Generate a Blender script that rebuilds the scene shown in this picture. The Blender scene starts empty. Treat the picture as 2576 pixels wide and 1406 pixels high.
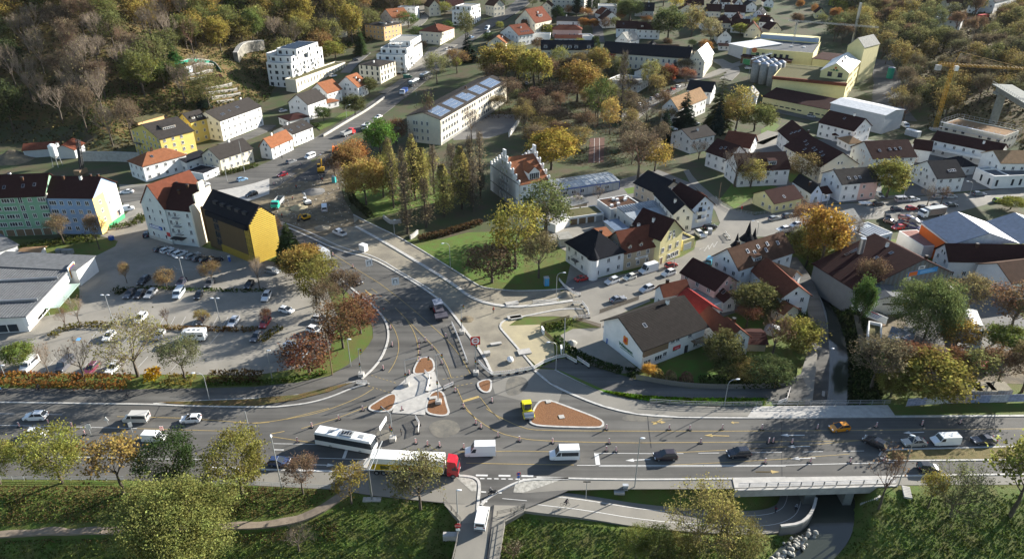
import bpy,bmesh,math,random
from mathutils import Vector,Matrix,geometry
R=math.radians
rnd=random.Random(7)
SC=bpy.context.scene
COL=SC.collection
# --- camera, sky, sun, exposure
FPX=1772.0
PITCH=math.atan(948/FPX)
CAMH=math.cos(PITCH)/.00946
cd=bpy.data.cameras.new('camera');cam=bpy.data.objects.new('camera',cd);COL.objects.link(cam)
cam.location=(0,0,CAMH);cam.rotation_euler=(math.pi/2-PITCH,0,0)
cd.sensor_fit='HORIZONTAL';cd.sensor_width=36.0;cd.lens=36.0*FPX/2576.0
cd.clip_start=1.0;cd.clip_end=6000.0
SC.camera=cam
SUN_AZ,SUN_EL=R(33),R(19.5)
w=bpy.data.worlds.new('World');SC.world=w;w.use_nodes=True
nt=w.node_tree;nt.nodes.clear()
sky=nt.nodes.new('ShaderNodeTexSky');sky.sky_type='NISHITA';sky.sun_disc=False
sky.sun_elevation=SUN_EL;sky.sun_rotation=math.pi/2-SUN_AZ
sky.air_density=1.0;sky.dust_density=0.6;sky.ozone_density=1.5
bg=nt.nodes.new('ShaderNodeBackground');bg.inputs['Strength'].default_value=0.07
wo=nt.nodes.new('ShaderNodeOutputWorld')
nt.links.new(sky.outputs[0],bg.inputs[0]);nt.links.new(bg.outputs[0],wo.inputs[0])
sl=bpy.data.lights.new('sun','SUN');sl.energy=5.0;sl.angle=R(0.5);sl.color=(1.0,0.95,0.86)
so=bpy.data.objects.new('sun',sl);COL.objects.link(so)
sd=Vector((math.cos(SUN_AZ)*math.cos(SUN_EL),math.sin(SUN_AZ)*math.cos(SUN_EL),math.sin(SUN_EL)))
so.rotation_euler=sd.to_track_quat('Z','Y').to_euler();so.location=sd*400
SC.view_settings.view_transform='Standard';SC.view_settings.look='None'
SC.view_settings.gamma=1.0;SC.view_settings.use_curve_mapping=False;SC.view_settings.exposure=1.6
SC.cycles.max_bounces=6;SC.cycles.diffuse_bounces=2;SC.cycles.glossy_bounces=2
SC.cycles.transmission_bounces=2;SC.cycles.transparent_max_bounces=4
SC.cycles.use_denoising=True
# --- terrain height and survey helpers
def sstep(a,b,x):
 t=min(1.0,max(0.0,(x-a)/(b-a)));return t*t*(3-2*t)
def segdist(x,y,pts):
 """distance to a polyline, sign (+ left of it), parameter along it"""
 best=1e9;sg=1;par=0
 for i in range(len(pts)-1):
  ax,ay=pts[i];bx,by=pts[i+1]
  dx,dy=bx-ax,by-ay
  t=((x-ax)*dx+(y-ay)*dy)/(dx*dx+dy*dy)
  t=min(1.0,max(0.0,t))
  qx,qy=ax+t*dx-x,ay+t*dy-y
  d=qx*qx+qy*qy
  if d<best:
   best=d;sg=1 if(dx*(y-ay)-dy*(x-ax))>0 else-1;par=i+t
 return math.sqrt(best),sg,par
LEFT_FOOT=[(-900,270),(-223,300),(-163,284),(-160,318),(-139,345),(-128,372),(-133,405),(-112,455),(-88,495),(-64,560),(-40,700)]
RIGHT_FOOT=[(700,240),(214,287),(192,322),(225,380),(250,470),(262,540),(255,620),(255,900)]
STREAM=[(60,60),(50.5,82),(53.5,96),(58.5,110),(61,122),(69,140),(70,152),(73,170),(74,195),(66,206),(58,214),(40,222)]
def inpoly(x,y,pts):
 c=False;j=len(pts)-1
 for i in range(len(pts)):
  xi,yi=pts[i];xj,yj=pts[j]
  if(yi>y)!=(yj>y)and x<(xj-xi)*(y-yi)/(yj-yi)+xi:c=not c
  j=i
 return c
LEFT_HILL=LEFT_FOOT+[(-40,1500),(-900,1500)]
RIGHT_HILL=RIGHT_FOOT+[(205,1500),(1200,1500),(1200,240)]
def vnoise(x,y):
 return(math.sin(x*.31+1.7*math.sin(y*.17))+math.sin(y*.27+1.3*math.sin(x*.21+2)))*.5
def H(x,y):
# town rises gently beyond the valley floor
 s=max(0.0,y-345);h=.105*s*s/(s+30)
 if x<10:
  if y>260 and inpoly(x,y,LEFT_HILL):
   d=segdist(x,y,LEFT_FOOT)[0]
   e=.62*d*d/(d+6)
   e=84*(1-math.exp(-e/84))
   h=max(h,e+.6*vnoise(x,y)*min(1,d/10)+h*.5)
 if x>150:
  if y>230 and inpoly(x,y,RIGHT_HILL):
   d=segdist(x,y,RIGHT_FOOT)[0]
   e=26*(1-math.exp(-.33*d/26));h=max(h*(1-sstep(0,60,d)),0)+e if h<e else h+e*.45
   # the bank falls away south of the main road
 if y<97:
  edge=93.6 if x<-20 else 92.8
  if x>6:
   edge=93.2
  t=max(0.0,edge-y)
  b=-.30*t*t/(t+2.0)
  b=max(b,-7.5)
  h+=b+(.10*vnoise(x*3,y*3)if t>1.5 else 0)
  # stream trench with the lane beside it
 if 25<x<90 and 40<y<226:
  d,sg,par=segdist(x,y,STREAM)
  deep=4.6*(1-sstep(190,215,y))
  half=3.2
  k=1-sstep(half,half+3.2,d)
  if k>0:
   h=min(h,h*(1-k)-deep*k)
 return h
_st,_ct=math.sin(PITCH),math.cos(PITCH)
def ray(px,py):
 u=(px-1288)/FPX;v=(703-py)/FPX
 return u,_ct+v*_st,-_st+v*_ct
def W(px,py,z=0.0):
 """where the sight line of a surveyed point of the photograph meets the level z"""
 dx,dy,dz=ray(px,py);t=(z-CAMH)/dz
 return(dx*t,dy*t)
def G(px,py,h=0.0):
 """the same on the terrain plus h metres"""
 dx,dy,dz=ray(px,py)
 t=60.0;st=6.0
 while t<1500:
  if CAMH+dz*t<H(dx*t,dy*t)+h:break
  t+=st
 lo,hi=t-st,t
 for _ in range(14):
  m=.5*(lo+hi)
  if CAMH+dz*m<H(dx*m,dy*m)+h:hi=m
  else:lo=m
 return(dx*hi,dy*hi)
_OX={'0':0.0,'1':640.06,'2':1280.1,'3':1898.3};_OY={'A':0.0,'B':338.9,'C':677.7,'D':1029.4}
def T(t,x,y):
 if t=='P':return x,y
 return _OX[t[1]]+x/3.735,_OY[t[0]]+y/3.735
def L(t,pts,z=0.0):return[W(*T(t,x,y),z)for x,y in pts]
def LG(t,pts,h=0.0):return[G(*T(t,x,y),h)for x,y in pts]
# --- object helpers
def link(o,parent=None):
 COL.objects.link(o)
 if parent is not None:o.parent=parent
 return o
def tag(o,label=None,cat=None,group=None,kind=None):
 if label:o['label']=label
 if cat:o['category']=cat
 if group:o['group']=group
 if kind:o['kind']=kind
 return o
def empty(name,loc=(0,0,0),rz=0.0,label=None,cat=None,group=None):
 o=bpy.data.objects.new(name,None);o.empty_display_size=.5
 o.location=loc;o.rotation_euler=(0,0,rz);link(o)
 return tag(o,label,cat,group)
def copy_tree(o,parent=None):
 c=o.copy();COL.objects.link(c);c.parent=parent
 for ch in o.children:copy_tree(ch,c)
 return c
class MB:
 """collects faces and links them as one mesh object"""
 def __init__(s):s.v=[];s.f=[];s.m=[];s.sm=[];s.mi=0;s.smooth=False
 def face(s,*ids):s.f.append(ids);s.m.append(s.mi);s.sm.append(s.smooth)
 def add(s,pts):
  n=len(s.v);s.v.extend([tuple(p)for p in pts]);return n
 def quad(s,a,b,c,d):
  n=s.add((a,b,c,d));s.face(n,n+1,n+2,n+3)
 def poly(s,pts):
  n=s.add(pts);s.face(*range(n,n+len(pts)))
 def box(s,x0,y0,z0,x1,y1,z1):
  n=s.add([(x0,y0,z0),(x1,y0,z0),(x1,y1,z0),(x0,y1,z0),(x0,y0,z1),(x1,y0,z1),(x1,y1,z1),(x0,y1,z1)])
  for q in((0,3,2,1),(4,5,6,7),(0,1,5,4),(1,2,6,5),(2,3,7,6),(3,0,4,7)):s.face(*[n+i for i in q])
 def hexa(s,b,t):
  """8 corners: bottom four counter-clockwise, top four"""
  n=s.add(list(b)+list(t))
  for q in((0,3,2,1),(4,5,6,7),(0,1,5,4),(1,2,6,5),(2,3,7,6),(3,0,4,7)):s.face(*[n+i for i in q])
 def prism(s,pts,z0,z1):
  """pts: xy outline counter-clockwise"""
  k=len(pts);n=s.add([(p[0],p[1],z0)for p in pts]+[(p[0],p[1],z1)for p in pts])
  s.face(*[n+i for i in reversed(range(k))]);s.face(*[n+k+i for i in range(k)])
  for i in range(k):
   j=(i+1)%k;s.face(n+i,n+j,n+k+j,n+k+i)
 def bar(s,a,b,r0,r1=None,n=6,cap=True):
  r1=r0 if r1 is None else r1
  a=Vector(a);b=Vector(b);d=(b-a)
  if d.length<1e-6:return
  d.normalize();u=d.orthogonal().normalized();w_=d.cross(u)
  i0=len(s.v)
  for c,r in((a,r0),(b,r1)):
   for k in range(n):
    an=2*math.pi*k/n;s.v.append(tuple(c+(u*math.cos(an)+w_*math.sin(an))*r))
  for k in range(n):
   j=(k+1)%n;s.face(i0+k,i0+j,i0+n+j,i0+n+k)
  if cap and n>2:
   s.face(*[i0+k for k in reversed(range(n))]);s.face(*[i0+n+k for k in range(n)])
 def path(s,pts,r,n=6):
  for a,b in zip(pts[:-1],pts[1:]):s.bar(a,b,r,r,n)
 def ball(s,c,rx,ry=None,rz=None,seg=10,ring=6):
  ry=rx if ry is None else ry;rz=rx if rz is None else rz
  i0=len(s.v)
  for i in range(ring+1):
   th=math.pi*i/ring
   for k in range(seg):
    ph=2*math.pi*k/seg
    s.v.append((c[0]+rx*math.sin(th)*math.cos(ph),c[1]+ry*math.sin(th)*math.sin(ph),c[2]+rz*math.cos(th)))
  for i in range(ring):
   for k in range(seg):
    j=(k+1)%seg
    s.face(i0+i*seg+k,i0+(i+1)*seg+k,i0+(i+1)*seg+j,i0+i*seg+j)
 def mesh(s,name,mats):
  me=bpy.data.meshes.new(name);me.from_pydata(s.v,[],s.f)
  for m in(mats if isinstance(mats,(list,tuple))else[mats]):me.materials.append(m)
  me.polygons.foreach_set('material_index',s.m)
  if any(s.sm):me.polygons.foreach_set('use_smooth',s.sm)
  me.update();return me
 def build(s,name,mats,parent=None,loc=None,rz=0.0):
  o=bpy.data.objects.new(name,s.mesh(name,mats));link(o,parent)
  if loc:o.location=loc
  if rz:o.rotation_euler=(0,0,rz)
  return o
  # --- materials
MATS={}
def mat(name,col,rough=.85,var=.0,scale=3.0,col2=None,metal=0.0,bump=0.0,bscale=None,objcol=False,spec=.3,detail=4.0,ramp=(.35,.65),stretch=None,coat=0.0,streak=0):
 """principled material, colour broken up by object-space noise"""
 if name in MATS:return MATS[name]
 m=bpy.data.materials.new(name);m.use_nodes=True;MATS[name]=m
 n=m.node_tree.nodes;l=m.node_tree.links;n.clear()
 out=n.new('ShaderNodeOutputMaterial');b=n.new('ShaderNodeBsdfPrincipled')
 l.new(b.outputs[0],out.inputs[0])
 b.inputs['Roughness'].default_value=rough;b.inputs['Metallic'].default_value=metal
 b.inputs['Specular IOR Level'].default_value=spec
 if coat:b.inputs['Coat Weight'].default_value=coat
 c4=(*col,1)
 src=None
 if objcol:
  oi=n.new('ShaderNodeObjectInfo');src=oi.outputs['Color']
 if var or col2 or bump:
  tc=n.new('ShaderNodeTexCoord');v=tc.outputs['Object']
  if stretch:
   mp=n.new('ShaderNodeMapping');mp.inputs['Scale'].default_value=stretch;l.new(v,mp.inputs[0]);v=mp.outputs[0]
  no=n.new('ShaderNodeTexNoise');no.inputs['Scale'].default_value=scale;no.inputs['Detail'].default_value=detail;no.inputs['Roughness'].default_value=.62
  l.new(v,no.inputs['Vector'])
  if col2 or var:
   rp=n.new('ShaderNodeMapRange');rp.inputs[1].default_value=ramp[0];rp.inputs[2].default_value=ramp[1]
   l.new(no.outputs[0],rp.inputs[0])
   mx=n.new('ShaderNodeMix');mx.data_type='RGBA'
   l.new(rp.outputs[0],mx.inputs[0])
   if objcol:
    mu=n.new('ShaderNodeMix');mu.data_type='RGBA';mu.blend_type='MULTIPLY';mu.inputs[0].default_value=1
    mx.inputs[6].default_value=(1,1,1,1);mx.inputs[7].default_value=(1-var,1-var,1-var,1)
    l.new(src,mu.inputs[6]);l.new(mx.outputs[2],mu.inputs[7]);src=mu.outputs[2]
   else:
    mx.inputs[6].default_value=c4
    mx.inputs[7].default_value=(*(col2 or tuple(c*(1-var)for c in col)),1)
    src=mx.outputs[2]
  if streak:
   m2=n.new('ShaderNodeMapping');m2 .inputs['Scale'].default_value=(.012,.55,.3);l.new(tc.outputs['Object'],m2 .inputs[0]);n3=n.new('ShaderNodeTexNoise');n3 .inputs['Scale'].default_value=1;n3 .inputs['Detail'].default_value=4;l.new(m2 .outputs[0],n3 .inputs['Vector'])
   r3=n.new('ShaderNodeMapRange');r3 .inputs[1].default_value=.35;r3 .inputs[2].default_value=.65;r3 .inputs[3].default_value=1-streak;r3 .inputs[4].default_value=1+streak;l.new(n3 .outputs[0],r3 .inputs[0]);h3=n.new('ShaderNodeHueSaturation');l.new(src,h3 .inputs['Color']);l.new(r3 .outputs[0],h3 .inputs['Value']);src=h3 .outputs[0]
  if bump:
   bp=n.new('ShaderNodeBump');bp.inputs['Strength'].default_value=bump;bp.inputs['Distance'].default_value=.1
   if bscale:
    n2=n.new('ShaderNodeTexNoise');n2 .inputs['Scale'].default_value=bscale;n2 .inputs['Detail'].default_value=3
    l.new(v,n2 .inputs['Vector']);l.new(n2 .outputs[0],bp.inputs['Height'])
   else:l.new(no.outputs[0],bp.inputs['Height'])
   l.new(bp.outputs[0],b.inputs['Normal'])
 if src is not None:l.new(src,b.inputs['Base Color'])
 else:b.inputs['Base Color'].default_value=c4
 return m
def leafmat(name,trans=.45,vlo=.55,vhi=1.25):
 """leaf: the crown's own colour, varied leaf by leaf and clump by clump"""
 m=bpy.data.materials.new(name);m.use_nodes=True;MATS[name]=m
 n=m.node_tree.nodes;l=m.node_tree.links;n.clear()
 out=n.new('ShaderNodeOutputMaterial');oi=n.new('ShaderNodeObjectInfo');ge=n.new('ShaderNodeNewGeometry')
 tc=n.new('ShaderNodeTexCoord');no=n.new('ShaderNodeTexNoise');no.inputs['Scale'].default_value=.55;no.inputs['Detail'].default_value=3
 l.new(tc.outputs['Object'],no.inputs['Vector'])
 r1=n.new('ShaderNodeMapRange');r1 .inputs[3].default_value=vlo;r1 .inputs[4].default_value=vhi;l.new(ge.outputs['Random Per Island'],r1 .inputs[0])
 r2=n.new('ShaderNodeMapRange');r2 .inputs[1].default_value=.35;r2 .inputs[2].default_value=.65;r2 .inputs[3].default_value=.72;r2 .inputs[4].default_value=1.25;l.new(no.outputs[0],r2 .inputs[0])
 mu=n.new('ShaderNodeMath');mu.operation='MULTIPLY';l.new(r1 .outputs[0],mu.inputs[0]);l.new(r2 .outputs[0],mu.inputs[1])
 hs=n.new('ShaderNodeHueSaturation');l.new(oi.outputs['Color'],hs.inputs['Color']);l.new(mu.outputs[0],hs.inputs['Value'])
 rh=n.new('ShaderNodeMapRange');rh.inputs[1].default_value=.3;rh.inputs[2].default_value=.7;rh.inputs[3].default_value=.47;rh.inputs[4].default_value=.53
 l.new(no.outputs[0],rh.inputs[0]);l.new(rh.outputs[0],hs.inputs['Hue'])
 df=n.new('ShaderNodeBsdfDiffuse');tr=n.new('ShaderNodeBsdfTranslucent');mx=n.new('ShaderNodeMixShader');mx.inputs[0].default_value=trans
 l.new(hs.outputs[0],df.inputs[0]);l.new(hs.outputs[0],tr.inputs[0]);l.new(df.outputs[0],mx.inputs[1]);l.new(tr.outputs[0],mx.inputs[2]);l.new(mx.outputs[0],out.inputs[0])
 return m
M={}
M['leaf']=leafmat('leaf')
M['twig']=mat('twig',(.12,.095,.07),.95,objcol=False)
M['bark']=mat('bark',(.10,.08,.06),.95,.4,3.0)
M['asphalt']=mat('asphalt',(.074,.071,.065),.9,scale=.09,col2=(.118,.112,.101),streak=.22,bump=.15,bscale=14,detail=7,ramp=(.3,.7))
M['asphalt_new']=mat('asphalt_new',(.040,.040,.041),.8,scale=.12,col2=(.058,.057,.056),bump=.15,bscale=14,detail=6)
M['asphalt_old']=mat('asphalt_old',(.165,.155,.135),.9,scale=.12,col2=(.215,.2,.17),bump=.15,bscale=14,detail=6)
M['paving']=mat('paving',(.20,.185,.155),.9,scale=.15,col2=(.26,.24,.205),bump=.2,bscale=10,detail=6)
M['paving_dark']=mat('paving_dark',(.125,.122,.118),.9,scale=.15,col2=(.155,.15,.14),bump=.2,bscale=10,detail=6)
M['gravel']=mat('gravel',(.27,.24,.18),.95,scale=.22,col2=(.18,.16,.125),bump=.5,bscale=9,detail=8)
M['sand']=mat('sand',(.40,.34,.21),.95,scale=.2,col2=(.30,.26,.17),bump=.3,bscale=6,detail=6)
M['dirt']=mat('dirt',(.085,.07,.05),.95,scale=.35,col2=(.20,.16,.10),bump=.8,bscale=3,detail=8)
M['mulch']=mat('mulch',(.24,.115,.05),.95,scale=5,col2=(.13,.06,.028),bump=1.0,bscale=8,detail=5)
M['concrete']=mat('concrete',(.43,.41,.375),.85,scale=.8,col2=(.33,.315,.29),bump=.1,bscale=6)
M['kerb']=mat('kerb',(.50,.48,.445),.8,scale=1.2,col2=(.36,.35,.325),bump=.1,bscale=6)
M['grass']=mat('grass',(.075,.125,.018),.95,scale=.35,col2=(.105,.10,.026),bump=1.0,bscale=5,detail=8)
M['lawn']=mat('lawn',(.075,.15,.018),.95,scale=.4,col2=(.095,.11,.022),bump=.8,bscale=6,detail=8)
M['litter']=mat('litter',(.13,.075,.03),.95,scale=.5,col2=(.075,.075,.02),bump=1.0,bscale=5,detail=8)
M['white_paint']=mat('white_paint',(.62,.61,.58),.7,.18,2.0)
M['yellow_paint']=mat('yellow_paint',(.44,.32,.12),.7,.25,2.0)
M['pole']=mat('pole',(.32,.33,.33),.5,metal=.3)
M['dark']=mat('dark',(.025,.025,.027),.6)
M['rubber']=mat('rubber',(.02,.02,.02),.8)
M['glass']=mat('glass',(.03,.037,.045),.08,spec=.6)
M['white']=mat('white',(.78,.77,.74),.6)
M['red']=mat('red',(.50,.03,.03),.5)
M['orange']=mat('orange',(.75,.16,.02),.5)
M['yellow']=mat('yellow',(.72,.50,.02),.45)
M['green']=mat('green',(.03,.30,.20),.45)
M['blue']=mat('blue',(.03,.10,.36),.5)
M['steel']=mat('steel',(.42,.43,.45),.35,metal=.8)
M['wood']=mat('wood',(.22,.15,.09),.85,.35,4.0,stretch=(1,1,6))
M['wood_grey']=mat('wood_grey',(.20,.185,.16),.9,.35,4.0,stretch=(1,1,6))
M['stone']=mat('stone',(.42,.40,.35),.9,.45,1.5,bump=.5)
M['water']=mat('water',(.035,.04,.03),.06,spec=.5,bump=.06,scale=1.2)
M['lamp_glass']=mat('lamp_glass',(.85,.86,.86),.25)
# --- survey lines the terrain needs
STREAM[:]=[W(*T(t,x,y),-5.0)for t,x,y in(('D3',250,1600),('D3',420,1430),('D3',580,1290),('D3',700,1150),('D3',735,1000),('D3',745,800),('C3',745,1250),('C3',765,1000),('C3',762,800),('C3',735,650),('C3',690,500),('C3',620,360),('C3',560,220),('B3',470,1300),('B3',380,1130),('B3',280,1000))]
RAMP=[]
for t,x,y,z in(('D2',-150,800,0),('D2',300,862,-.15),('D2',700,905,-.8),('D2',1300,1008,-1.9),('D2',2100,1062,-3.3),('D3',150,1055,-3.9),('D3',330,985,-4.1),('D3',385,880,-4.2),('D3',390,760,-4.2),('C3',585,1230,-3.8),('C3',610,1000,-3.2),('C3',615,750,-2.5),('C3',605,520,-1.8),('C3',560,330,-1.1),('C3',500,160,-.5),('C3',440,40,0),('B3',330,1150,0)):
 p=W(*T(t,x,y),z);RAMP.append((p[0],p[1],z))
RXY=[(p[0],p[1])for p in RAMP]
def ramp_z(par):
 i=min(int(par),len(RAMP)-2);f=par-i
 return RAMP[i][2]*(1-f)+RAMP[i+1][2]*f
H0=H
def H(x,y):
 h=H0(x,y)
 if-5<x<110 and 60<y<240:
  d,sg,par=segdist(x,y,RXY)
  if d<14:
   z=ramp_z(par)
   if z<-.02:h=min(h,z-.35+max(0,d-3.0)*.75)
 return h
 # --- ground
def axis(lo,hi,zones):
 a=[lo]
 while a[-1]<hi:
  v=a[-1];st=14.0
  for z0,z1,s in zones:
   if z0<=v<=z1:st=min(st,s)
  a.append(v+st)
 return a
xs=axis(-900,900,[(-260,260,7),(-110,112,4),(30,96,1.6)])
ys=axis(-500,1300,[(40,420,7),(66,215,2.2),(76,112,1.4)])
gb=MB()
hz=[[H(x,y)for x in xs]for y in ys]
for j,y in enumerate(ys):
 for i,x in enumerate(xs):gb.v.append((x,y,hz[j][i]))
nx=len(xs)
for j in range(len(ys)-1):
 yc=.5*(ys[j]+ys[j+1])
 for i in range(nx-1):
  xc=.5*(xs[i]+xs[i+1])
  gb.mi=0
  if yc>250 and xc<0 and hz[j][i]>3 and inpoly(xc,yc,LEFT_HILL):gb.mi=1
  elif yc>240 and xc>160 and hz[j][i]>2 and inpoly(xc,yc,RIGHT_HILL):gb.mi=1
  elif yc>200:gb.mi=2
  gb.smooth=True
  gb.face(j*nx+i,j*nx+i+1,(j+1)*nx+i+1,(j+1)*nx+i)
M['town_ground']=mat('town_ground',(.048,.072,.02),.95,scale=.12,col2=(.08,.062,.036),bump=.6,bscale=4,detail=8)
gb.build('ground',[M['grass'],M['litter'],M['town_ground']])['kind']='structure'
# --- flat sheets, kerbs and painted lines
def area2(p):return sum(p[i][0]*p[(i+1)%len(p)][1]-p[(i+1)%len(p)][0]*p[i][1]for i in range(len(p)))
def smooth(pts,n=2,closed=False):
 for _ in range(n):
  q=[]
  k=len(pts)
  rng=range(k if closed else k-1)
  if not closed:q.append(pts[0])
  for i in rng:
   a,b=pts[i],pts[(i+1)%k]
   q.append(tuple(.75*u+.25*v for u,v in zip(a,b)));q.append(tuple(.25*u+.75*v for u,v in zip(a,b)))
  if not closed:q.append(pts[-1])
  pts=q
 return pts
def sheet(name,pts,m,z,kind='structure',thick=0.0):
 """flat sheet (or low slab) from an outline"""
 if area2(pts)<0:pts=pts[::-1]
 pts=[(p[0],p[1])for p in pts];k=len(pts)
 mb=MB();n=mb.add([(p[0],p[1],z)for p in pts])
 for t in geometry.tessellate_polygon([[Vector((p[0],p[1],0))for p in pts]]):
  a,b,c=t
  if(pts[b][0]-pts[a][0])*(pts[c][1]-pts[a][1])-(pts[b][1]-pts[a][1])*(pts[c][0]-pts[a][0])<0:b,c=c,b
  mb.face(n+a,n+b,n+c)
 if thick:
  n2=mb.add([(p[0],p[1],z-thick)for p in pts])
  for i in range(k):j=(i+1)%k;mb.face(n2+i,n2+j,n+j,n+i)
 me=mb.mesh(name,m)
 o=bpy.data.objects.new(name,me);link(o)
 if kind:o['kind']=kind
 return o
def offset(pts,d,closed=False):
 q=[];k=len(pts)
 for i in range(k):
  a=pts[(i-1)%k]if(closed or i>0)else pts[i];b=pts[(i+1)%k]if(closed or i<k-1)else pts[i]
  tx,ty=b[0]-a[0],b[1]-a[1];l=math.hypot(tx,ty)or 1
  q.append((pts[i][0]-ty/l*d,pts[i][1]+tx/l*d))
 return q
def ribbon(mb,pts,wd,z,h=0.0,zf=None):
 """strip along a line; h > 0 gives it a step height"""
 a=offset(pts,wd/2);b=offset(pts,-wd/2)
 for i in range(len(pts)-1):
  z0=z if zf is None else zf(*pts[i])+z;z1=z if zf is None else zf(*pts[i+1])+z
  if h:
   mb.hexa([(*b[i],z0-.3),(*b[i+1],z1-.3),(*a[i+1],z1-.3),(*a[i],z0-.3)],[(*b[i],z0+h),(*b[i+1],z1+h),(*a[i+1],z1+h),(*a[i],z0+h)])
  else:mb.quad((*b[i],z0),(*b[i+1],z1),(*a[i+1],z1),(*a[i],z0))
def kerb(tl,pts,wd=.35,h=.13,n=2,name='kerb',m='kerb',closed=False):
 p=L(tl,pts)if tl else pts
 p=smooth(p,n,closed)
 if closed:p=p+[p[0]]
 mb=MB();ribbon(mb,p,wd,.02,h);o=mb.build(name,M[m]);o['kind']='structure';return o
MK={'white':MB(),'yellow':MB()}
def mark(c,tl,pts,wd=.14,dash=None,n=0,z=.062):
 wd*=.85
 p=smooth(L(tl,pts),n)if n else L(tl,pts)
 if dash is None:ribbon(MK[c],p,wd,z);return
 on,off=dash;pos=0.0;state=True;rem=on;cur=[p[0]]
 for a,b in zip(p[:-1],p[1:]):
  d=math.dist(a,b);t=0.0
  while d-t>rem:
   t+=rem;q=(a[0]+(b[0]-a[0])*t/d,a[1]+(b[1]-a[1])*t/d)
   if state:ribbon(MK[c],cur+[q],wd,z)
   state=not state;rem=on if state else off;cur=[q]
  rem-=d-t
  if state:cur.append(b)
def arrow(c,tl,tail,tip,wd=.22):
 a,b=L(tl,[tail,tip]);d=Vector((b[0]-a[0],b[1]-a[1]));l=d.length;d/=l;n_=Vector((-d.y,d.x));z=.062
 h=min(1.6,l*.35);s=Vector(a);e=Vector(b);k=e-d*h
 P3=lambda v:(v.x,v.y,z)
 MK[c].quad(P3(s-n_*wd/2),P3(k-n_*wd/2),P3(k+n_*wd/2),P3(s+n_*wd/2));MK[c].poly([P3(k-n_*.45),P3(e),P3(k+n_*.45)])
 # asphalt of the main road, the junction and the leg that curves away behind it
asph=[W(*p)for p in((-190,970),(0,976),(330,979),(450,977),(640,973))]+L('C1',[(400,1060),(700,1000),(870,900),(1000,800),(1080,700),(1115,640),(1110,540),(1060,420),(960,300),(820,170),(700,60)])+L('B1',[(590,1240),(480,1130),(330,1010),(190,925),(170,760),(60,690)])+[W(*p)for p in((640,505),(600,480),(640,440),(760,390),(830,440),(880,540))]+L('B1',[(1100,1155),(1400,1335),(1540,1406)])+L('C1',[(1450,95),(1640,215),(1790,325),(2150,800),(2235,985)])+L('C2',[(0,985),(235,935),(400,1080),(640,1190),(900,1290),(1200,1360),(1600,1388),(2531,1392)])+[W(2790,1042),W(2790,1215)]+L('D3',[(1300,715)])+L('D2',[(2531,745),(1000,752),(560,762),(150,935)])+L('D1',[(2531,965),(2350,1060),(1940,1060),(1780,880),(1130,815),(760,755),(0,717)])+[W(567,1217),W(313,1207),W(-190,1204)]
sheet('road',asph,M['asphalt'],.03)
# bridge deck towards the viewer
deck=L('D1',[(1780,880),(1945,1065),(1870,1420),(1700,2200),(2190,2200),(2297,1420),(2355,1055),(2531,955)])+L('D2',[(158,930)])
# new footway east of the junction, south footway, south side kerb lines
sheet('footway',L('C2',[(235,935),(420,945),(700,1080),(900,1165),(1250,1238),(1600,1278),(2400,1292),(2500,1392),(1600,1384),(1200,1354),(900,1284),(640,1184),(400,1074)]),M['asphalt_old'],.15,thick=.14)
sheet('footway',L('D1',[(0,600),(830,592),(1080,600),(1500,640),(1880,625),(2085,640),(2110,700),(2105,830),(2090,900),(1780,875),(1130,812),(760,752),(0,714)]),M['asphalt_old'],.05)
sheet('footway',L('D2',[(560,650),(1200,660),(2325,652),(2345,745),(1000,750),(545,758),(120,790),(350,700)]),M['asphalt_old'],.05)
sheet('footway',L('D3',[(1290,630),(2700,612),(2700,705),(1320,713)]),M['asphalt_old'],.05)
sheet('bridge_footway',L('D3',[(-210,650),(1285,628),(1330,700),(-190,742)]),M['concrete'],.19,thick=.16)
sheet('bridge_footway',L('C3',[(0,1292),(130,1288),(1250,1278),(1330,1392),(0,1392),(-70,1392)]),M['concrete'],.17,thick=.15)
sheet('road',L('C1',[(2250,1010),(2531,985),(2700,960),(2760,1000),(2900,1130),(2850,1260),(2500,1230),(2260,1170),(2240,1100)]),M['asphalt_old'],.04)
# new road bed north of the junction: sand-gravel between fresh kerbs, footway beyond
bed=L('B1',[(560,960),(800,1085),(1100,1155),(1400,1335),(1540,1406)])+L('C1',[(1450,95),(1640,215),(1790,325),(2150,800),(2235,985)])+L('C2',[(0,985),(235,930),(-30,600),(-90,540),(0,470),(160,445),(420,440),(620,455),(760,455),(700,300),(640,285),(460,300),(80,350),(0,355)])+L('C1',[(2300,350),(2050,290),(1900,190),(1620,0)])+L('B1',[(1600,1240),(1200,1000),(940,850),(700,880)])
sheet('gravel_bed',bed,M['gravel'],.06)
sheet('sand_bed',L('C1',[(2300,500),(2531,430)])+L('C2',[(0,530),(290,520),(300,590),(420,690),(430,800),(260,905),(70,720),(-20,610),(-60,560)]),M['sand'],.10)
sheet('footway',L('B1',[(940,850),(1200,1000),(1600,1240),(1860,1406)])+L('C1',[(1900,190),(2050,290),(2300,350)])+L('C2',[(80,345),(470,300),(490,180),(240,200),(60,205)])+L('C1',[(2150,180),(2050,120),(1830,0)])+L('B1',[(1860,1265),(1400,985),(1060,825),(930,760)]),M['gravel'],.12)
sheet('dirt_ground',L('B1',[(190,860),(160,720),(-20,660),(-30,630),(250,470),(420,350),(580,240),(700,120),(760,180),(780,420),(850,620),(940,760),(960,860),(800,880),(720,920),(660,960),(500,940),(330,880)]),M['dirt'],.09)
sheet('road',L('B1',[(300,460),(560,300),(720,170),(700,330),(640,430),(450,440)]),M['asphalt_new'],.11)
sheet('dirt_ground',L('B0',[(2000,490),(2180,450),(2531,400),(2531,560),(2300,640),(2100,580)]),M['concrete'],.10)
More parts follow.
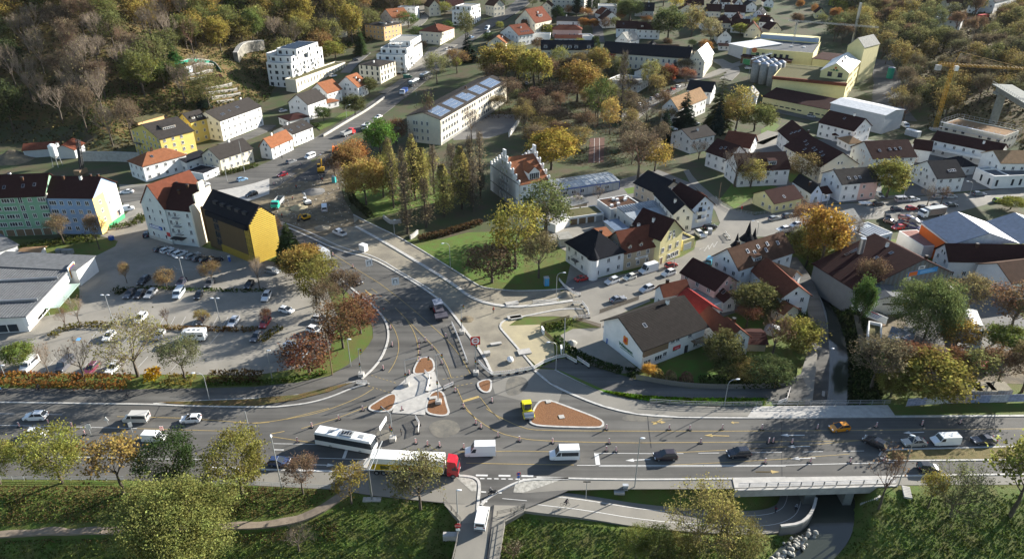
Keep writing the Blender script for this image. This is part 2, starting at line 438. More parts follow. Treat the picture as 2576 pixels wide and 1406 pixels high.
# east street, dusty light asphalt
sheet('street',L('C2',[(700,460),(760,455),(1000,385),(1310,275),(1500,180)])+L('B2',[(1640,1330),(1900,1170),(2150,1020)])+L('B3',[(0,960),(200,960),(480,830),(600,790),(1000,800),(1260,790),(1300,870),(1560,900),(1620,800),(1900,730),(2250,640),(2600,560),(2600,480),(2050,545),(1600,580),(1000,640),(480,680),(180,725),(0,760)])+L('B2',[(2290,750),(2110,715),(1990,650),(1930,580),(1800,470),(1720,380),(1690,330),(1640,340),(1700,450),(1830,570),(1940,720),(1985,830),(1940,900),(1760,1000),(1740,1080),(1620,1150),(1080,1310),(800,1390)])+L('C2',[(600,130),(470,290),(640,285),(700,300)]),M['asphalt_old'],.05)
sheet('courtyard',L('C2',[(480,170),(560,120),(640,60),(800,95),(1060,40),(620,190),(600,250)]),M['paving_dark'],.07)
sheet('courtyard',L('B2',[(540,1380),(600,1130),(380,1010),(360,900),(560,850),(900,800),(1050,860),(960,900),(640,960),(640,1000),(800,1370),(720,1440),(520,1440)]),M['paving'],.055)
sheet('courtyard',L('C2',[(760,455),(1320,270),(1330,300),(950,460),(940,700),(1240,960),(1060,980),(780,900),(540,760),(440,640),(600,560),(870,550),(640,470)]),M['paving'],.055)
# lower cycle lane along the timber fence
sheet('cycle_lane',L('C2',[(430,835),(530,840),(770,905),(1200,1035),(1700,1118),(2531,1120)])+L('C3',[(150,1110),(440,980),(520,1180),(400,1240),(120,1230)])+L('C2',[(2531,1205),(1700,1215),(1300,1190),(900,1135),(700,1050),(420,935),(300,920),(440,860)]),M['asphalt'],.07)
sheet('paved_path',L('C3',[(520,690),(590,800),(545,1230),(110,1230),(430,990),(490,800)]),M['asphalt_old'],.06)
# supermarket car park
sheet('car_park',[W(*p)for p in((-200,930),(0,938),(640,944),(760,925),(830,880),(850,800),(820,720),(770,690),(700,662),(520,625),(370,585),(345,545),(420,520),(360,500),(310,545),(262,580),(300,600),(290,620),(250,640),(200,660),(200,780),(-200,850))],M['paving'],.045)
sheet('side_road',L('B0',[(940,950),(1380,810),(1340,690),(1240,690),(1170,680),(1130,560),(1120,470),(1280,470),(2000,430),(2000,520),(1380,600),(1400,900),(1100,1000)]),M['asphalt_old'],.05)
# streets of the town on the rising ground
def street(tl,pts,wd,m='asphalt',off=.16,name='street',n=2):
 p=smooth(LG(tl,pts),n);q=[]
 for a,b in zip(p[:-1],p[1:]):
  k=max(1,int(math.dist(a,b)/5))
  for i in range(k):q.append((a[0]+(b[0]-a[0])*i/k,a[1]+(b[1]-a[1])*i/k))
 q.append(p[-1]);mb=MB()
 a=offset(q,wd/2);b=offset(q,-wd/2)
 zs=[max(H(*q[i]),H(*a[i])-1,H(*b[i])-1)+off for i in range(len(q))]
 for i in range(len(q)-1):
  mb.quad((*b[i],zs[i]),(*b[i+1],zs[i+1]),(*a[i+1],zs[i+1]),(*a[i],zs[i]))
  mb.quad((*a[i],zs[i]),(*a[i+1],zs[i+1]),(*a[i+1],zs[i+1]-1.5),(*a[i],zs[i]-1.5));mb.quad((*b[i+1],zs[i+1]),(*b[i],zs[i]),(*b[i],zs[i]-1.5),(*b[i+1],zs[i+1]-1.5))
 o=mb.build(name,M[m]);o['kind']='structure';return q,zs
NW=[(290,497),(450,470),(560,463),(650,441),(740,402),(850,340),(950,270),(1040,203),(1110,145),(1165,100),(1225,60),(1290,25),(1340,-20)]
street('P',NW,15,'asphalt')
street('P',[(960,236),(1000,215),(1060,165),(1090,120)],5,'asphalt',.2)
street('A2',[(780,-40),(790,170),(830,250),(850,400)],7);street('A2',[(850,330),(600,335)],6)
street('A2',[(1120,1110),(1250,1000),(1480,860),(1640,790)],10,'asphalt_old',.08);street('A2',[(1540,760),(1800,740),(2030,640),(2250,560)],8,'asphalt_old',.12)
street('A2',[(1960,560),(2120,650),(2010,750)],10,'asphalt_old',.1)
street('A3',[(-20,1395),(200,1310),(420,1235)],6,'asphalt_old',.1)
street('A3',[(60,1000),(330,1060),(640,1130)],9,'asphalt',.07)
street('A3',[(1100,560),(1180,720),(1150,900),(1300,1130)],22,'asphalt',.1,'yard')
street('B3',[(0,80),(200,-20)],8,'asphalt_old',.1)
street('A1',[(850,690),(930,600),(1050,500)],6,'paving_dark',.25,'lane');street('A1',[(1320,690),(1700,520),(1850,420)],9,'paving',.3,'forecourt')
street('A0',[(2100,1370),(2455,1240),(2531,1180)],7,'asphalt',.2,'lane')
street('A3',[(1880,200),(2200,190),(2531,240)],9,'asphalt',.25)
street('A1',[(1560,60),(1620,170),(1480,280)],6,'asphalt_old',.25,'lane')
sheet('yard',L('B3',[(1760,1420),(2080,1290),(2300,1500),(2700,1900),(2600,2050),(1500,1950),(1400,1700),(1640,1560)]),M['paving_dark'],.04)
sheet('yard',L('C3',[(930,430),(1400,380),(1600,500),(2100,470),(2500,700),(2700,900),(2600,1080),(1500,1040),(1400,800),(1000,760)]),M['dirt'],.03)
sheet('school_yard',L('A1',[(1830,1160),(2040,1000),(2240,870),(2531,800),(2531,1000),(2400,1240),(2200,1300),(1870,1320)]),M['paving_dark'],.05)
sheet('yard',L('B3',[(0,130),(300,60),(900,30),(1650,110),(2300,330),(2600,380),(2600,470),(1000,630),(480,670),(190,630),(20,500)]),M['paving_dark'],.02)
sheet('yard',L('B2',[(390,440),(1050,420),(1400,330),(1720,460),(1900,700),(1750,950),(1000,960),(560,840)]),M['paving_dark'],.02)
sheet('yard',L('C2',[(1310,270),(1640,60),(2300,-60),(2531,60),(2450,300),(1900,480),(1500,300)]),M['paving_dark'],.02)
for tl,p in(('B3',[(290,320),(560,330),(600,420),(330,450)]),('B3',[(1180,380),(1480,380),(1400,560),(1200,580)]),('B3',[(900,190),(1090,260),(960,290)]),('B2',[(1080,510),(1240,480),(1250,540),(1120,560)]),('B2',[(2130,420),(2531,490),(2320,560),(2120,700),(1990,600)]),('C2',[(2130,430),(2400,480),(2300,620),(2150,560)])):sheet('lawn',L(tl,p),M['lawn'],.035)
sheet('running_track',L('B2',[(760,35),(900,30),(890,260),(745,270)]),mat('track',(.125,.06,.042),.9,.25,.5),.06)
for x0,x1 in((805,800),(852,850)):mark('white','B2',[(x0,35),(x1,265)],.15,z=.075)
sheet('lawn',L('A1',[(540,1170),(620,1230),(900,1090),(1180,930),(1120,890),(760,1110)]),M['lawn'],.2)
sheet('lawn',L('B1',[(900,480),(960,640),(1100,790),(1300,740),(1850,600),(1900,400),(1500,300),(1100,420)]),M['lawn'],.02)
sheet('lawn',L('B1',[(1480,1060),(2000,920),(2531,900),(2531,1400),(2100,1380),(1800,1220)]),M['lawn'],.02)
sheet('lawn',L('A2',[(1210,870),(1380,840),(1600,780),(1300,900),(1150,990)]),M['lawn'],.06);sheet('lawn',L('A2',[(1830,715),(1965,610),(1975,650),(1900,710)]),M['lawn'],.1)
sheet('lawn',L('A3',[(60,1220),(180,1150),(240,1180),(150,1270),(60,1290)]),M['lawn'],.05)
sheet('lawn',L('C2',[(1370,990),(1500,850),(1900,850),(2100,960),(2000,1070),(1600,1060)]),M['lawn'],.04)
sheet('grass_strip',L('C2',[(430,930),(700,1045),(900,1135),(1300,1190),(1700,1215),(2400,1215),(2400,1288),(1600,1276),(1250,1236),(900,1163),(700,1078)]),M['lawn'],.1)
# cycle ramp that dives under the bridge, and the lane that climbs again beyond it
def slab_path(name,line,wd,m,off=0.0,skirt=1.2):
 q=smooth([tuple(p)for p in line],2);mb=MB()
 xy=[(p[0],p[1])for p in q];a=offset(xy,wd/2);b=offset(xy,-wd/2)
 for i in range(len(q)-1):
  z0,z1=q[i][2]+off,q[i+1][2]+off
  mb.hexa([(*b[i],z0-skirt),(*b[i+1],z1-skirt),(*a[i+1],z1-skirt),(*a[i],z0-skirt)],[(*b[i],z0),(*b[i+1],z1),(*a[i+1],z1),(*a[i],z0)])
 o=mb.build(name,M[m]);o['kind']='structure';return q
rq=slab_path('cycle_path',RAMP[:9],5.4,'asphalt_old',.0)
slab_path('lane',RAMP[8:],4.2,'asphalt',.02)
for s in(-.9,1.5):
 l2=offset([(p[0],p[1])for p in rq],s);mb=MB()
 for i in range(len(l2)-1):
  a=offset(l2,.06);b=offset(l2,-.06)
  mb.quad((*b[i],rq[i][2]+.02),(*b[i+1],rq[i+1][2]+.02),(*a[i+1],rq[i+1][2]+.02),(*a[i],rq[i][2]+.02))
 mb.build('path_marking',M['white_paint'])['kind']='structure'
 # riverside footpath on the left bank
pth=[('D0',-300,1190),('D0',100,1160),('D0',600,1140),('D0',1350,1130),('D0',2250,1090),('D1',0,1085),('D1',300,1055),('D1',560,980),('D1',760,850),('D1',880,775)]
pg=[G(*T(t,x,y))for t,x,y in pth];pgs=smooth(pg,2);q=[]
for a,b in zip(pgs[:-1],pgs[1:]):
 k=max(1,int(math.dist(a,b)/1.2))
 for i in range(k):q.append((a[0]+(b[0]-a[0])*i/k,a[1]+(b[1]-a[1])*i/k))
mb=MB();ribbon(mb,q,1.7,.13,.04,H);mb.build('footpath',mat('footpath',(.25,.20,.15),.95,.3,.8))['kind']='structure'
# stream
sm=smooth(STREAM,2);mb=MB();ribbon(mb,sm,7.0,-4.0-.25);mb.build('water',M['water'])['kind']='structure'
# islands: mulch beds in white kerbs, paved refuge
sheet('refuge_paving',L('C1',[(1470,985),(1690,960),(1740,1080),(1775,1130),(1650,1160),(1600,1370),(1295,1350),(1345,1180),(1280,1160)]),M['concrete'],.15,thick=.13)
ISL=[('C1',[(1480,985),(1540,850),(1590,825),(1650,835),(1685,870),(1690,955),(1580,985)]),('C1',[(1285,1165),(1345,1185),(1300,1330),(1180,1340),(1090,1325),(1075,1300),(1110,1270)]),('C1',[(1650,1160),(1770,1135),(1810,1290),(1830,1345),(1800,1375),(1720,1375),(1615,1350),(1615,1280)]),('C1',[(2095,1060),(2225,1025),(2225,1120),(2195,1160),(2140,1150),(2105,1110)]),('C2',[(270,1240),(380,1230),(520,1280),(840,1400),(890,1440),(880,1475),(830,1490),(300,1475),(210,1450),(195,1420)])]
for tl,p in ISL:
 q=smooth(L(tl,p),1,True);sheet('mulch_bed',q,M['mulch'],.17,thick=.1);kerb(None,q,.42,.16,1,closed=True)
sheet('planting_strip',L('C0',[(1480,1250),(1780,1240),(2531,1215)])+L('C1',[(0,1212),(400,1180),(700,1110),(930,1060),(700,1150),(400,1225),(0,1285)])+L('C0',[(1780,1275)]),M['litter'],.16,thick=.1)
kerb('C0',[(-300,1248),(0,1248),(900,1262),(1440,1268),(1780,1285),(2531,1297),(2680,1285),(2900,1258),(3100,1205),(3320,1110),(3470,1072)],.4)
kerb('C0',[(1440,1262),(1780,1238),(2400,1213),(2800,1185),(3100,1120),(3340,1052)],.25)
kerb('C1',[(1010,1030),(1150,900),(1230,760),(1265,620),(1240,490),(1130,350),(960,220),(820,100),(640,-20),(520,-100)],.5)
kerb('B1',[(240,840),(330,880),(500,955),(800,1095),(1100,1160),(1300,1270),(1540,1412),(1640,1480),(1790,1590),(1900,1730),(2150,2065),(2235,2250)],.6)
kerb('B1',[(280,830),(540,925),(830,1070),(1130,1140),(1420,1320),(1560,1400),(1680,1475)],.4)
kerb('B1',[(950,865),(1200,1000),(1600,1240),(1860,1400),(2050,1550),(2300,1612),(2531,1620),(2900,1575),(2990,1560)],1.0,.2)
kerb('B1',[(930,755),(1060,825),(1400,985),(1860,1265),(2060,1395),(2150,1445),(2420,1470),(2531,1470),(2760,1465),(3000,1445)],.35,.25)
kerb('C2',[(240,925),(100,760),(-40,600),(-90,540),(-60,490),(10,465),(160,440),(420,385),(560,370),(700,375)],.5,.15)
kerb('C2',[(225,300),(440,290),(500,245)],.35,.2);kerb('C2',[(225,320),(450,300)],.3,.2)
kerb('C2',[(235,945),(400,1085),(640,1195),(900,1294),(1200,1364),(1600,1391),(2531,1393),(3300,1385),(5400,1372)],.55)
kerb('C2',[(430,945),(700,1082),(900,1168),(1250,1242),(1600,1282),(2400,1294)],.3)
kerb('D2',[(260,640),(700,655),(1300,663),(2300,650),(2600,645)],.4);kerb('D3',[(1290,628),(2700,608)],.4)
kerb('D1',[(1880,622),(2030,630),(2100,660),(2118,720),(2105,850),(2090,1000)],.5);kerb('D2',[(560,652),(200,655),(60,690),(-200,830),(-260,900)],.5)
sheet('paved_corner',L('D2',[(60,700),(200,655),(510,655),(330,720),(130,785),(40,780)]),M['stone'],.07);sheet('paved_corner',L('D1',[(1890,635),(2030,640),(2090,690),(2085,770),(2040,770)]),M['stone'],.07)
# verge island on the right
sheet('verge',L('D3',[(1260,395),(1700,380),(2600,355),(2600,465),(1275,478),(1235,440)]),mat('dry_grass',(.17,.125,.05),.95,scale=.8,col2=(.11,.095,.03),bump=1.0,bscale=6),.17,thick=.1)
kerb('D3',[(1170,440),(1200,385),(1300,378),(1700,372),(2600,345)],.35);kerb('D3',[(1180,460),(1280,484),(2600,470)],.45)
M['dust']=mat('dust',(.17,.155,.125),.95,scale=.5,col2=(.10,.095,.085),bump=.2,bscale=8,detail=8)
for tl,p in(('D1',[(1620,150),(1760,90),(1900,110),(1950,200),(1820,270),(1680,260)]),('C2',[(-20,1010),(120,1000),(200,1060),(110,1180),(-40,1190)]),('D2',[(1180,20),(1600,40),(1500,120),(1000,110)]),('D1',[(1120,210),(1260,180),(1320,280),(1200,330)])):sheet('dust_patch',smooth(L(tl,p),2,True),M['dust'],.048)
mb=MB();ribbon(mb,L('D2',[(1302,60),(1320,220),(1338,362)]),.16,.05);ribbon(mb,L('D0',[(1500,-30),(1440,90),(1290,180)]),.12,.05);ribbon(mb,L('C1',[(1500,560),(1700,760),(1860,1100)]),.1,.05);ribbon(mb,L('D3',[(250,60),(258,640)]),.12,.05);mb.build('tar_seam',M['dark'])['kind']='structure'
# painted lines
for c,tl,p,wd,n in(('yellow','C1',[(300,1406),(560,1360),(800,1280),(1000,1195),(1120,1118)],.16,2),('yellow','D1',[(-200,125),(0,131),(200,110),(350,80),(700,-10)],.16,1),('yellow','D1',[(440,182),(760,90),(1060,-25)],.16,0),('yellow','B1',[(480,1010),(700,1095),(1000,1290),(1180,1400)],.14,0),('yellow','C1',[(1180,135),(1430,325),(1700,560),(1830,680),(1960,850),(2030,980)],.15,1),('yellow','C1',[(1320,360),(1420,460),(1600,640),(1720,760),(1800,880),(1850,1020)],.15,1),('yellow','C1',[(1420,460),(1500,580),(1540,720),(1540,840),(1480,960)],.15,2),('yellow','C1',[(1200,430),(1290,510),(1350,640),(1360,760),(1320,880),(1260,970)],.14,2),('yellow','C1',[(1905,1120),(1980,1290),(2080,1406)],.15,0),('yellow','D1',[(1990,5),(2120,120),(2300,225),(2531,278),(2660,292),(3030,308),(3640,315)],.16,1),('yellow','C1',[(2120,1200),(2220,1330),(2310,1406)],.14,0),('yellow','D1',[(2180,-5),(2300,75),
 (2531,180),(2680,198),(3300,205),(4900,205),(7500,180)],.16,1),('yellow','D2',[(1225,314),(2531,306)],.16,0),('yellow','D3',[(-20,305),(640,300),(1280,285)],.14,0),('yellow','D3',[(-60,370),(340,350),(640,325),(1000,292)],.13,0),('yellow','D1',[(1990,505),(2531,516),(3000,522)],.16,0),('white','D2',[(640,526),(2531,526),(3700,497)],.18,0),('white','D2',[(845,536),(1500,538),(2600,534)],.14,0),('white','D2',[(810,412),(1340,416),(1640,415)],.16,0),('yellow','D2',[(-480,400),(80,392),(420,398)],.13,0),('white','D2',[(822,408),(838,530)],1.0,0),('yellow','D2',[(1340,418),(1700,400),(2100,380),(2600,350)],.13,0),('yellow','D2',[(1500,525),(2000,500),(2531,470),(3200,420)],.12,0),('yellow','D2',[(2318,587),(2460,587)],.2,0),('white','D1',[(180,322),(860,335)],.15,0),('white','D1',[(230,447),(1090,472)],.16,0),('white','D1',[(-400,545),(100,565),(830,582)],.5,0),('white','D1',[(875,360),(838,460)],
 .7,0),('yellow','D0',[(1100,68),(1700,82),(2400,132),(2531,122)],.15,0),('yellow','D0',[(1290,181),(1860,197),(2400,215)],.14,0),('white','D0',[(-100,148),(250,155),(1290,180)],.16,0),('white','D0',[(-100,440),(1040,455),(1390,466),(2200,470)],.15,0),('yellow','D1',[(150,255),(520,310),(700,335)],.14,0),('yellow','C1',[(1958,1240),(2110,1195)],.8,0),('white','D1',[(2330,838),(2560,858)],.14,0)):
 mark(c,tl,p,wd,None,n)
for c,tl,p,wd,d in(('yellow','B1',[(745,1205),(1145,1480),(1255,1565),(1400,1700)],.14,(3,4)),('white','D0',[(-40,40),(540,50),(970,62)],.14,(4,6)),('white','D2',[(1780,412),(2531,404)],.14,(4,4)),('white','D3',[(60,406),(1060,390),(1300,380)],.14,(4,4)),('white','D1',[(2080,620),(2531,626),(2750,630)],.5,(2.2,2)),('white','D1',[(2120,650),(2600,658)],.3,(.8,.5)),('white','D1',[(2130,775),(2330,785)],.35,(.9,.5)),('white','D1',[(2135,862),(2260,872)],.4,(1,1)),('white','D1',[(180,380),(330,382)],.3,(2,1)),('yellow','C1',[(1100,995),(1350,1075)],.15,(.5,.5)),('yellow','C1',[(1070,1095),(1280,1160)],.15,(.5,.5)),('yellow','C1',[(1770,1032),(2030,990)],.15,(.5,.5)),('yellow','C1',[(1860,1105),(2060,1065)],.15,(.5,.5)),('yellow','D1',[(160,230),(420,180)],.2,(2.5,2.5)),('white','D3',[(1750,260),(2531,240)],.14,(4,4)),('yellow','B0',[(2380,600),(2531,500)],.14,(3,3))):
 mark(c,tl,p,wd,d)
for a in(('white','D2',(1330,470),(1095,482)),('yellow','D2',(2070,251),(1835,244)),('yellow','D3',(10,587),(235,587)),('white','D3',(520,347),(300,351)),('white','D3',(570,455),(340,464)),('white','D3',(470,243),(240,243)),('white','D3',(1590,215),(1395,222)),('white','D1',(540,520),(760,526)),('yellow','C1',(1040,195),(1105,250)),('yellow','D2',(1440,90),(1350,145)),('yellow','D2',(1340,120),(1475,122)),('yellow','D2',(2160,125),(2085,125))):arrow(*a)
for p in([(1790,1080),(1830,1060),(1835,1095),(1875,1040),(1880,1080),(1915,1020),(1925,1060),(1960,1005)],):mark('white','B2',p,.12)
mark('white','B3',[(980,765),(1000,745),(1030,765),(1050,740),(1085,760),(1105,733),(1140,752),(1160,725),(1195,745),(1215,718),(1250,735)],.12)
mark('white','B3',[(1050,690),(1700,660),(2300,560)],.15,(4,4))
for x in range(0,7):mark('white','C0',[(1500+x*100,530),(1545+x*100,445)],.1)
for x in range(0,8):mark('white','C0',[(820+x*165,700),(915+x*165,585)],.1)
for x in range(0,8):mark('white','C0',[(420+x*170,950),(540+x*170,820)],.1)
mark('white','B0',[(1590,1260),(1630,1230),(1660,1265),(1900,1270)],.1);mark('white','B0',[(1830,1265),(1940,1235)],.1)
MK['white'].build('road_marking',M['white_paint'])['kind']='structure';MK['yellow'].build('road_marking',M['yellow_paint'])['kind']='structure'
p=L('C0',[(712,668),(730,645),(765,645),(748,670)]);sheet('parking_symbol',p,mat('blue_paint',(.12,.35,.75),.7),.066)
# --- buildings
WC=dict(W=(.74,.73,.70),C=(.66,.60,.47),Y=(.62,.48,.14),PY=(.68,.60,.30),O=(.66,.42,.20),P=(.62,.40,.34),G=(.20,.36,.24),B=(.25,.35,.50),S=(.52,.49,.42),K=(.42,.34,.23),GR=(.45,.46,.46),BR=(.10,.065,.03),OR=(.62,.13,.02),LB=(.62,.68,.76),BG=(.56,.46,.34),WG=(.60,.63,.60),WD=(.19,.20,.205))
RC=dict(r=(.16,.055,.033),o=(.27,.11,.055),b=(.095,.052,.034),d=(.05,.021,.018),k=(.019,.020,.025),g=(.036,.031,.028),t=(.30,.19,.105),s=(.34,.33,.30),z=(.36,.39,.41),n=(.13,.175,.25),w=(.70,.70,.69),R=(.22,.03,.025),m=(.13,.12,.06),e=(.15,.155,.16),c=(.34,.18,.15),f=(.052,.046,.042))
def wallm(c):
 return mat('wall_'+c,WC[c],.85,.10,.5,bump=.05,bscale=9)
def roofm(c):
 if 'roof_'+c in MATS:return MATS['roof_'+c]
 col=RC[c]
 m=mat('roof_'+c,col,.5 if c in 'zwn' else.92,scale=.9,col2=tuple(x*.62 for x in col),bump=.35,bscale=5,detail=8,ramp=(.3,.75),spec=.35 if c in 'zwn' else.06,metal=.25 if c=='z' else 0)
 n=m.node_tree.nodes;l=m.node_tree.links
 if c not in 'zwnemf':
  tc=n.new('ShaderNodeTexCoord');wv=n.new('ShaderNodeTexWave');wv.bands_direction='Z';wv.inputs['Scale'].default_value=2.0;wv.inputs['Distortion'].default_value=.6
  l.new(tc.outputs['Object'],wv.inputs['Vector'])
  b2=n.new('ShaderNodeBump');b2 .inputs['Strength'].default_value=.6;b2 .inputs['Distance'].default_value=.05;l.new(wv.outputs[0],b2 .inputs['Height'])
  pr=[x for x in n if x.type=='BSDF_PRINCIPLED'][0];ob=[x for x in n if x.type=='BUMP' and x!=b2][0]
  l.new(ob.outputs[0],b2 .inputs['Normal']);l.new(b2 .outputs[0],pr.inputs['Normal'])
 return m
_win={}
def win_mesh(w_,h_,st='n'):
 """window in its own frame: x across, z up, proud towards -y"""
 k=(round(w_,1),round(h_,1),st)
 if k in _win:return _win[k]
 mb=MB();fr=.09;p=.07
 mb.mi=1;mb.quad((0,-.025,0),(w_,-.025,0),(w_,-.025,h_),(0,-.025,h_))
 mb.mi=0
 for x0,z0,x1,z1 in((0,0,fr,h_),(w_-fr,0,w_,h_),(fr,0,w_-fr,fr),(fr,h_-fr,w_-fr,h_)):mb.box(x0,-p,z0,x1,0.0,z1)
 if st=='n' and w_>.9:
  nm=max(1,round(w_/.8)-1)
  for i in range(nm):x=w_*(i+1)/(nm+1);mb.box(x-.04,-p,fr,x+.04,-.02,h_-fr)
 if st=='n':mb.mi=2;mb.box(-.08,-.16,-.08,w_+.08,0.0,-.005)
 fm=M['white']if st in 'nw' else M['dark']
 me=mb.mesh('window',[fm,M['glass'],M['concrete']]);_win[k]=me;return me
def door_mesh(w_,h_,m):
 k=('door',round(w_,1),round(h_,1),m.name)
 if k in _win:return _win[k]
 mb=MB();mb.box(.06,-.05,0,w_-.06,-.01,h_-.06);mb.mi=1
 for x0,z0,x1,z1 in((0,0,.06,h_),(w_-.06,0,w_,h_),(.06,h_-.06,w_-.06,h_)):mb.box(x0,-.09,z0,x1,0.0,z1)
 mb.mi=0
 for i in range(1,4):mb.box(.06,-.07,h_*i/4-.02,w_-.06,-.05,h_*i/4+.02)
 me=mb.mesh('door',[m,M['white']]);_win[k]=me;return me
def faces_of(Lx,D):return{'f':((0,0),0.0,Lx),'r':((Lx,0),math.pi/2,D),'b':((Lx,D),math.pi,Lx),'l':((0,D),-math.pi/2,D)}
def put(me,name,root,fc,face,u,z):
 (ox,oy),rz,ln=fc[face]
 o=bpy.data.objects.new(name,me);link(o,root)
 o.location=(ox+math.cos(rz)*u,oy+math.sin(rz)*u,z);o.rotation_euler=(0,0,rz);return o
def frame_of(tl,A,B,C,he,D=None,zl='e',tlB=None,tlC=None):
 a=G(*T(tl,*A),he if zl=='e' else 0);b=G(*T(tlB or tl,*B),he if zl=='e' else 0)
 Lx=math.dist(a,b);ang=math.atan2(b[1]-a[1],b[0]-a[0])
 if C is not None:
  c=G(*T(tlC or tl,*C),he if zl=='e' else 0)
  D=-math.sin(ang)*(c[0]-a[0])+math.cos(ang)*(c[1]-a[1]);D=min(95.0,max(3.0,D))
 return a,ang,Lx,D
def roof_geo(rt,Lx,D,he,rr,ov,rf=.5):
 """(list of slope frames, wall-top outline helper) -> slopes as (origin, e, s, len_e, len_s) with overhang added"""
 if rt=='x':
  y0=D*rf;S=[]
  for k,(o,e,w_)in enumerate((((0,0),(1,0),y0),((Lx,D),(-1,0),D-y0))):
   sl=math.hypot(w_,rr);s=(0,(1 if k==0 else-1)*w_/sl,rr/sl);S.append((o,e,s,Lx,sl))
  return S
 if rt=='y':
  x0=Lx*rf;S=[]
  for k,(o,e,w_)in enumerate((((0,D),(0,-1),x0),((Lx,0),(0,1),Lx-x0))):
   sl=math.hypot(w_,rr);s=((1 if k==0 else-1)*w_/sl,0,rr/sl);S.append((o,e,s,D,sl))
  return S
def house(label,tl,A,B,C=None,he=6.0,rr=3.5,rt='x',wall='W',roof='b',D=None,zl='e',ov=.45,rf=.5,win=None,ns=None,sky=(),dorm=(),chim=((.7,.5),),name='house',cat='house',group=None,tlB=None,tlC=None,dw='W',wst='n',wz=None,ww=1.1,wh=1.35,base=None,para=.5,door=None,nogw=False,zfix=None):
 a,ang,Lx,D=frame_of(tl,A,B,C,he,D,zl,tlB,tlC)
 zs=[H(*a),H(a[0]+math.cos(ang)*Lx,a[1]+math.sin(ang)*Lx)]
 zb=.5*(zs[0]+zs[1])if zfix is None else zfix
 root=empty(name,(a[0],a[1],zb),ang,label,cat,group);FOOT.append((a,ang,Lx,D))
 wm,rm=wallm(wall),roofm(roof);zlow=-3.0
 mb=MB()
 if rt in('flat','hip','pent'):
  if rt=='pent':
   mb.hexa([(0,0,zlow),(Lx,0,zlow),(Lx,D,zlow),(0,D,zlow)],[(0,0,he),(Lx,0,he),(Lx,D,he+rr),(0,D,he+rr)])
  else:mb.box(0,0,zlow,Lx,D,he)
 else:
  mb.box(0,0,zlow,Lx,D,he-.002)
  if rt=='x':
   y0=D*rf
   for x0,x1 in((0,.3),(Lx-.3,Lx)):
    n=mb.add([(x0,0,he),(x1,0,he),(x1,D,he),(x0,D,he),(x0,y0,he+rr),(x1,y0,he+rr)]);mb.face(n,n+1,n+5,n+4);mb.face(n+2,n+3,n+4,n+5);mb.face(n+1,n+2,n+5);mb.face(n+3,n,n+4)
  else:
   x0=Lx*rf
   for y0,y1 in((0,.3),(D-.3,D)):
    n=mb.add([(0,y0,he),(Lx,y0,he),(Lx,y1,he),(0,y1,he),(x0,y0,he+rr),(x0,y1,he+rr)]);mb.face(n,n+1,n+4);mb.face(n+1,n+2,n+5,n+4);mb.face(n+2,n+3,n+5);mb.face(n+3,n,n+4,n+5)
 mb.build('wall',wm,root)
 # roof
 rb=MB();th=.24;S=[]
 if rt in('x','y'):
  S=roof_geo(rt,Lx,D,he,rr,ov,rf)
  for(o,e,s,le,ls)in S:
   O=Vector((o[0],o[1],he));E_=Vector((e[0],e[1],0));S_=Vector(s);N=E_.cross(S_).normalized()
   P0=O-E_*ov-S_*ov;P1=O+E_*(le+ov)-S_*ov;P2=O+E_*(le+ov)+S_*ls;P3=O-E_*ov+S_*ls
   rb.hexa([P0+N*.02,P1+N*.02,P2+N*.02,P3+N*.02],[P0+N*th,P1+N*th,P2+N*th,P3+N*th])
 elif rt=='hip':
  hw=min(Lx,D)/2;o=ov
  if Lx>=D:r0,r1=(hw,D/2),(Lx-hw,D/2)
  else:r0,r1=(Lx/2,hw),(Lx/2,D-hw)
  z0=he-.1;n=rb.add([(-o,-o,z0),(Lx+o,-o,z0),(Lx+o,D+o,z0),(-o,D+o,z0),(-o,-o,z0+.2),(Lx+o,-o,z0+.2),(Lx+o,D+o,z0+.2),(-o,D+o,z0+.2),(*r0,he+rr),(*r1,he+rr)])
  rb.face(n,n+3,n+2,n+1)
  for i in range(4):rb.face(n+i,n+(i+1)%4,n+4+(i+1)%4,n+4+i)
  if Lx>=D:rb.face(n+4,n+5,n+9,n+8);rb.face(n+5,n+6,n+9);rb.face(n+6,n+7,n+8,n+9);rb.face(n+7,n+4,n+8)
  else:rb.face(n+4,n+5,n+8);rb.face(n+5,n+6,n+9,n+8);rb.face(n+6,n+7,n+9);rb.face(n+7,n+4,n+8,n+9)
  f=.55
  S=[((0,0),(1,0),Vector((0,D/2,rr)).normalized(),Lx,math.hypot(D/2,rr)),((Lx,D),(-1,0),Vector((0,-D/2,rr)).normalized(),Lx,math.hypot(D/2,rr))]
 elif rt=='pent':
  o=ov;k=rr/D
  rb.hexa([(-o,-o,he-k*o+.01),(Lx+o,-o,he-k*o+.01),(Lx+o,D+o,he+rr+k*o+.01),(-o,D+o,he+rr+k*o+.01)],[(-o,-o,he-k*o+.22),(Lx+o,-o,he-k*o+.22),(Lx+o,D+o,he+rr+k*o+.22),(-o,D+o,he+rr+k*o+.22)])
  sl=math.hypot(D,rr);S=[((0,0),(1,0),(0,D/sl,rr/sl),Lx,sl)]
 else:
  rb.box(.3,.3,he-.05,Lx-.3,D-.3,he+.06)
  pb=MB()
  for q in((0,0,Lx,.3),(0,D-.3,Lx,D),(0,.3,.3,D-.3),(Lx-.3,.3,Lx,D-.3)):pb.box(q[0],q[1],he+.001,q[2],q[3],he+para)
  pb.build('parapet',wm,root)
 rb.build('roof',rm,root)
 fc=faces_of(Lx,D)
 # windows by storey
 if win is None:win='flr'
 nst=ns or max(1,int((he+.6)/2.75));stp=he/nst
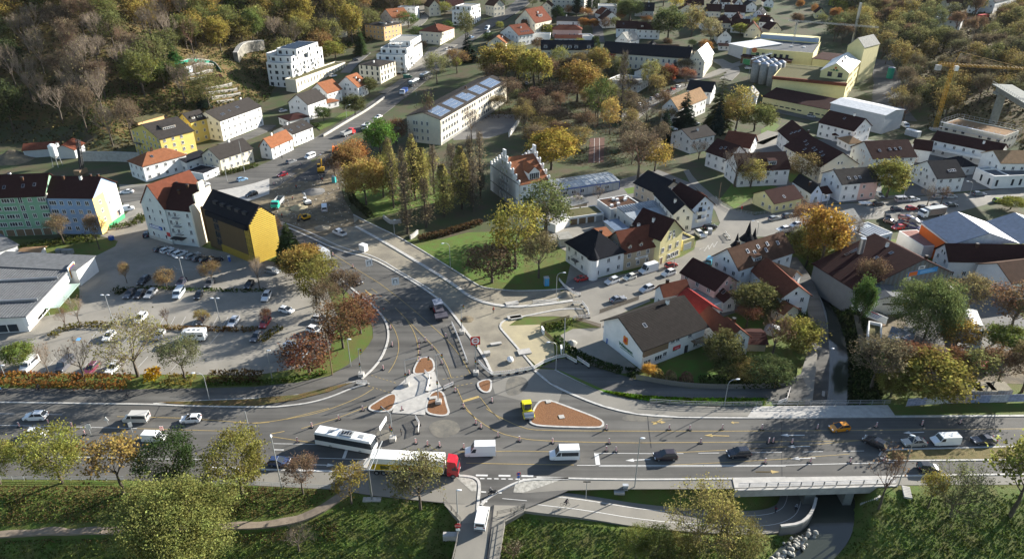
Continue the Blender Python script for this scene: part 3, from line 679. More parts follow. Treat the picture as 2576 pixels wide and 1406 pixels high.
 for f in win:
  ln=fc[f][2];k=max(1,int(ln/3.1));me=win_mesh(ww,wh,wst)
  for j in range(nst):
   z=stp*j+min(1.0,stp-wh-.25)
   for i in range(k):
    if rnd.random()<.10 and k>2:continue
    put(me,'window',root,fc,f,ln*(i+.5)/k-ww/2,z)
 if not nogw and rt in 'xy' and rr>2.4:
  for f in('lr' if rt=='x' else 'fb'):
   ln=fc[f][2];me=win_mesh(.8,1.0,wst)
   for s in((-1.1,.3)if rr>3.2 else(-.4,)):put(me,'window',root,fc,f,ln*(rf if rt=='x' and f=='r' or rt=='y' and f=='f' else 1-rf)+s,he+.4)
 if door is not None:
  f,u,wd,hd,cm=door;put(door_mesh(wd,hd,M[cm]if cm in M else roofm(cm)),'door',root,fc,f,u*fc[f][2],0)
  # chimneys
 for cu,cv in(chim or()):
  if rt=='flat':z0=he;x,y=cu*Lx,cv*D
  else:
   x,y=cu*Lx,cv*D
   if rt=='x':z0=he+rr*(y/(D*rf)if y<D*rf else(D-y)/(D*(1-rf)))
   elif rt=='y':z0=he+rr*(x/(Lx*rf)if x<Lx*rf else(Lx-x)/(Lx*(1-rf)))
   elif rt=='hip':z0=he+rr*min(1,min(x,Lx-x,y,D-y)/(min(Lx,D)/2))
   else:z0=he+rr*y/D
  cb=MB();cb.box(x-.35,y-.3,z0-.6,x+.35,y+.3,z0+1.3);cb.mi=1;cb.box(x-.42,y-.37,z0+1.3,x+.42,y+.37,z0+1.42)
  cb.build('chimney',[roofm('b')if rnd.random()<.4 else wallm('W'),M['dark']],root)
 for k,u,v in sky:
  o,e,s,le,ls=S[k];E_=Vector((e[0],e[1],0));S_=Vector(s);N=E_.cross(S_).normalized();O=Vector((o[0],o[1],he))+E_*(u*le)+S_*(v*ls)+N*(th+.004)
  sb=MB();sb.mi=0;c=[O+E_*x+S_*y for x,y in((0,0),(.85,0),(.85,1.2),(0,1.2))];sb.hexa(c,[p+N*.09 for p in c]);sb.mi=1
  c=[O+E_*x+S_*y+N*.095 for x,y in((.08,.08),(.77,.08),(.77,1.12),(.08,1.12))];sb.quad(*c)
  sb.build('skylight',[M['steel'],M['glass']],root)
 for k,u,v,wd,hd,st in dorm:
  o,e,s,le,ls=S[k];E_=Vector((e[0],e[1],0));hs=Vector((s[0],s[1],0));run=hs.length;hs.normalize();tn=s[2]/run
  O=Vector((o[0],o[1],he))+E_*(u*le)+Vector(s)*(v*ls);back=hs*(hd/max(tn,.2)+.3);Z=Vector((0,0,1))
  db=MB();a0,b0=O-E_*wd/2,O+E_*wd/2;db.mi=0
  db.hexa([a0-Z*.6,b0-Z*.6,b0+back-Z*.6,a0+back-Z*.6],[a0+Z*hd,b0+Z*hd,b0+back+Z*hd,a0+back+Z*hd])
  db.mi=1;ro=.18
  if st=='g':
   rg=wd*.45;f0=O-hs*ro;bk=back+hs*(rg/max(tn,.2))
   for sg in(-1,1):
    lo=E_*(sg*(wd/2+ro))+Z*(hd-.12);pk=Z*(hd+rg)
    q=[f0+lo,f0+pk,f0+bk+pk,f0+bk+lo]
    if sg>0:q=q[::-1]
    db.hexa(q,[p+Z*.14 for p in q])
   db.mi=0;n=db.add([a0+Z*hd,b0+Z*hd,O+Z*(hd+rg)]);db.face(n,n+1,n+2)
  else:db.hexa([a0-E_*ro-hs*ro+Z*(hd+.01),b0+E_*ro-hs*ro+Z*(hd+.01),b0+E_*ro+back+Z*(hd+.3),a0-E_*ro+back+Z*(hd+.3)],[a0-E_*ro-hs*ro+Z*(hd+.14),b0+E_*ro-hs*ro+Z*(hd+.14),b0+E_*ro+back+Z*(hd+.44),a0-E_*ro+back+Z*(hd+.44)])
  dm=db.build('dormer',[wallm(dw),rm],root);me=win_mesh(max(.7,wd-.5),max(.7,hd-.35),wst)
  wo_=bpy.data.objects.new('window',me);link(wo_,dm);wo_.location=a0+E_*((wd-max(.7,wd-.5))/2)+Z*.2-hs*.005;wo_.rotation_euler=(0,0,math.atan2(E_.y,E_.x))
 root['_d']=(Lx,D,he)
 return root
FOOT=[]
def dims(root):return tuple(root['_d'])
def panel(root,name,face,u0,z0,u1,z1,m,t=.06,off=0.0,parent=None):
 Lx,D,he=dims(root);(ox,oy),rz,ln=faces_of(Lx,D)[face]
 mb=MB();mb.box(u0,-t-off,z0,u1,-.001-off,z1);o=mb.build(name,m,parent or root);o.location=(ox,oy,0);o.rotation_euler=(0,0,rz);return o
def balcony(root,face,u,z,wd,dp=1.3,m=None,solid=False):
 Lx,D,he=dims(root);(ox,oy),rz,ln=faces_of(Lx,D)[face]
 mb=MB();mb.box(u,-dp,z-.15,u+wd,0,z)
 if solid:
  for q in((u,-dp,u+wd,-dp+.08),(u,-dp+.08,u+.08,-.01),(u+wd-.08,-dp+.08,u+wd,-.01)):mb.box(q[0],q[1],z,q[2],q[3],z+.95)
 else:
  mb.mi=1
  for q in((u,-dp,u+wd,-dp+.05),(u,-dp+.05,u+.05,-.01),(u+wd-.05,-dp+.05,u+wd,-.01)):mb.box(q[0],q[1],z+.9,q[2],q[3],z+.97)
  k=int(wd/.25)
  for i in range(k+1):x=u+.02+(wd-.04)*i/k;mb.box(x-.02,-dp+.01,z,x+.02,-dp+.04,z+.9)
 o=mb.build('balcony',[m or M['concrete'],M['pole']],root);o.location=(ox,oy,0);o.rotation_euler=(0,0,rz);return o
def text_on(root,name,s,face,u,z,size,m,off=.08,rot=0.0,parent=None,bold=0.0):
 cu=bpy.data.curves.new(name,'FONT');cu.body=s;cu.size=size;cu.extrude=.02;cu.offset=bold;cu.materials.append(m)
 tmp=bpy.data.objects.new(name,cu);me=bpy.data.meshes.new_from_object(tmp);bpy.data.objects.remove(tmp);bpy.data.curves.remove(cu)
 o=bpy.data.objects.new(name,me);link(o,parent or root)
 Lx,D,he=dims(root);(ox,oy),rz,ln=faces_of(Lx,D)[face]
 mt=Matrix.Translation((ox,oy,0))@Matrix.Rotation(rz,4,'Z')@Matrix.Translation((u,-off,z))@Matrix.Rotation(math.pi/2,4,'X')@Matrix.Rotation(rot,4,'Z')
 o.matrix_local=mt;return o
def bars(root,face,u0,u1,z,hh,n,m,off=.1,parent=None):
 for i in range(n):panel(root,'lettering',face,u0,z+i*hh*1.6,u1-(u1-u0)*.18*i,z+i*hh*1.6+hh,m,.012,off,parent)
 # --- the buildings one by one
N_=None
# --- left: apartment blocks, golden extension, tall gabled house
h=house('long green apartment block with white windows above brown garages','B0',(-180,596),(412,572),None,13.2,5.0,'x','G','d',D=12,name='apartment_block',cat='apartment block',win='',chim=((.62,.35),(.62,.7),(.35,.6)),sky=((0,.32,.35),(0,.62,.38),(0,.8,.42)),nogw=True)
Lx,D,he=dims(h);fc=faces_of(Lx,D);kx=Lx/6.6
for j in range(4):
 for i,(u,w_)in enumerate(((.06,2.4),(.19,1.3),(.30,2.4),(.44,1.3),(.565,1.3),(.72,1.2),(.88,2.3))):
  put(win_mesh(w_,1.4 if i!=4 else 2.0),'window',h,fc,'f',u*Lx,3.4+2.62*j-(.0 if i!=4 else.3))
for u in(.02,.2,.36,.5,.64,.8):put(door_mesh(2.5,2.3,M['wood']),'garage_door',h,fc,'f',u*Lx,.1)
panel(h,'gable_parapet','r',-.1,12.4,D+.1,13.4,wallm('C'),.5)
h=house('pale blue apartment block with painted mural on its sunlit gable','B0',(418,588),(862,595),(1105,450),12.4,4.3,'x','B','d',name='apartment_block',cat='apartment block',win='',chim=((.25,.42),(.62,.42),(.72,.62),(.9,.6)),nogw=True)
Lx,D,he=dims(h);fc=faces_of(Lx,D)
for j in range(4):
 for i,(u,w_)in enumerate(((.06,2.3),(.28,1.3),(.46,1.3),(.64,1.3),(.82,1.3))):put(win_mesh(w_,1.35),'window',h,fc,'f',u*Lx,1.3+2.85*j)
mural=mat('mural_yellow',(.66,.47,.16),.85);panel(h,'mural_field','r',.02,0,D*.46,he-.3,mural,.02)
panel(h,'mural_field','r',D*.46,1.6,D-.02,he-.3,M['white'],.021);panel(h,'mural_field','r',D*.3,.0,D-.02,1.6,mat('mural_green',(.05,.28,.12),.85),.028)
pk=mat('mural_pink',(.70,.36,.26),.85)
for i in range(7):panel(h,'mural_stair','r',D*.46+i*.62,1.6,D*.46+(i+1)*.62,8.4-i*.85,pk,.026)
for(u,z)in((.2,3.4),(.2,6.4),(.2,9.2),(.52,2.6),(.52,5.0),(.52,7.2)):put(win_mesh(1.1,1.2),'window',h,fc,'r',u*D,z)
put(win_mesh(1.8,1.9,'s'),'window',h,fc,'r',.74*D,1.9)
h=house('tall pale house with steep red gable roof and blue sign across its front','B0',(1325,640),(1545,700),None,11.8,6.6,'y','WG','r',D=15,name='tall_house',win='',chim=((.85,.3),(.7,.55),(.3,.8)),ov=.25,nogw=True)
Lx,D,he=dims(h);fc=faces_of(Lx,D)
for j in range(4):
 for u in(.2,.42,.74):put(win_mesh(.9 if u!=.42 else.6,1.4 if u!=.42 else 1.0,'n'),'window',h,fc,'f',u*Lx,1.4+2.75*j)
put(win_mesh(.7,1.0),'window',h,fc,'f',Lx*.42,13.2)
panel(h,'plinth','f',-.1,-.5,Lx+.1,1.0,wallm('S'),.12)
sg=panel(h,'sign','f',Lx*.14,4.0,Lx*.68,5.1,M['blue'],.12);bars(h,'f',Lx*.24,Lx*.62,4.3,.28,2,M['white'],.13,sg);panel(h,'sign_mark','f',Lx*.16,4.2,Lx*.22,4.9,M['white'],.02,.125,sg)
panel(h,'sign','f',Lx*.84,2.6,Lx*.98,3.9,M['red'],.12)
h=house('balcony wing of the tall pale house under dark red roof','B0',(1548,700),(1792,726),None,11.6,6.0,'x','WG','d',D=13,name='house_wing',win='',chim=((.35,.3),(.6,.42)),ov=.2,nogw=True)
Lx,D,he=dims(h);fc=faces_of(Lx,D)
for j in range(4):
 for u in(.08,.3,.78):put(win_mesh(.95,1.5,'n'),'window',h,fc,'f',u*Lx,1.2+2.75*j)
for j in(1,2,3):balcony(h,'f',Lx*.26,2.75*j+1.0,2.4,1.2)
panel(h,'gable_wall','r',-.2,0,D+.2,13.4,wallm('C'),.5);panel(h,'gable_wall','r',D*.18,13.4,D*.8,16.2,wallm('C'),.5);panel(h,'gable_wall','r',D*.4,16.2,D*.6,19,wallm('C'),.5)
panel(h,'porch_roof','f',Lx*.1,2.6,Lx*.6,2.8,M['dark'],2.0)
h=house('golden metal-clad building with ribbed gable and black roof','B0',(1905,690),(2335,850),(2556,748),12.6,4.4,'x','BR','k',name='golden_building',cat='building',win='',chim=(),ov=.12,nogw=True)
Lx,D,he=dims(h);fc=faces_of(Lx,D);gm=mat('gold_metal',(.46,.32,.05),.38,.12,1.2,metal=.45)
panel(h,'gable_backing','r',0,-.5,D,he,mat('gold_dark',(.17,.12,.03),.5),.006)
for i in range(40):
 z=-.4+i*.6;u0,u1=0.0,D
 if z>he-.3:t=min(.5,(z-he+.5)/4.4*.5);u0,u1=D*t,D*(1-t)
 if u1-u0<.5:break
 mb=MB();mb.hexa([(u0,-.30,z),(u1,-.30,z),(u1,-.01,z),(u0,-.01,z)],[(u0,-.16,z+.34),(u1,-.16,z+.34),(u1,-.01,z+.34),(u0,-.01,z+.34)])
 o=mb.build('slat',gm,h);o.location=(Lx,0,0);o.rotation_euler=(0,0,math.pi/2)
panel(h,'plinth','f',6.0,-1.5,Lx-.3,2.4,gm,.08);panel(h,'corner_panel','f',Lx-2.6,2.4,Lx-.2,he-.5,gm,.05)
panel(h,'cornice','f',2.0,he-1.6,Lx-.3,he-.1,roofm('k'),.9)
for j in range(4):
 for u in(.19,.25):put(win_mesh(1.1,2.1,'s'),'window',h,fc,'f',u*Lx,1.8+2.5*j)
 for u in(.87,.95):put(win_mesh(1.0,1.5,'s'),'window',h,fc,'f',u*Lx,1.2+2.6*j)
for u in(.2,.36,.52,.68,.84):
 mb=MB();y=1.4;x=u*Lx;z0=he+4.4*y/(D/2);mb.box(x-.9,y,z0-.5,x+.9,y+2.2,z0+1.3);mb.build('dormer',M['dark'],h)
h=house('dark brown stair block between pale tall house and golden building','B0',(1795,712),(1905,690),None,11.2,0,'flat','BR','e',D=9,name='stair_block',cat='building',win='',chim=(),ns=4)
# --- supermarket
h=house('supermarket hall with grey ribbed roof and white fascia','C0',(222,432),(692,-72),None,4.6,.6,'pent','W','e',D=42,name='supermarket',cat='supermarket',win='',chim=(),ov=1.0)
Lx,D,he=dims(h);mb=MB();k=.6/D
for i in range(60):
 y=-.9+i*(D+1.8)/60;z=he+k*y+.22;mb.box(-1.0,y,z-.02,Lx+1.0,y+.16,z+.09)
o=mb.build('roof_rib',roofm('e'),h);o['kind']='stuff'
for u in(.22,.62):
 mb=MB();mb.box(u*Lx,-.5,he+.28,u*Lx+.3,D,he+1.0);mb.build('snow_guard',M['steel'],h)
panel(h,'fascia','f',-1.0,he-2.6,Lx+1.0,he-.05,M['white'],1.05)
lg=panel(h,'logo_sign','f',Lx*.78,he-2.2,Lx*.92,he+1.2,M['white'],.25,1.06)
panel(h,'logo_border','f',Lx*.787,he-2.05,Lx*.913,he+1.05,mat('logo_yellow',(.80,.45,.03),.5),.03,1.32,lg);panel(h,'logo_border','f',Lx*.797,he-1.9,Lx*.903,he+.9,M['red'],.02,1.36,lg)
panel(h,'logo_field','f',Lx*.806,he-1.75,Lx*.894,he+.75,mat('logo_navy',(.02,.04,.16),.5),.02,1.39,lg)
text_on(h,'logo_letter','A','f',Lx*.815,he-.95,1.9,M['lamp_glass'],1.43,0,lg,.03);text_on(h,'lettering','ALDI','f',Lx*.813,he-1.55,.62,M['white'],1.43,0,lg)
fc=faces_of(Lx,D)
for i in range(7):put(win_mesh(2.0,1.2,'s'),'window',h,fc,'f',5+i*2.4,.3)
for i in range(10):put(win_mesh(2.2,2.0,'s'),'window',h,fc,'l',D-27+i*2.5,.3)
for i in range(4):
 mb=MB();mb.box(.2,.6+i*3.2,-.2,.55,.95+i*3.2,he);mb.build('column',M['pole'],h)
mb=MB();mb.box(7,-4.6,2.3,20,-1.4,2.42);
for x in(7.4,13.5,19.6):mb.bar((x,-4.2,0),(x,-4.2,2.3),.07);mb.bar((x,-1.6,0),(x,-1.6,2.3),.07)
mb.build('bicycle_shelter',mat('shelter_green',(.32,.42,.36),.3),h)
h=house('white store wing with flat sloping roof behind supermarket','B0',(715,1275),(888,1145),None,4.8,.5,'pent','W','e',D=26,name='store_wing',cat='supermarket',win='',chim=(),ov=.3)
h=house('low white delivery building at the left edge of the car park','B0',(-120,1130),(160,1040),None,4.2,.4,'pent','W','e',D=14,name='delivery_building',cat='building',win='',chim=())
h=house('low pale wagon shed beside the delivery building','B0',(180,1115),(370,1105),None,2.4,.5,'x','W','t',D=3.5,name='shed',cat='shed',win='',chim=(),nogw=True)
# --- along the left street
house('white house with orange hipped roof below the yellow house','B0',(1340,300),(1745,190),None,6.2,3.2,'hip','W','o',D=10.5,sky=((0,.3,.45),),chim=((.42,.5),))
house('low white wing with dark roof beside the orange hipped house','B0',(1748,262),(1940,190),None,4.2,1.2,'x','W','k',D=7,chim=(),nogw=True)
house('white flat-roofed garage with dark doors at the street bend','B0',(1910,372),(2055,312),None,2.8,0,'flat','W','k',D=9,name='garage',cat='garage',chim=(),para=.1,win='f',wh=1.0)
house('white house with grey-brown roof and bushes by the street','B0',(2065,232),(2370,132),(1925,180),5.6,3.3,'x','C','f',chim=((.6,.5),))
h=house('bright yellow house with dark roof, roof box and stepped white windows','A0',(1500,1310),(1815,1232),(1322,1198),10.4,4.0,'x','Y','f',name='yellow_house',cat='house',chim=((.78,.6),),dorm=((0,.5,.42,5.5,1.2,'s'),),dw='K',ns=4)
balcony(h,'l',2.0,5.6,5,1.4,M['dark'])
house('yellow rear wing with dark roof between yellow house and white row','A0',(1790,1150),(1938,1112),None,9.6,3.0,'x','Y','f',D=9,dorm=((0,.3,.2,1.5,1.0,'s'),(0,.7,.2,2.4,1.0,'s')),chim=())
house('long white row house with grey roof below the terraced gardens','A0',(2065,1140),(2450,1002),(1930,1075),9.0,3.4,'x','W','f',chim=((.25,.62),(.86,.55)),sky=((0,.15,.3),(0,.2,.32),(0,.36,.4),(0,.55,.45),(0,.58,.45)))
house('ochre shed with red fascia at the edge of the wood','A0',(1290,1140),(1540,1095),None,3.2,.4,'pent','O','m',D=5,name='shed',cat='shed',win='',chim=())
house('construction shed with rust-red roof below the wooded slope','B0',(215,150),(500,128),None,3.4,1.6,'x','GR','r',D=8,name='shed',cat='shed',win='',chim=(),nogw=True)
house('gabled red-roofed shed beside the tall drilling rig','B0',(505,150),(695,145),None,3.6,2.2,'y','GR','r',D=9,name='shed',cat='shed',win='',chim=(),nogw=True)
# --- white apartment buildings
def blocks(label,tl,A,B,C,he,list_,zl='e',name='apartment_building',wall='W',group=None):
 a,ang,Lx,D=frame_of(tl,A,B,C,he,None,zl)
 zb=.5*(H(*a)+H(a[0]+math.cos(ang)*Lx,a[1]+math.sin(ang)*Lx));root=empty(name,(a[0],a[1],zb),ang,label,'apartment building',group)
 root['_d']=(Lx,D,he);FOOT.append((a,ang,Lx,D))
 for(x0,y0,z0,x1,y1,z1,cw)in list_:
  X0,X1,Y0,Y1=x0*Lx,x1*Lx,y0*D,y1*D
  mb=MB();mb.box(X0,Y0,z0,X1,Y1,z1);mb.build('wall',wallm(cw),root)
  mb=MB();mb.box(X0+.3,Y0+.3,z1-.04,X1-.3,Y1-.3,z1+.05);mb.build('roof',roofm('s'),root)
  mb=MB()
  for q in((X0,Y0,X1,Y0+.25),(X0,Y1-.25,X1,Y1),(X0,Y0+.25,X0+.25,Y1-.25),(X1-.25,Y0+.25,X1,Y1-.25)):mb.box(*q[:2],z1+.001,*q[2:],z1+.5)
  mb.build('parapet',wallm(cw),root)
  nst=max(1,round((z1-max(0,z0))/3));
  for j in range(nst):
   z=max(0,z0)+j*(z1-max(0,z0))/nst+.7
   for f,(ox,oy),rz,ln in(('f',(X0,Y0),0,X1-X0),('r',(X1,Y0),math.pi/2,Y1-Y0)):
    k=max(1,int(ln/3.6))
    for i in range(k):
     wd=1.9 if(i+j)%3==0 else.95
     o=bpy.data.objects.new('window',win_mesh(wd,1.75,'s'));link(o,root);u=ln*(i+.5)/k-wd/2
     o.location=(ox+math.cos(rz)*u,oy+math.sin(rz)*u,z);o.rotation_euler=(0,0,rz)
 return root
b=blocks('large stepped white apartment building with roof terraces below the wood','A1',(110,592),(345,612),(680,452),12.6,[(0,0,-4,1,.55,12.6,'W'),(.12,.55,-4,1,1,15.4,'W'),(.02,.1,12.6,.9,.56,15.5,'W'),(.15,.24,15.5,.95,.92,18.6,'W'),(-.25,.2,9,0,.5,16,'W')])
Lx,D,he=dims(b)
for i in range(4):
 mb=MB();mb.hexa([(Lx*.2,D*(.3+i*.14),18.7),(Lx*.85,D*(.3+i*.14),18.7),(Lx*.85,D*(.41+i*.14),18.7),(Lx*.2,D*(.41+i*.14),18.7)],[(Lx*.2,D*(.3+i*.14),18.8),(Lx*.85,D*(.3+i*.14),18.8),(Lx*.85,D*(.41+i*.14),19.6),(Lx*.2,D*(.41+i*.14),19.6)]);mb.build('solar_panel',M['glass'],b)
for j in range(1,4):
 for u in(.12,.4,.7,.86):balcony(b,'r',D*u*.9,3*j,3.2,1.3,wallm('W'),True)
b['_d']=(Lx,D,he)
pd=house('cream podium garage with slit windows and planted roof below the white apartments','A1',(395,800),(850,560),None,4.2,0,'flat','C','m',D=7,name='podium',cat='building',chim=(),win='f',ww=.6,wh=2.2,wst='s',para=.6)
b=blocks('white apartment building with glass roof terrace along the street','A1',(1145,518),(1415,532),(1700,385),9.4,[(0,0,-3,1,.48,9.4,'W'),(.1,.5,-3,1,1,10.4,'W'),(.08,.12,9.4,1,.48,12.4,'W'),(.25,.35,12.4,1.0,.96,15.2,'W')])
Lx,D,he=dims(b);mb=MB()
for i in range(8):mb.bar((Lx*.35+i*1.0,D*.14,15),(Lx*.35+i*1.0,D*.34,15.2),.08,n=4)
mb.bar((Lx*.35,D*.14,12.4),(Lx*.35,D*.14,15),.1,n=4);mb.bar((Lx*.35+7,D*.14,12.4),(Lx*.35+7,D*.14,15),.1,n=4);mb.build('pergola',M['white'],b)
for j in range(0,3):balcony(b,'f',1.0,3.1*j+.2,Lx-3,1.4,wallm('W'),True)
for j in range(1,3):balcony(b,'r',D*.3,3.1*j,3,1.3,wallm('W'),True)
blocks('white cubic apartment building by the upper street','A1',(1855,102),(2025,118),(2205,68),9.5,[(0,0,-3,1,1,9.5,'W'),(.1,.15,9.5,1,.95,12.2,'W')])
house('beige villa with dark low hipped roof on cream podium','A1',(1178,640),(1322,566),(922,640),8.8,1.0,'hip','C','f',chim=((.3,.5),),wst='s',wh=1.9,ns=3,name='villa',cat='house',ov=.2)
# --- houses on the slope side of the street
house('white house with orange roof and small dark dormer below the beige villa','A1',(775,800),(970,826),(1052,775),6.0,5.0,'y','W','o',dorm=((1,.55,.3,1.6,1.2,'g'),))
house('white house with bright orange roof behind the brown-roofed one','A1',(522,850),(685,882),(816,830),6.4,4.4,'y','W','o',chim=((.3,.5),))
house('white house with brown roof gable to the street and round garden tree','A1',(320,962),(500,986),(640,920),7.6,4.2,'y','W','f',chim=())
house('small white annex with orange hipped roof behind garden shrubs','A1',(675,975),(790,945),None,3.0,1.2,'hip','W','o',D=6,chim=())
house('small house with dark red hipped roof and white walls','A1',(225,1098),(330,1136),(478,1085),3.6,1.2,'hip','W','d',chim=())
house('white house with brown roof and three roof hatches','A1',(360,1262),(545,1192),(278,1195),5.6,2.4,'x','W','f',sky=((0,.08,.3),(0,.45,.32),(0,.72,.35)),chim=((.25,.5),))
house('white cottage with orange roof near the street kerb','B1',(157,124),(352,38),(28,118),5.0,3.4,'x','W','o',chim=((.35,.5),))
# --- school with solar roof
h=house('long white school building with solar panels on its grey roof','A1',(1430,1092),(1745,1126),(2130,712),11.3,2.3,'y','C','f',name='school',cat='school',win='',chim=((.42,.6),),ov=.5,nogw=True)
Lx,D,he=dims(h);fc=faces_of(Lx,D)
for j in range(3):
 for i in range(26):
  if i%7!=6:put(win_mesh(2.0,1.8),'window',h,fc,'r',2+i*(D-6)/26,1.6+3.4*j)
 for u in(.12,.2,.36,.52):put(win_mesh(1.0,1.7),'window',h,fc,'f',u*Lx+1,1.4+3.3*j)
panel(h,'plinth','r',1,0,D-1,1.2,roofm('s'),.05)
pm=MB();pm.mi=1;pm.box(0,0,0,1.0,1.7,.06);pm.mi=0;pm.box(.04,.04,.06,.96,1.66,.075);pme=pm.mesh('solar_panel',[mat('solar',(.13,.17,.24),.18,.2,.5,spec=.9),M['steel']])
S=roof_geo('y',Lx,D,he,2.3,.5)[1];E_=Vector((0,1,0));S_=Vector(S[2]);Nn=E_.cross(S_).normalized();ml=S[4]
MM=Matrix((E_.to_4d(),S_.to_4d(),Nn.to_4d(),(0,0,0,1))).transposed();MM[3]=(0,0,0,1)
for g0,g1 in((.03,.17),(.21,.35),(.39,.53),(.57,.71),(.75,.93)):
 n=int((g1-g0)*D/1.04)
 for r_ in range(3):
  for i in range(n):
   if(g0==.39 and i>n-3 and r_==2):continue
   o=bpy.data.objects.new('solar_panel',pme);link(o,h)
   p=Vector((Lx,0,he))+E_*(g0*D+i*1.04)+S_*(1.2+r_*(ml-1.8)/3)+Nn*.27
   mm=MM.copy();mm.translation=p;o.matrix_local=mm@Matrix.Diagonal((1,(ml-2.2)/3/1.7,1,1))
   # --- upper left town
h=house('white villa with dark mansard roof and tall brick chimney','A1',(630,240),(865,250),(945,200),7.5,4.5,'x','C','f',D=None,name='villa',cat='house',dorm=((0,.62,.05,4.2,3.0,'g'),),chim=((.75,.5),))
house('peach coloured block with dark flat-hipped roof','A1',(1215,262),(1378,210),(1168,185),8.6,1.8,'hip','O','f',dorm=((0,.3,.3,1.4,1.0,'s'),(0,.65,.3,1.4,1.0,'s')),chim=())
house('cream corner house with red hipped roof by the street','A1',(1548,288),(1740,312),(1850,240),7.6,3.4,'hip','C','r',chim=((.35,.6),(.6,.3)))
house('white house with steep orange roof at the wood edge','A1',(1180,135),(1300,186),(1390,130),5.5,5.0,'y','W','o')
house('white flat-roofed block beside the steep orange roof','A1',(1345,70),(1512,82),(1545,62),8.0,0,'flat','W','s',chim=())
house('beige gabled house at the top edge with brown roof','A1',(1640,72),(1748,62),None,6.4,4.5,'y','C','b',D=13)
house('white house with dark red roof at the top edge','A1',(1820,66),(1978,42),None,3.6,4.0,'x','W','d',D=10)
house('narrow beige house with brown roof beside the broad street','A1',(2250,62),(2352,42),None,7.5,4,'y','C','b',D=10)
house('white gabled house with red-brown roof facing the street fork','A1',(2312,290),(2482,345),(2540,285),6.4,5.0,'y','W','r',sky=((1,.3,.2),(1,.45,.2),(1,.6,.2),(1,.75,.2)))
house('small cream house with orange roof below the red-brown gable','A1',(2190,400),(2360,412),(2405,370),4.2,3.8,'y','C','o')
# --- upper middle town
h=house('large beige gabled house with red roof and dark dormers','A2',(60,192),(250,226),(298,150),6.8,8.0,'y','C','r',dorm=((1,.5,.3,4,2.0,'s'),),name='large_house')
house('low cream annex with brown lean-to roof beside the large gable','A2',(130,250),(265,256),(340,196),4.2,.8,'pent','C','b',chim=())
house('narrow beige house behind the large red gable','A2',(300,62),(400,66),None,8.6,3,'y','C','b',D=12)
house('pale eight-storey tower block behind two dark cypresses','A2',(405,112),(703,136),None,24,0,'flat','S','s',D=14,zl='g',name='tower_block',cat='apartment block',chim=(),ns=8,ww=1.4)
house('long grey-roofed white row with six windows','A2',(450,196),(668,202),None,4.6,2.2,'x','W','f',D=9,chim=((.4,.5),))
house('pink row house with red hipped roof','A2',(412,280),(686,284),None,4.8,2.6,'hip','P','r',D=9)
house('low shed with red tiled roof below the pink row house','A2',(435,362),(685,364),None,3.0,1.6,'x','W','r',D=7,chim=())
house('long white flat garage wall behind the white gable','A2',(165,322),(388,330),None,3.5,0,'flat','W','s',D=6,chim=(),win='')
house('white flat garages by the narrow lane','A2',(690,352),(802,346),None,3.0,0,'flat','W','s',D=10,chim=(),win='',name='garage',cat='garage')
house('white modern block with roof terrace at the top edge','A2',(840,62),(1015,66),None,7.5,0,'flat','W','s',D=12,chim=())
house('small white house with red roof behind the white gable by the lane','A2',(865,140),(965,132),None,4.0,4.0,'y','W','r',D=10)
house('white gabled house with dark roof at the lane corner','A2',(882,192),(1046,186),None,5.4,5.0,'y','W','d',D=12)
house('left half of the white terrace with dark red roof','A2',(1012,266),(1205,272),None,6.0,4.0,'x','W','d',D=10,sky=((0,.3,.5),))
house('right half of the white terrace with dark red roof','A2',(1210,276),(1420,284),None,6.0,4.0,'x','W','d',D=10,dorm=((0,.2,.3,1.5,1.0,'s'),))
house('dark house with black-blue roof and roof windows at the top','A2',(1185,100),(1360,108),None,4.0,5.0,'x','GR','k',D=12,sky=((0,.4,.5),(0,.7,.5)))
h=house('yellowish row with black roof and six white dormers','A2',(305,466),(795,472),None,7.6,4.4,'x','C','k',D=12,chim=(),dorm=tuple((0,u,.12,2.0,1.6,'s')for u in(.08,.32,.45,.55,.67,.91)))
house('bright lit end wing with pale roof of the long black-roofed building','A2',(1690,568),(1838,586),(1970,470),8.9,5.6,'y','C','w',name='end_wing',cat='building',chim=((.4,.7),),ns=3,wh=1.6,ov=.3)  # near-white roof colour holds the painted sun glare of the lit slope
h=house('long barrack-like building with black roof and red painted end','A2',(880,478),(1690,568),None,8.6,5.0,'x','C','k',D=14,name='long_building',cat='building',chim=((.28,.5),),ww=1.2,wh=2.0,ns=2)
Lx,D,he=dims(h);panel(h,'red_wall_field','f',.3,4.4,Lx*.16,he-.4,mat('red_wall',(.30,.03,.04),.8),.05)
house('gabled wing with pale worn roof behind the long building','A2',(1000,378),(1128,402),(1166,345),7.0,5.0,'y','W','s')
house('white hall with black roof and open white gable frame','A2',(1182,668),(1392,700),(1462,630),4.6,3.0,'y','W','k',chim=(),wst='s')
house('low flat white building with pale grey roof among the trees','A2',(930,745),(1215,800),(1268,715),4.2,0,'flat','W','s',chim=())
house('tiny white gable peeking over the black roof','A2',(1315,440),(1396,443),None,3.0,2.4,'y','W','k',D=8,chim=(),nogw=True)
house('tiny white gable near the lit hip end','A2',(1665,486),(1725,489),None,3.0,2.4,'y','W','k',D=8,chim=(),nogw=True)
house('low brown shed roof behind the black-roofed building','A2',(1320,446),(1600,452),None,3.0,1.0,'x','K','b',D=8,chim=(),nogw=True)
house('white house with tan roof next to the row of parked cars','A2',(1440,1002),(1590,1030),(1678,882),7.4,4.4,'y','W','t',chim=())
house('white house with black roof behind the tan-roofed house','A2',(1675,842),(1900,872),None,6.0,3.8,'x','W','k',D=12,chim=())
house('white house with grey roof beside the dark spruce','A2',(1530,1242),(1716,1310),(1900,1255),6.3,2.6,'y','W','f')
house('white house with weathered grey roof near the brewery silos','A2',(2200,905),(2330,918),(2373,868),7.2,3.2,'y','W','s')
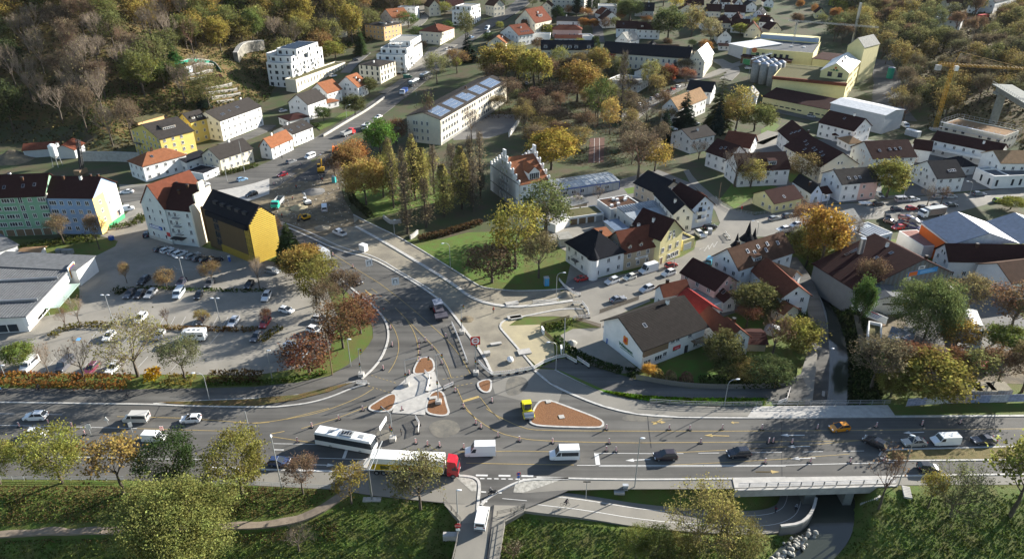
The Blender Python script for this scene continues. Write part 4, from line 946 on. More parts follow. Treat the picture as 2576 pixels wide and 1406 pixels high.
# --- upper right town (many small houses)
for lb,A,B,C,he,rr,rt,wl,rf_,D in(('cream gabled cottage with brown roof right of the tall poplar',(1600,92),(1750,96),N_,4,3.6,'y','C','b',10),('white house with black roof, upper of the two black roofs',(1690,132),(1755,182),(1820,132),4,3.4,'x','W','k',9),('white house with black roof, lower of the two black roofs',(1765,186),(1830,236),(1900,190),4,3.6,'x','W','k',9),('brown-roofed house with beige front in the dense settlement',(1850,102),(1985,112),N_,4,4.2,'x','C','d',10),('white gable with black roof in the topmost settlement row',(1910,40),(1985,42),N_,4,3.8,'y','W','k',10),('dark red-roofed house with skylights in the settlement',(2030,112),(2220,122),N_,4,4.4,'x','W','d',10),('white gable with dark roof at the very top of the settlement',(2120,36),(2200,38),N_,4,4,'y','W','d',10),('white house with low black roof and big gable window',(2225,62),(2330,62),N_,4,3,'y','W','k',11),
 ('bright white gable with blue-black roof above the red hipped roof',(2295,132),(2390,142),(2440,102),4.4,3.6,'y','W','k',10),('house with tall dark red hipped roof',(1955,216),(2100,222),N_,3.6,5,'hip','C','d',11),('dark red roof behind the tall hipped roof',(2090,172),(2176,182),N_,3.6,4,'hip','C','d',9),('low pale-roofed garage between settlement houses',(2180,180),(2310,186),N_,2.8,1.2,'x','W','s',7),('white house with dark red roof and dormer bump above the brewery',(2088,242),(2250,256),N_,4.6,4,'x','W','d',11),('cream gabled house with red roof right beside the brewery hall',(2215,292),(2368,302),N_,4.2,5.2,'y','C','r',12),('white two-storey house with flat brown roof in the settlement',(2352,202),(2440,216),N_,6.2,2.6,'x','W','d',10),('low red-roofed outbuilding in the settlement',(2340,186),(2450,192),N_,3,2.6,'x','W','r',8),('cream gable with dark red roof touching the brewery roof',
 (2450,282),(2560,276),N_,4.6,4,'y','C','d',10),('white gabled house with black roof left of the brewery yard',(1965,348),(2092,350),N_,4.6,4,'y','W','k',12),('low dark red canopy roof below the black-roofed gable',(1975,432),(2070,436),N_,2.8,1,'x','W','d',6),('dark roofed house at the top edge behind autumn birches',(1665,46),(1830,50),N_,5,3.4,'x','C','d',10),('white block with dark roof at the top of the settlement',(2000,20),(2080,22),N_,5,3,'x','W','d',9),('small white house at the top right of the settlement',(2400,20),(2490,22),N_,4,3,'y','W','d',9),('house with pale roof at the far top between birches',(2240,12),(2320,14),N_,4,3,'x','C','s',9)):
 house(lb,'A2',A,B,C,he,rr,rt,wl,rf_,D=D)
for lb,A,B,C,he,rr,rt,wl,rf_,D in(('white house with black roof beside the pale green tree',(1350,62),(1450,76),(1605,30),6.4,4,'y','W','k',N_),('white modern hillside house with flat roof',(1690,172),(1830,182),N_,6,0,'flat','W','s',9),('orange-roofed wing of the white hillside house',(1815,190),(1945,198),N_,6,1.4,'pent','W','o',8),('yellow cottage hidden among the hillside trees',(575,122),(662,126),N_,4,3,'y','PY','d',8),('white house with black roof above the terrace wall',(2010,52),(2112,62),N_,5,4,'y','W','k',10),('long white house with black roof at the top right',(2250,66),(2480,44),N_,4.5,4.4,'x','W','k',12),('beige house at the top edge behind hillside trees',(1810,32),(1950,26),N_,5,3.4,'x','C','b',10),('blue-doored garage with flat dark roof on the hillside',(1760,122),(1862,118),N_,3,0,'flat','W','d',8)):
 house(lb,'A3',A,B,C,he,rr,rt,wl,rf_,D=D)
 # --- brewery
h=house('low yellow brewery hall with wide flat grey roof and round emblem','A3',(-105,440),(548,522),(770,366),8.0,0,'flat','PY','e',name='brewery_hall',cat='factory hall',chim=(),win='',para=.4)
Lx,D,he=dims(h);fc=faces_of(Lx,D)
mb=MB();mb.box(Lx*.1,D*.82,he,Lx*.98,D,he+3.2);mb.build('clerestory',wallm('PY'),h);mb=MB();mb.box(Lx*.1,D*.815,he+.8,Lx*.98,D*.82,he+3.3);mb.build('window_band',mat('window_band',(.30,.38,.48),.25),h)
for i in range(6):put(win_mesh(1.8,2.0,'s'),'window',h,fc,'f',Lx*.2+i*3.4,4.2)
mb=MB();mb.bar((0,-.15,0),(0,-.02,0),1.5,n=16);o=mb.build('emblem',mat('emblem_rust',(.45,.13,.04),.6),h);o.location=(Lx*.17,0,7.4);text_on(h,'lettering','Wittmann','f',Lx*.1,4.9,1.3,mat('brew_green',(.04,.22,.08),.6),.05,0,None,.04)
for u in(.16,.4,.62,.8):
 mb=MB();mb.box(Lx*u,D*.4,he,Lx*u+1.4,D*.4+1.2,he+.7);mb.build('roof_vent',M['white'],h)
house('white fan-shaped brewery hall with pale sheet roof','A2',(2072,402),(2262,470),(2430,372),7.0,.6,'pent','GR','w',name='brewery_hall',cat='factory hall',chim=(),win='')
h=house('brewery loading dock with red canopy and green doors','A2',(2185,520),(2640,592),None,5.0,.3,'pent','BR','d',D=5,name='loading_dock',cat='building',chim=(),win='')
Lx,D,he=dims(h);fc=faces_of(Lx,D)
for i in range(5):put(door_mesh(Lx/6.5,3.4,MATS['brew_green']if i%2==0 else M['wood']),'loading_door',h,fc,'f',Lx*(.05+i*.19),.4)
h=house('large yellow brewery block with mossy flat roof','A3',(178,712),(862,800),(428,562),11.0,0,'flat','PY','m',name='brewery_block',cat='factory hall',chim=(),win='',para=.35)
Lx,D,he=dims(h);panel(h,'roof_band','f',-.3,he-1.0,Lx+.3,he+.45,roofm('r'),1.8);
h=house('long yellow brewery wing with gable, arched windows and pale roof','A3',(625,658),(888,696),(1138,562),14.5,4.2,'y','PY','w',name='brewery_wing',cat='factory hall',win='r',chim=((.6,.25),(.6,.5),(.55,.55)),ns=4,ww=1.2,wh=1.9,wst='s',ov=.3)  # low sun's glare on the roof is put into its whitish colour
Lx,D,he=dims(h);fc=faces_of(Lx,D)
for u in(.25,.62):put(win_mesh(2.2,2.4,'s'),'window',h,fc,'f',Lx*u,he-2.6)
text_on(h,'lettering','Wittmann','f',Lx*.33,he+.4,1.0,MATS['brew_green'],.05,0,None,.03);mb=MB();mb.bar((0,-.15,0),(0,-.02,0),.6,n=12);o=mb.build('emblem',MATS['emblem_rust'],h);o.location=(Lx*.5,0,he+2.0)
house('tall pale brewery tower with lit saddle roof','A3',(878,425),(1030,458),(1112,388),19,4.5,'y','PY','s',name='brewery_tower',cat='factory hall',win='',chim=(),nogw=True,ov=.2)
h=house('low yellow brewery store with dark red lean-to roof','A3',(80,905),(690,1040),None,4.4,2.4,'pent','PY','d',D=13,name='brewery_store',cat='factory hall',win='f',chim=(),wst='s',ww=2.2,wh=.6,ns=1)
house('grey-white sheet-metal hall with bright ribbed roof','A3',(720,972),(1230,1086),(1305,1012),8.6,1.2,'x','GR','w',name='metal_hall',cat='factory hall',win='',chim=(),nogw=True)
house('dark red flat roof deck between the brewery halls','A3',(548,548),(740,580),None,7.0,.3,'pent','PY','d',D=22,name='brewery_annex',cat='factory hall',win='',chim=())
# --- right-hand town block
house('white house with dark red roof below the metal hall','A3',(608,1152),(932,1232),(1026,1166),6.4,4.2,'x','W','d',sky=((0,.5,.6),))
house('small white house with tan hipped roof in front of the dark red one','A3',(785,1300),(888,1352),(950,1312),3.2,2,'hip','W','t',chim=())
house('tiny porch house with red-brown roof beside garden hedge','A3',(738,1270),(802,1276),None,2.8,1.4,'hip','W','d',D=5,chim=())
house('white house with steep dark roof and three skylights behind the long roof','A3',(225,1232),(432,1418),None,6.2,4.6,'x','W','d',D=10,sky=((0,.35,.3),(0,.4,.5),(0,.45,.7)))
house('big white house with broad dark roof and seven skylights','B3',(285,108),(625,300),(893,235),6.6,4.8,'x','C','d',sky=((0,.2,.6),(0,.3,.5),(0,.48,.5),(0,.56,.45),(0,.68,.5),(0,.38,.25),(0,.78,.4)),chim=())
house('greenish white house with dark red roof behind the round tree','B3',(1115,226),(1516,206),(906,118),8.0,4.4,'x','WG','d',sky=((0,.2,.35),(0,.45,.4),(0,.58,.4),(0,.7,.42)),chim=())
house('lower white annex with dark red roof beside the long balcony building','B3',(1497,132),(1655,152),None,5.4,2.8,'x','W','d',D=8,chim=(),win='')
house('two-coloured white and salmon house with brown roof on the main street','B3',(825,466),(1165,436),(672,362),6.6,3.2,'x','W','f',sky=((0,.22,.25),(0,.4,.25),(0,.52,.25)),name='double_house',chim=())
h=bpy.context.scene.objects[[o.name for o in bpy.context.scene.objects if o.name.startswith('double_house')][0]];Lx,D,he=dims(h)
panel(h,'salmon_wall_field','f',Lx*.5,-.5,Lx+.02,he-.1,wallm('P'),.02);panel(h,'shop_sign','f',Lx*.16,2.9,Lx*.3,3.3,M['white'],.1)
house('white house with black roof and roof hatch on the main street','B3',(1720,412),(1975,396),(1548,292),5.6,4.2,'x','W','k',sky=((0,.62,.3),(0,.7,.3),(0,.5,.28)),chim=())
house('pale yellow cottage with brown roof at the street curve','B3',(185,646),(445,592),(25,548),3.7,2.8,'x','PY','d',sky=((0,.4,.2),),chim=())
house('small bluish white house with curved gable','B3',(530,560),(635,552),None,3.4,3.0,'y','LB','k',D=12,chim=((.3,.3),),ov=.05)
house('low white wing with red roof beside the curved gable','B3',(640,560),(716,546),None,2.9,1.5,'x','LB','d',D=5,chim=(),nogw=True)
h=house('long white balcony building with dark red roof at the right edge','B3',(1668,48),(2300,176),None,6.2,2.6,'x','W','d',D=10,name='balcony_building',cat='apartment block',chim=((.72,.3),),ww=1.0)
Lx,D,he=dims(h);balcony(h,'f',.5,3.1,Lx-1,2.6,wallm('W'),True)
h=house('white two-storey building with tan roof and arched shop windows','B3',(2140,172),(2318,268),None,7.4,2.8,'y','W','t',D=30,name='shop_building',cat='building',chim=())
house('low white shop wing with flat roof and tall dark windows','B3',(2255,404),(2700,384),None,4.4,0,'flat','W','e',D=8,name='shop_wing',cat='building',ww=.9,wh=2.4,wst='s',ns=1,chim=())
house('white garden wing with flat roof leading to the shop','B3',(2078,318),(2252,402),None,4.2,0,'flat','W','e',D=6,name='garden_wing',cat='building',chim=(),win='')
house('small white house with black hipped roof behind the black gable','B3',(1952,302),(2076,292),None,3.6,2.2,'hip','W','k',D=9,chim=())
h=house('dark red roofed white house with zinc dormers behind bare trees','B2',(2165,345),(2640,322),None,6.2,4.6,'x','W','d',D=12,dorm=((0,.35,.25,2.0,1.6,'s'),(0,.68,.25,3.0,1.7,'s')),chim=(),dw='GR')
house('white house with brown roof at the bend of the lane','B2',(1858,158),(2056,228),None,6.0,4.2,'x','W','d',D=11,sky=((0,.4,.4),(0,.55,.5)),chim=())
house('red striped roof house behind the lane bend','A2',(2020,1352),(2262,1392),None,6.2,4.0,'x','W','r',D=11,chim=((.2,.6),))
# --- centre: castle-like house, cabins, workshop cluster
h=house('white renaissance house with curved gables and orange roof','B2',(98,482),(382,432),(-115,285),9.2,6.2,'x','W','o',name='gabled_mansion',cat='mansion',chim=((.9,.52),),dorm=((0,.55,.12,4.2,2.6,'g'),),ov=.05,ns=3,nogw=True)
Lx,D,he=dims(h);fc=faces_of(Lx,D)
for f,x in(('l',0),('r',Lx)):
 mb=MB();x0,x1=(-.25,.35)if f=='l' else(Lx-.35,Lx+.25)
 for k in range(5):y=D*(.0+k*.1);mb.box(x0,y,-3,x1,D-y,he+1.2+k*1.42)
 for k in range(5):
  for s in(0,1):
   yy=D*(k*.1)+.35;yy=yy if s==0 else D-yy;mb.ball(((x0+x1)/2,yy,he+1.5+k*1.42),.5,.5,.5,8,5)
 mb.box(x0,D*.46,he+7,x1,D*.54,he+9.4);mb.build('stepped_gable',wallm('W'),h)
for j,(z,n)in enumerate(((1.2,4),(4.4,4),(7.4,4),(10.4,3),(13.0,2))):
 for i in range(n):
  o=put(win_mesh(.9,1.7),'window',h,fc,'l',D*.5+(i-(n-1)/2)*2.0-.45,z);o.location.x-=.26
for z in(3.6,9.6):panel(h,'string_course','l',0,z,D,z+.2,roofm('k'),.32)
h=house('blue-grey container school cabins with shallow rusty roof','B2',(490,517),(1040,437),(385,432),3.3,.5,'x','GR','z',name='cabin_block',cat='cabin',chim=(),ns=1,ww=1.7,ov=.1,nogw=True)
Lx,D,he=dims(h);
for u in range(10):panel(h,'cabin_frame','f',u*Lx/9-.1 if u else 0,0,u*Lx/9+.1,he-.1,M['blue']if u%3==0 else M['pole'],.08)
panel(h,'roof_edge','f',0,he-.25,Lx,he+.05,M['blue'],.2)
mb=MB()
for i in range(10):
 for(o,e,s,le,ls)in roof_geo('x',Lx,D,he,.5,.1):p=Vector((o[0]+e[0]*i*Lx/9.5,o[1],he+.25));q=p+Vector(s)*ls;mb.hexa([p,p+Vector((.3,0,0)),q+Vector((.3,0,0)),q],[v+Vector((0,0,.08))for v in(p,p+Vector((.3,0,0)),q+Vector((.3,0,0)),q)])
mb.build('roof_seam',M['steel'],h)
house('open timber shed with pale shallow roof below the cabins','B2',(545,680),(735,636),None,2.5,1.0,'x','K','s',D=7,name='shed',cat='shed',win='',chim=(),nogw=True)
h=house('row of four garages with mossy flat roof','B2',(570,782),(892,738),None,2.7,0,'flat','W','m',D=7,name='garage_row',cat='garage',win='',chim=(),para=.12)
Lx,D,he=dims(h);fc=faces_of(Lx,D)
for i in range(4):put(door_mesh(Lx/4-.5,2.2,M['wood']if i!=3 else M['pole']),'garage_door',h,fc,'f',Lx*i/4+.25,0)
house('white garage wing with grey flat roof left of the mossy garages','B2',(440,850),(568,785),None,2.8,0,'flat','W','s',D=8,name='garage',cat='garage',win='',chim=(),para=.12)
h=house('flat-roofed workshop with brown roof and white side wall','B2',(960,706),(1238,657),(832,615),4.0,0,'flat','W','b',name='workshop',cat='workshop',chim=(),win='f',para=.25)
Lx,D,he=dims(h)
for u,v in((.4,.7),(.48,.6),(.7,.5),(.8,.65),(.1,.2),(.35,.25)):mb=MB();mb.box(u*Lx,v*D,he,u*Lx+.9,v*D+.9,he+.8);mb.build('roof_vent',M['white'],h)
h=house('workshop hall with zinc and glass lean-to roof','B2',(1178,812),(1530,748),(1062,690),4.2,.6,'pent','W','z',name='workshop',cat='workshop',chim=(),win='l',ov=.2)
Lx,D,he=dims(h);panel(h,'timber_cladding','f',.2,0,Lx-.2,he-.5,M['wood'],.08);mb=MB()
for i in range(14):mb.box(i*Lx/14,-.2,he+.22,i*Lx/14+.12,D*.55,he+.36)
for i in range(14):mb.box(i*Lx/14,D*.55,he+.55,i*Lx/14+.1,D,he+.95)
mb.build('roof_seam',M['steel'],h)
house('beige gabled workshop with black roof and round window','B2',(1405,560),(1655,500),(1245,440),5.4,3.4,'y','BG','k',chim=((.8,.25),))
house('white house with broad black roof and satellite dish','B2',(1370,556),(1546,746),(1690,690),6.6,3.0,'x','W','k',chim=((.75,.3),))
h=house('white balcony house with red roof at the side street corner','B2',(1725,690),(1926,654),None,7.2,3.4,'y','LB','d',D=13,chim=(),win='lr')
Lx,D,he=dims(h);fc=faces_of(Lx,D)
for j in(0,1):balcony(h,'f',Lx*.2,2.6*j+2.4,Lx*.4,1.2,wallm('W'),True);put(win_mesh(1.4,2.0,'s'),'door',h,fc,'f',Lx*.3,2.6*j+2.4);put(win_mesh(1,1.1),'window',h,fc,'f',Lx*.72,2.6*j+3)
house('low red cross-roof behind the white balcony house','B2',(1570,590),(1725,640),None,4.6,2.6,'x','W','r',D=8,chim=(),sky=((0,.6,.5),))
h=house('white corner house with black hipped roof and round corner turret','B2',(790,1180),(1086,1100),(592,1000),6.0,5.4,'hip','W','k',name='corner_house',cat='house',chim=((.75,.6),),sky=((0,.3,.4),))
mb=MB();mb.bar((.4,.4,0),(.4,.4,6.4),1.5,n=14);mb.build('turret_wall',wallm('W'),h);mb=MB();mb.bar((.4,.4,6.3),(.4,.4,9.6),1.75,.05,n=14);mb.bar((.4,.4,9.4),(.4,.4,11.2),.06);mb.ball((.4,.4,10.6),.22);mb.build('turret_roof',roofm('k'),h)
balcony(h,'l',4.2,2.8,2.6,1.2,M['dark'])
h=house('ochre inn with tan tiled roof and three dormers','B2',(1090,1112),(1436,1030),None,5.7,4.6,'x','K','r',D=9.5,name='inn',cat='inn',chim=((.45,.6),(.62,.55)),dorm=((0,.16,.12,1.3,1.0,'g'),(0,.46,.12,1.3,1.0,'g'),(0,.82,.15,1.3,1.0,'g')),dw='K')
Lx,D,he=dims(h);panel(h,'sign','f',Lx*.3,2.75,Lx*.64,3.35,M['white'],.12);bars(h,'f',Lx*.36,Lx*.58,2.9,.3,1,M['pole'],.125)
h=house('pale yellow gabled house next to the ochre inn','B2',(1426,990),(1636,900),None,8.2,4.8,'y','PY','d',D=11,chim=((.3,.5),),win='r');Lx,D,he=dims(h);fc=faces_of(Lx,D)
for(u,z,a_,b_)in((.1,3.8,1.1,1.5),(.42,3.8,1.1,1.5),(.75,3.8,1.1,1.5),(.36,7.2,.8,1.2),(.56,7.2,.8,1.2)):put(win_mesh(a_,b_),'window',h,fc,'f',u*Lx,z)
for u in(.38,.56,.74):put(win_mesh(1.6,1.7),'window',h,fc,'f',u*Lx,.6)
put(door_mesh(1.2,2.2,M['wood']),'door',h,fc,'f',.06*Lx,.1)
house('small yellow garage with flat dark roof beside the yellow gable','B2',(1636,1012),(1746,976),None,3.0,0,'flat','PY','e',D=7,name='garage',cat='garage',win='',chim=(),door=('f',.1,3.2,2.3,'white'))
house('blue-grey carport roof behind the corner house','B2',(1002,902),(1116,882),None,2.6,.2,'pent','GR','n',D=7,name='carport',cat='carport',win='',chim=())
house('rust-striped lean-to behind the corner house','B2',(868,962),(972,946),None,3.0,.4,'pent','W','o',D=5,name='lean_to',cat='shed',win='',chim=())
house('weathered wooden garden hut by the courtyard','B2',(485,985),(590,975),None,2.5,.2,'pent','S','s',D=4,name='garden_hut',cat='shed',win='',chim=())
# --- right of the junction: restaurant and its neighbours
h=house('white restaurant with broad dark tiled roof and crest on its gable','C2',(1262,748),(1845,532),(948,462),5.6,3.8,'x','W','g',name='restaurant',cat='restaurant',win='',chim=((.72,.55),),ov=.7,sky=((0,.2,.5),),rf=.6,nogw=True)
Lx,D,he=dims(h);fc=faces_of(Lx,D)
mb=MB();rs=roof_geo('x',Lx,D,he,3.8,.7,.6)[0];E_=Vector((1,0,0));S_=Vector(rs[2]);Nn=E_.cross(S_)
for i in range(26):
 p=Vector((-.65,0,he))+S_*(-.6+i*(rs[4]+.5)/26)+Nn*.24;q=p+S_*((rs[4]+.4)/26);mb.hexa([p,p+E_*(Lx+1.3),q+E_*(Lx+1.3),q],[p+Nn*.09,p+E_*(Lx+1.3)+Nn*.09,q+E_*(Lx+1.3)+Nn*.01,q+Nn*.01])
mb.build('tile_course',roofm('g'),h)
for(u,z,a_,b_)in((.03,.9,1.0,1.3),(.085,.9,1.0,1.3),(.2,1.0,2.2,1.3),(.33,1.4,1.2,1.2),(.83,.8,1.4,1.6),(.44,4.2,1.2,.8),(.52,4.2,1.2,.8),(.72,4.0,1.2,1.0)):put(win_mesh(a_,b_),'window',h,fc,'f',u*Lx,z)
put(door_mesh(1.3,2.2,M['dark']),'door',h,fc,'f',.68*Lx,0);balcony(h,'f',Lx*.78,2.9,Lx*.21,1.6,M['wood'])
panel(h,'eave_board','f',0,3.6,Lx*.38,5.2,M['wood'],.5);panel(h,'porch_roof','f',Lx*.87,2.2,Lx*.99,2.4,roofm('s'),3.0)
sg=panel(h,'sign','f',Lx*.49,2.0,Lx*.61,3.0,M['red'],.12);panel(h,'sign_band','f',Lx*.49,1.8,Lx*.55,2.0,M['green'],.12,0,sg);bars(h,'f',Lx*.515,Lx*.585,2.3,.3,1,mat('sign_pink',(.65,.30,.34),.6),.125,sg)
o=mat('crest_green',(.01,.10,.05),.6);t_=text_on(h,'lettering','Wittmann','l',D*.42,2.35,1.2,o,.05,R(-2),None,.04);bars(h,'l',D*.46,D*.8,1.8,.16,1,o,.01)
mb=MB();mb.prism([(-.8,-.9),(0,-1.2),(.8,-.9),(.8,.7),(.4,1.0),(0,.8),(-.4,1.0),(-.8,.7)],0,.06);cr=mb.build('crest',mat('crest_orange',(.62,.20,.02),.6),h);cr.matrix_local=Matrix.Translation((-.06,D*.42,4.7))@Matrix.Rotation(-math.pi/2,4,'Z')@Matrix.Rotation(math.pi/2,4,'X')
mb=MB();mb.prism([(-.4,-.5),(.4,-.5),(.4,.3),(0,.6),(-.4,.3)],.06,.1);mb.build('crest_charge',M['red'],cr)
house('white house with orange tiled roof behind the restaurant','C2',(1460,252),(1690,200),(1318,200),4.2,2.2,'x','W','r',chim=((.3,.6),))
house('bright red sheet roof joining restaurant and orange house','C2',(1582,272),(1800,432),None,4.6,2.0,'x','W','R',D=6,chim=(),win='',nogw=True)
house('orange-brown roof wing behind the restaurant balcony','C2',(1795,445),(1935,568),(2005,450),4.8,2.3,'x','W','r',chim=())
house('small white house with brown roof and gable windows in the garden','C2',(1930,570),(2040,672),(2240,612),5.0,2.7,'x','W','r',chim=((.3,.62),))
house('pink house with dark brown roof in the old block','B2',(1622,1295),(1936,1460),None,5.2,3.0,'x','P','d',D=8.5,chim=())
house('flat grey garage roof beside the pink house','C2',(1905,348),(2035,300),None,2.8,0,'flat','W','s',D=9,name='garage',cat='garage',chim=(),win='',para=.1)
house('small brown pent roof with skylight in the old block','C2',(1930,222),(2022,300),(2110,258),3.4,1.4,'x','W','d',chim=(),sky=((0,.4,.5),),nogw=True)
house('tiled garden shed by the small white house','C2',(2235,692),(2420,697),None,2.2,1.0,'x','K','d',D=6,name='shed',cat='shed',chim=(),win='',nogw=True)
house('large white house with striped brown roof and many roof windows','B2',(1922,1142),(2162,1268),(2554,1050),7.0,4.2,'y','W','b',sky=((1,.25,.55),(1,.35,.4),(1,.45,.6),(1,.55,.35),(1,.62,.6),(1,.8,.5)),chim=((.45,.2),),dorm=((1,.35,.1,3,1.3,'s'),))
house('white house with brown tiled roof beside the curving lane','C3',(-25,5),(246,266),None,5.6,3.0,'x','W','r',D=8,chim=())
house('cross gable with tan roof beside the curving lane','B3',(300,1395),(432,1330),None,5.6,2.6,'y','W','t',D=9,chim=(),sky=((0,.6,.3),))
house('small orange-roofed garden house under bare branches','C3',(168,352),(272,416),(292,302),3.0,1.6,'x','C','o',chim=(),nogw=True)
# turreted pavilion between street and brown roofs
for(x,y,s,lb)in((2240,985,1.0,'taller dark spired pavilion roof behind the striped roof'),(2305,960,.7,'shorter dark spired pavilion roof behind the striped roof'),(2140,1010,.7,'low dark spired pavilion roof at the street side')):
 p=G(*T('B2',x,y),4);t=empty('pavilion',(*p,0),.4,lb,'pavilion');mb=MB();mb.bar((0,0,0),(0,0,4*s),2.0*s,n=8);mb.build('wall',wallm('W'),t);mb=MB();mb.bar((0,0,4*s),(0,0,6*s),2.5*s,.9*s,n=8);mb.bar((0,0,6*s),(0,0,10*s),.9*s,.04,n=8);mb.build('roof',roofm('k'),t)
 # --- far right commercial yard
h=house('brown barn-like store with grey timber gable and long roof','C3',(965,215),(1850,18),(755,-95),4.8,6.0,'y','WD','d',name='barn_store',cat='store',win='f',chim=((.72,.1),(.55,.6)),rf=.62,sky=((0,.55,.8),(0,.5,.6),(0,.12,.55),(0,.12,.48),(0,.12,.4),(0,.75,.55)),ov=.5,nogw=True,ns=1,wst='s')
Lx,D,he=dims(h);sg=panel(h,'sign','f',Lx*.5,6.2,Lx*.82,7.6,mat('sign_blue',(.05,.28,.62),.5),.12);panel(h,'sign_field','f',Lx*.51,6.3,Lx*.6,7.5,M['orange'],.03,.13,sg);bars(h,'f',Lx*.63,Lx*.79,6.55,.28,2,mat('sign_pale',(.25,.5,.75),.6),.13,sg)
for u0,u1,z0,z1 in((.6,.67,7.8,8.8),(.5,.545,4.8,6.1)):pn=panel(h,'notice_board','f',Lx*u0,z0,Lx*u1,z1,M['white'],.1);bars(h,'f',Lx*u0+.3,Lx*u1-.3,z0+.25,.2,2,M['dark'],.105,pn)
mb=MB();mb.bar((Lx*.35,D*.75,he+2.5),(Lx*.35,D*.75,he+8),.8,n=12);
mb.build('flue',M['steel'],h)
for i in range(40):
 if i%2==0:panel(h,'plank','f',Lx*i/40,0,Lx*(i+.8)/40,he+6*min(1,(i/40)/.62 if i/40<.62 else(1-i/40)/.38)*.9,M['wood_grey'],.05)
house('pink-walled house with weathered pale tiled roof by the stream','B3',(690,905),(1006,830),None,5.8,3.0,'x','P','s',D=9,chim=((.5,.62),(.1,.6)),sky=((0,.25,.5),(0,.45,.5),(0,.7,.55)))
h=house('white flat building with ribbed metal roof beside the tiled house','B3',(845,882),(1076,986),(1292,926),6.4,0,'flat','W','z',chim=(),para=.3,wst='s');Lx,D,he=dims(h);mb=MB()
for i in range(7):mb.box(Lx*.3,D*(.15+i*.11),he+.06,Lx*.97,D*(.15+i*.11)+.5,he+.35)
mb.build('roof_seam',M['steel'],h)
house('faded red flat canopy between barn store and blue-roofed hall','B3',(1358,905),(1590,1052),None,4.0,0,'flat','W','c',D=6,name='canopy',cat='canopy',chim=(),win='',para=.05)
h=house('sawtooth hall with blue roofs, orange side wall and white gables','B3',(1568,828),(1842,1032),(2150,912),7.4,0.2,'flat','W','w',D=66,name='sawtooth_hall',cat='factory hall',chim=(),win='',para=.02)
Lx,D,he=dims(h);y=0.0
panel(h,'orange_wall_field','f',.3,0,Lx-.3,he-.5,wallm('OR'),.06)
for i,(w1,w2,rr)in enumerate(((10,10,3.6),(8,9,3),(8,9,3),(7,5,2.6))):
 mb=MB();n=mb.add([(-.3,y,he+.1),(Lx+.3,y,he+.1),(Lx+.3,y+w1,he+rr),(-.3,y+w1,he+rr),(-.3,y,he-.1),(Lx+.3,y,he-.1),(Lx+.3,y+w1,he+rr-.2),(-.3,y+w1,he+rr-.2)]);mb.face(n,n+1,n+2,n+3);mb.face(n+4,n+5,n+1,n);mb.face(n+5,n+6,n+2,n+1);mb.face(n+7,n+4,n,n+3);mb.build('blue_roof',roofm('n'),h)
 mb=MB();n=mb.add([(0,y+w1,he+rr),(Lx,y+w1,he+rr),(Lx,y+w1+w2,he+.1),(0,y+w1+w2,he+.1),(Lx,y,he),(0,y,he)]);mb.face(n,n+1,n+2,n+3);mb.face(n+4,n+2,n+1);mb.face(n+5,n,n+3);mb.build('white_roof',roofm('w'),h);y+=w1+w2
house('white long house with red-brown striped roof at the right edge','B3',(1832,1186),(2760,1200),(1718,1075),5.5,3.4,'x','W','d',chim=((.3,.4),),D=9)
h=house('white garage house with brown roof and roller doors','B3',(2100,1218),(2420,1395),None,5.6,3.0,'y','W','b',D=22,name='garage_house',cat='garage',chim=(),win='',nogw=True);Lx,D,he=dims(h);fc=faces_of(Lx,D)
for u in(.25,.6):put(door_mesh(Lx*.28,3.4,M['pole']),'roller_door',h,fc,'f',u*Lx,0)
h=house('low white store with grey-green shallow gable roof in the yard','C3',(1035,315),(1482,303),None,3.6,1.8,'y','W','e',D=12,name='low_store',cat='store',chim=(),win='',nogw=True,ov=.4)
Lx,D,he=dims(h);panel(h,'sign_band','f',Lx*.38,he-.7,Lx*.78,he-.3,M['dark'],.1);panel(h,'sign','f',Lx*.8,he-.8,Lx*.9,he-.1,M['yellow'],.1);panel(h,'fascia','f',0,he-1.0,Lx,he-.05,M['white'],.05)
house('white showroom with colonnade under the long barn roof','C3',(775,-20),(960,215),None,3.0,.3,'pent','W','s',D=3,name='showroom',cat='store',chim=(),wst='s',wh=2.0,ns=1,win='f',ww=2.0)
h=house('open pit bay with dark signboard and white parapet','C3',(1640,215),(1885,210),None,2.6,0,'flat','W','m',D=7,name='yard_bay',cat='building',chim=(),win='',para=.5);Lx,D,he=dims(h);panel(h,'signboard','f',.3,he-.9,Lx-.2,he+.4,mat('board_dark',(.06,.015,.015),.6),.15)
h=house('white boarded yard bin beside the two grey containers','C3',(1050,690),(1190,690),None,1.9,0,'flat','W','m',D=9,name='yard_bin',cat='container',chim=(),win='',para=.8)
# concrete shell under construction with scaffolding
h=house('concrete shell under construction with yellow formwork deck','A3',(1775,1165),(2345,1290),None,7.0,0,'flat','S','t',D=14,name='building_shell',cat='construction site',chim=(),ww=1.4,wst='s',para=.4,ns=2)
Lx,D,he=dims(h);mb=MB()
for i in range(13):
 x=-.6+i*(Lx+1.2)/12
 for y in(-.9,-2.0,D+.9):mb.bar((x,y,0),(x,y,he+2),.05,n=4)
for z in(2,4,6,8):mb.bar((-.6,-.9,z),(Lx+.6,-.9,z),.05,n=4);mb.bar((-.6,-2,z),(Lx+.6,-2,z),.05,n=4);mb.box(-.6,-2,z-.05,Lx+.6,-.9,z)
for z in(2,4,6,8,9):mb.bar((Lx+.9,0,z),(Lx+.9,D,z),.05,n=4);mb.bar((-.9,0,z),(-.9,D,z),.05,n=4);mb.bar((0,D+.9,z),(Lx,D+.9,z),.05,n=4)
for i in range(6):mb.bar((Lx+.9,i*D/5,0),(Lx+.9,i*D/5,he+2),.05,n=4);mb.bar((-.9,i*D/5,0),(-.9,i*D/5,he+2),.05,n=4)
mb.build('scaffold',M['steel'],h)
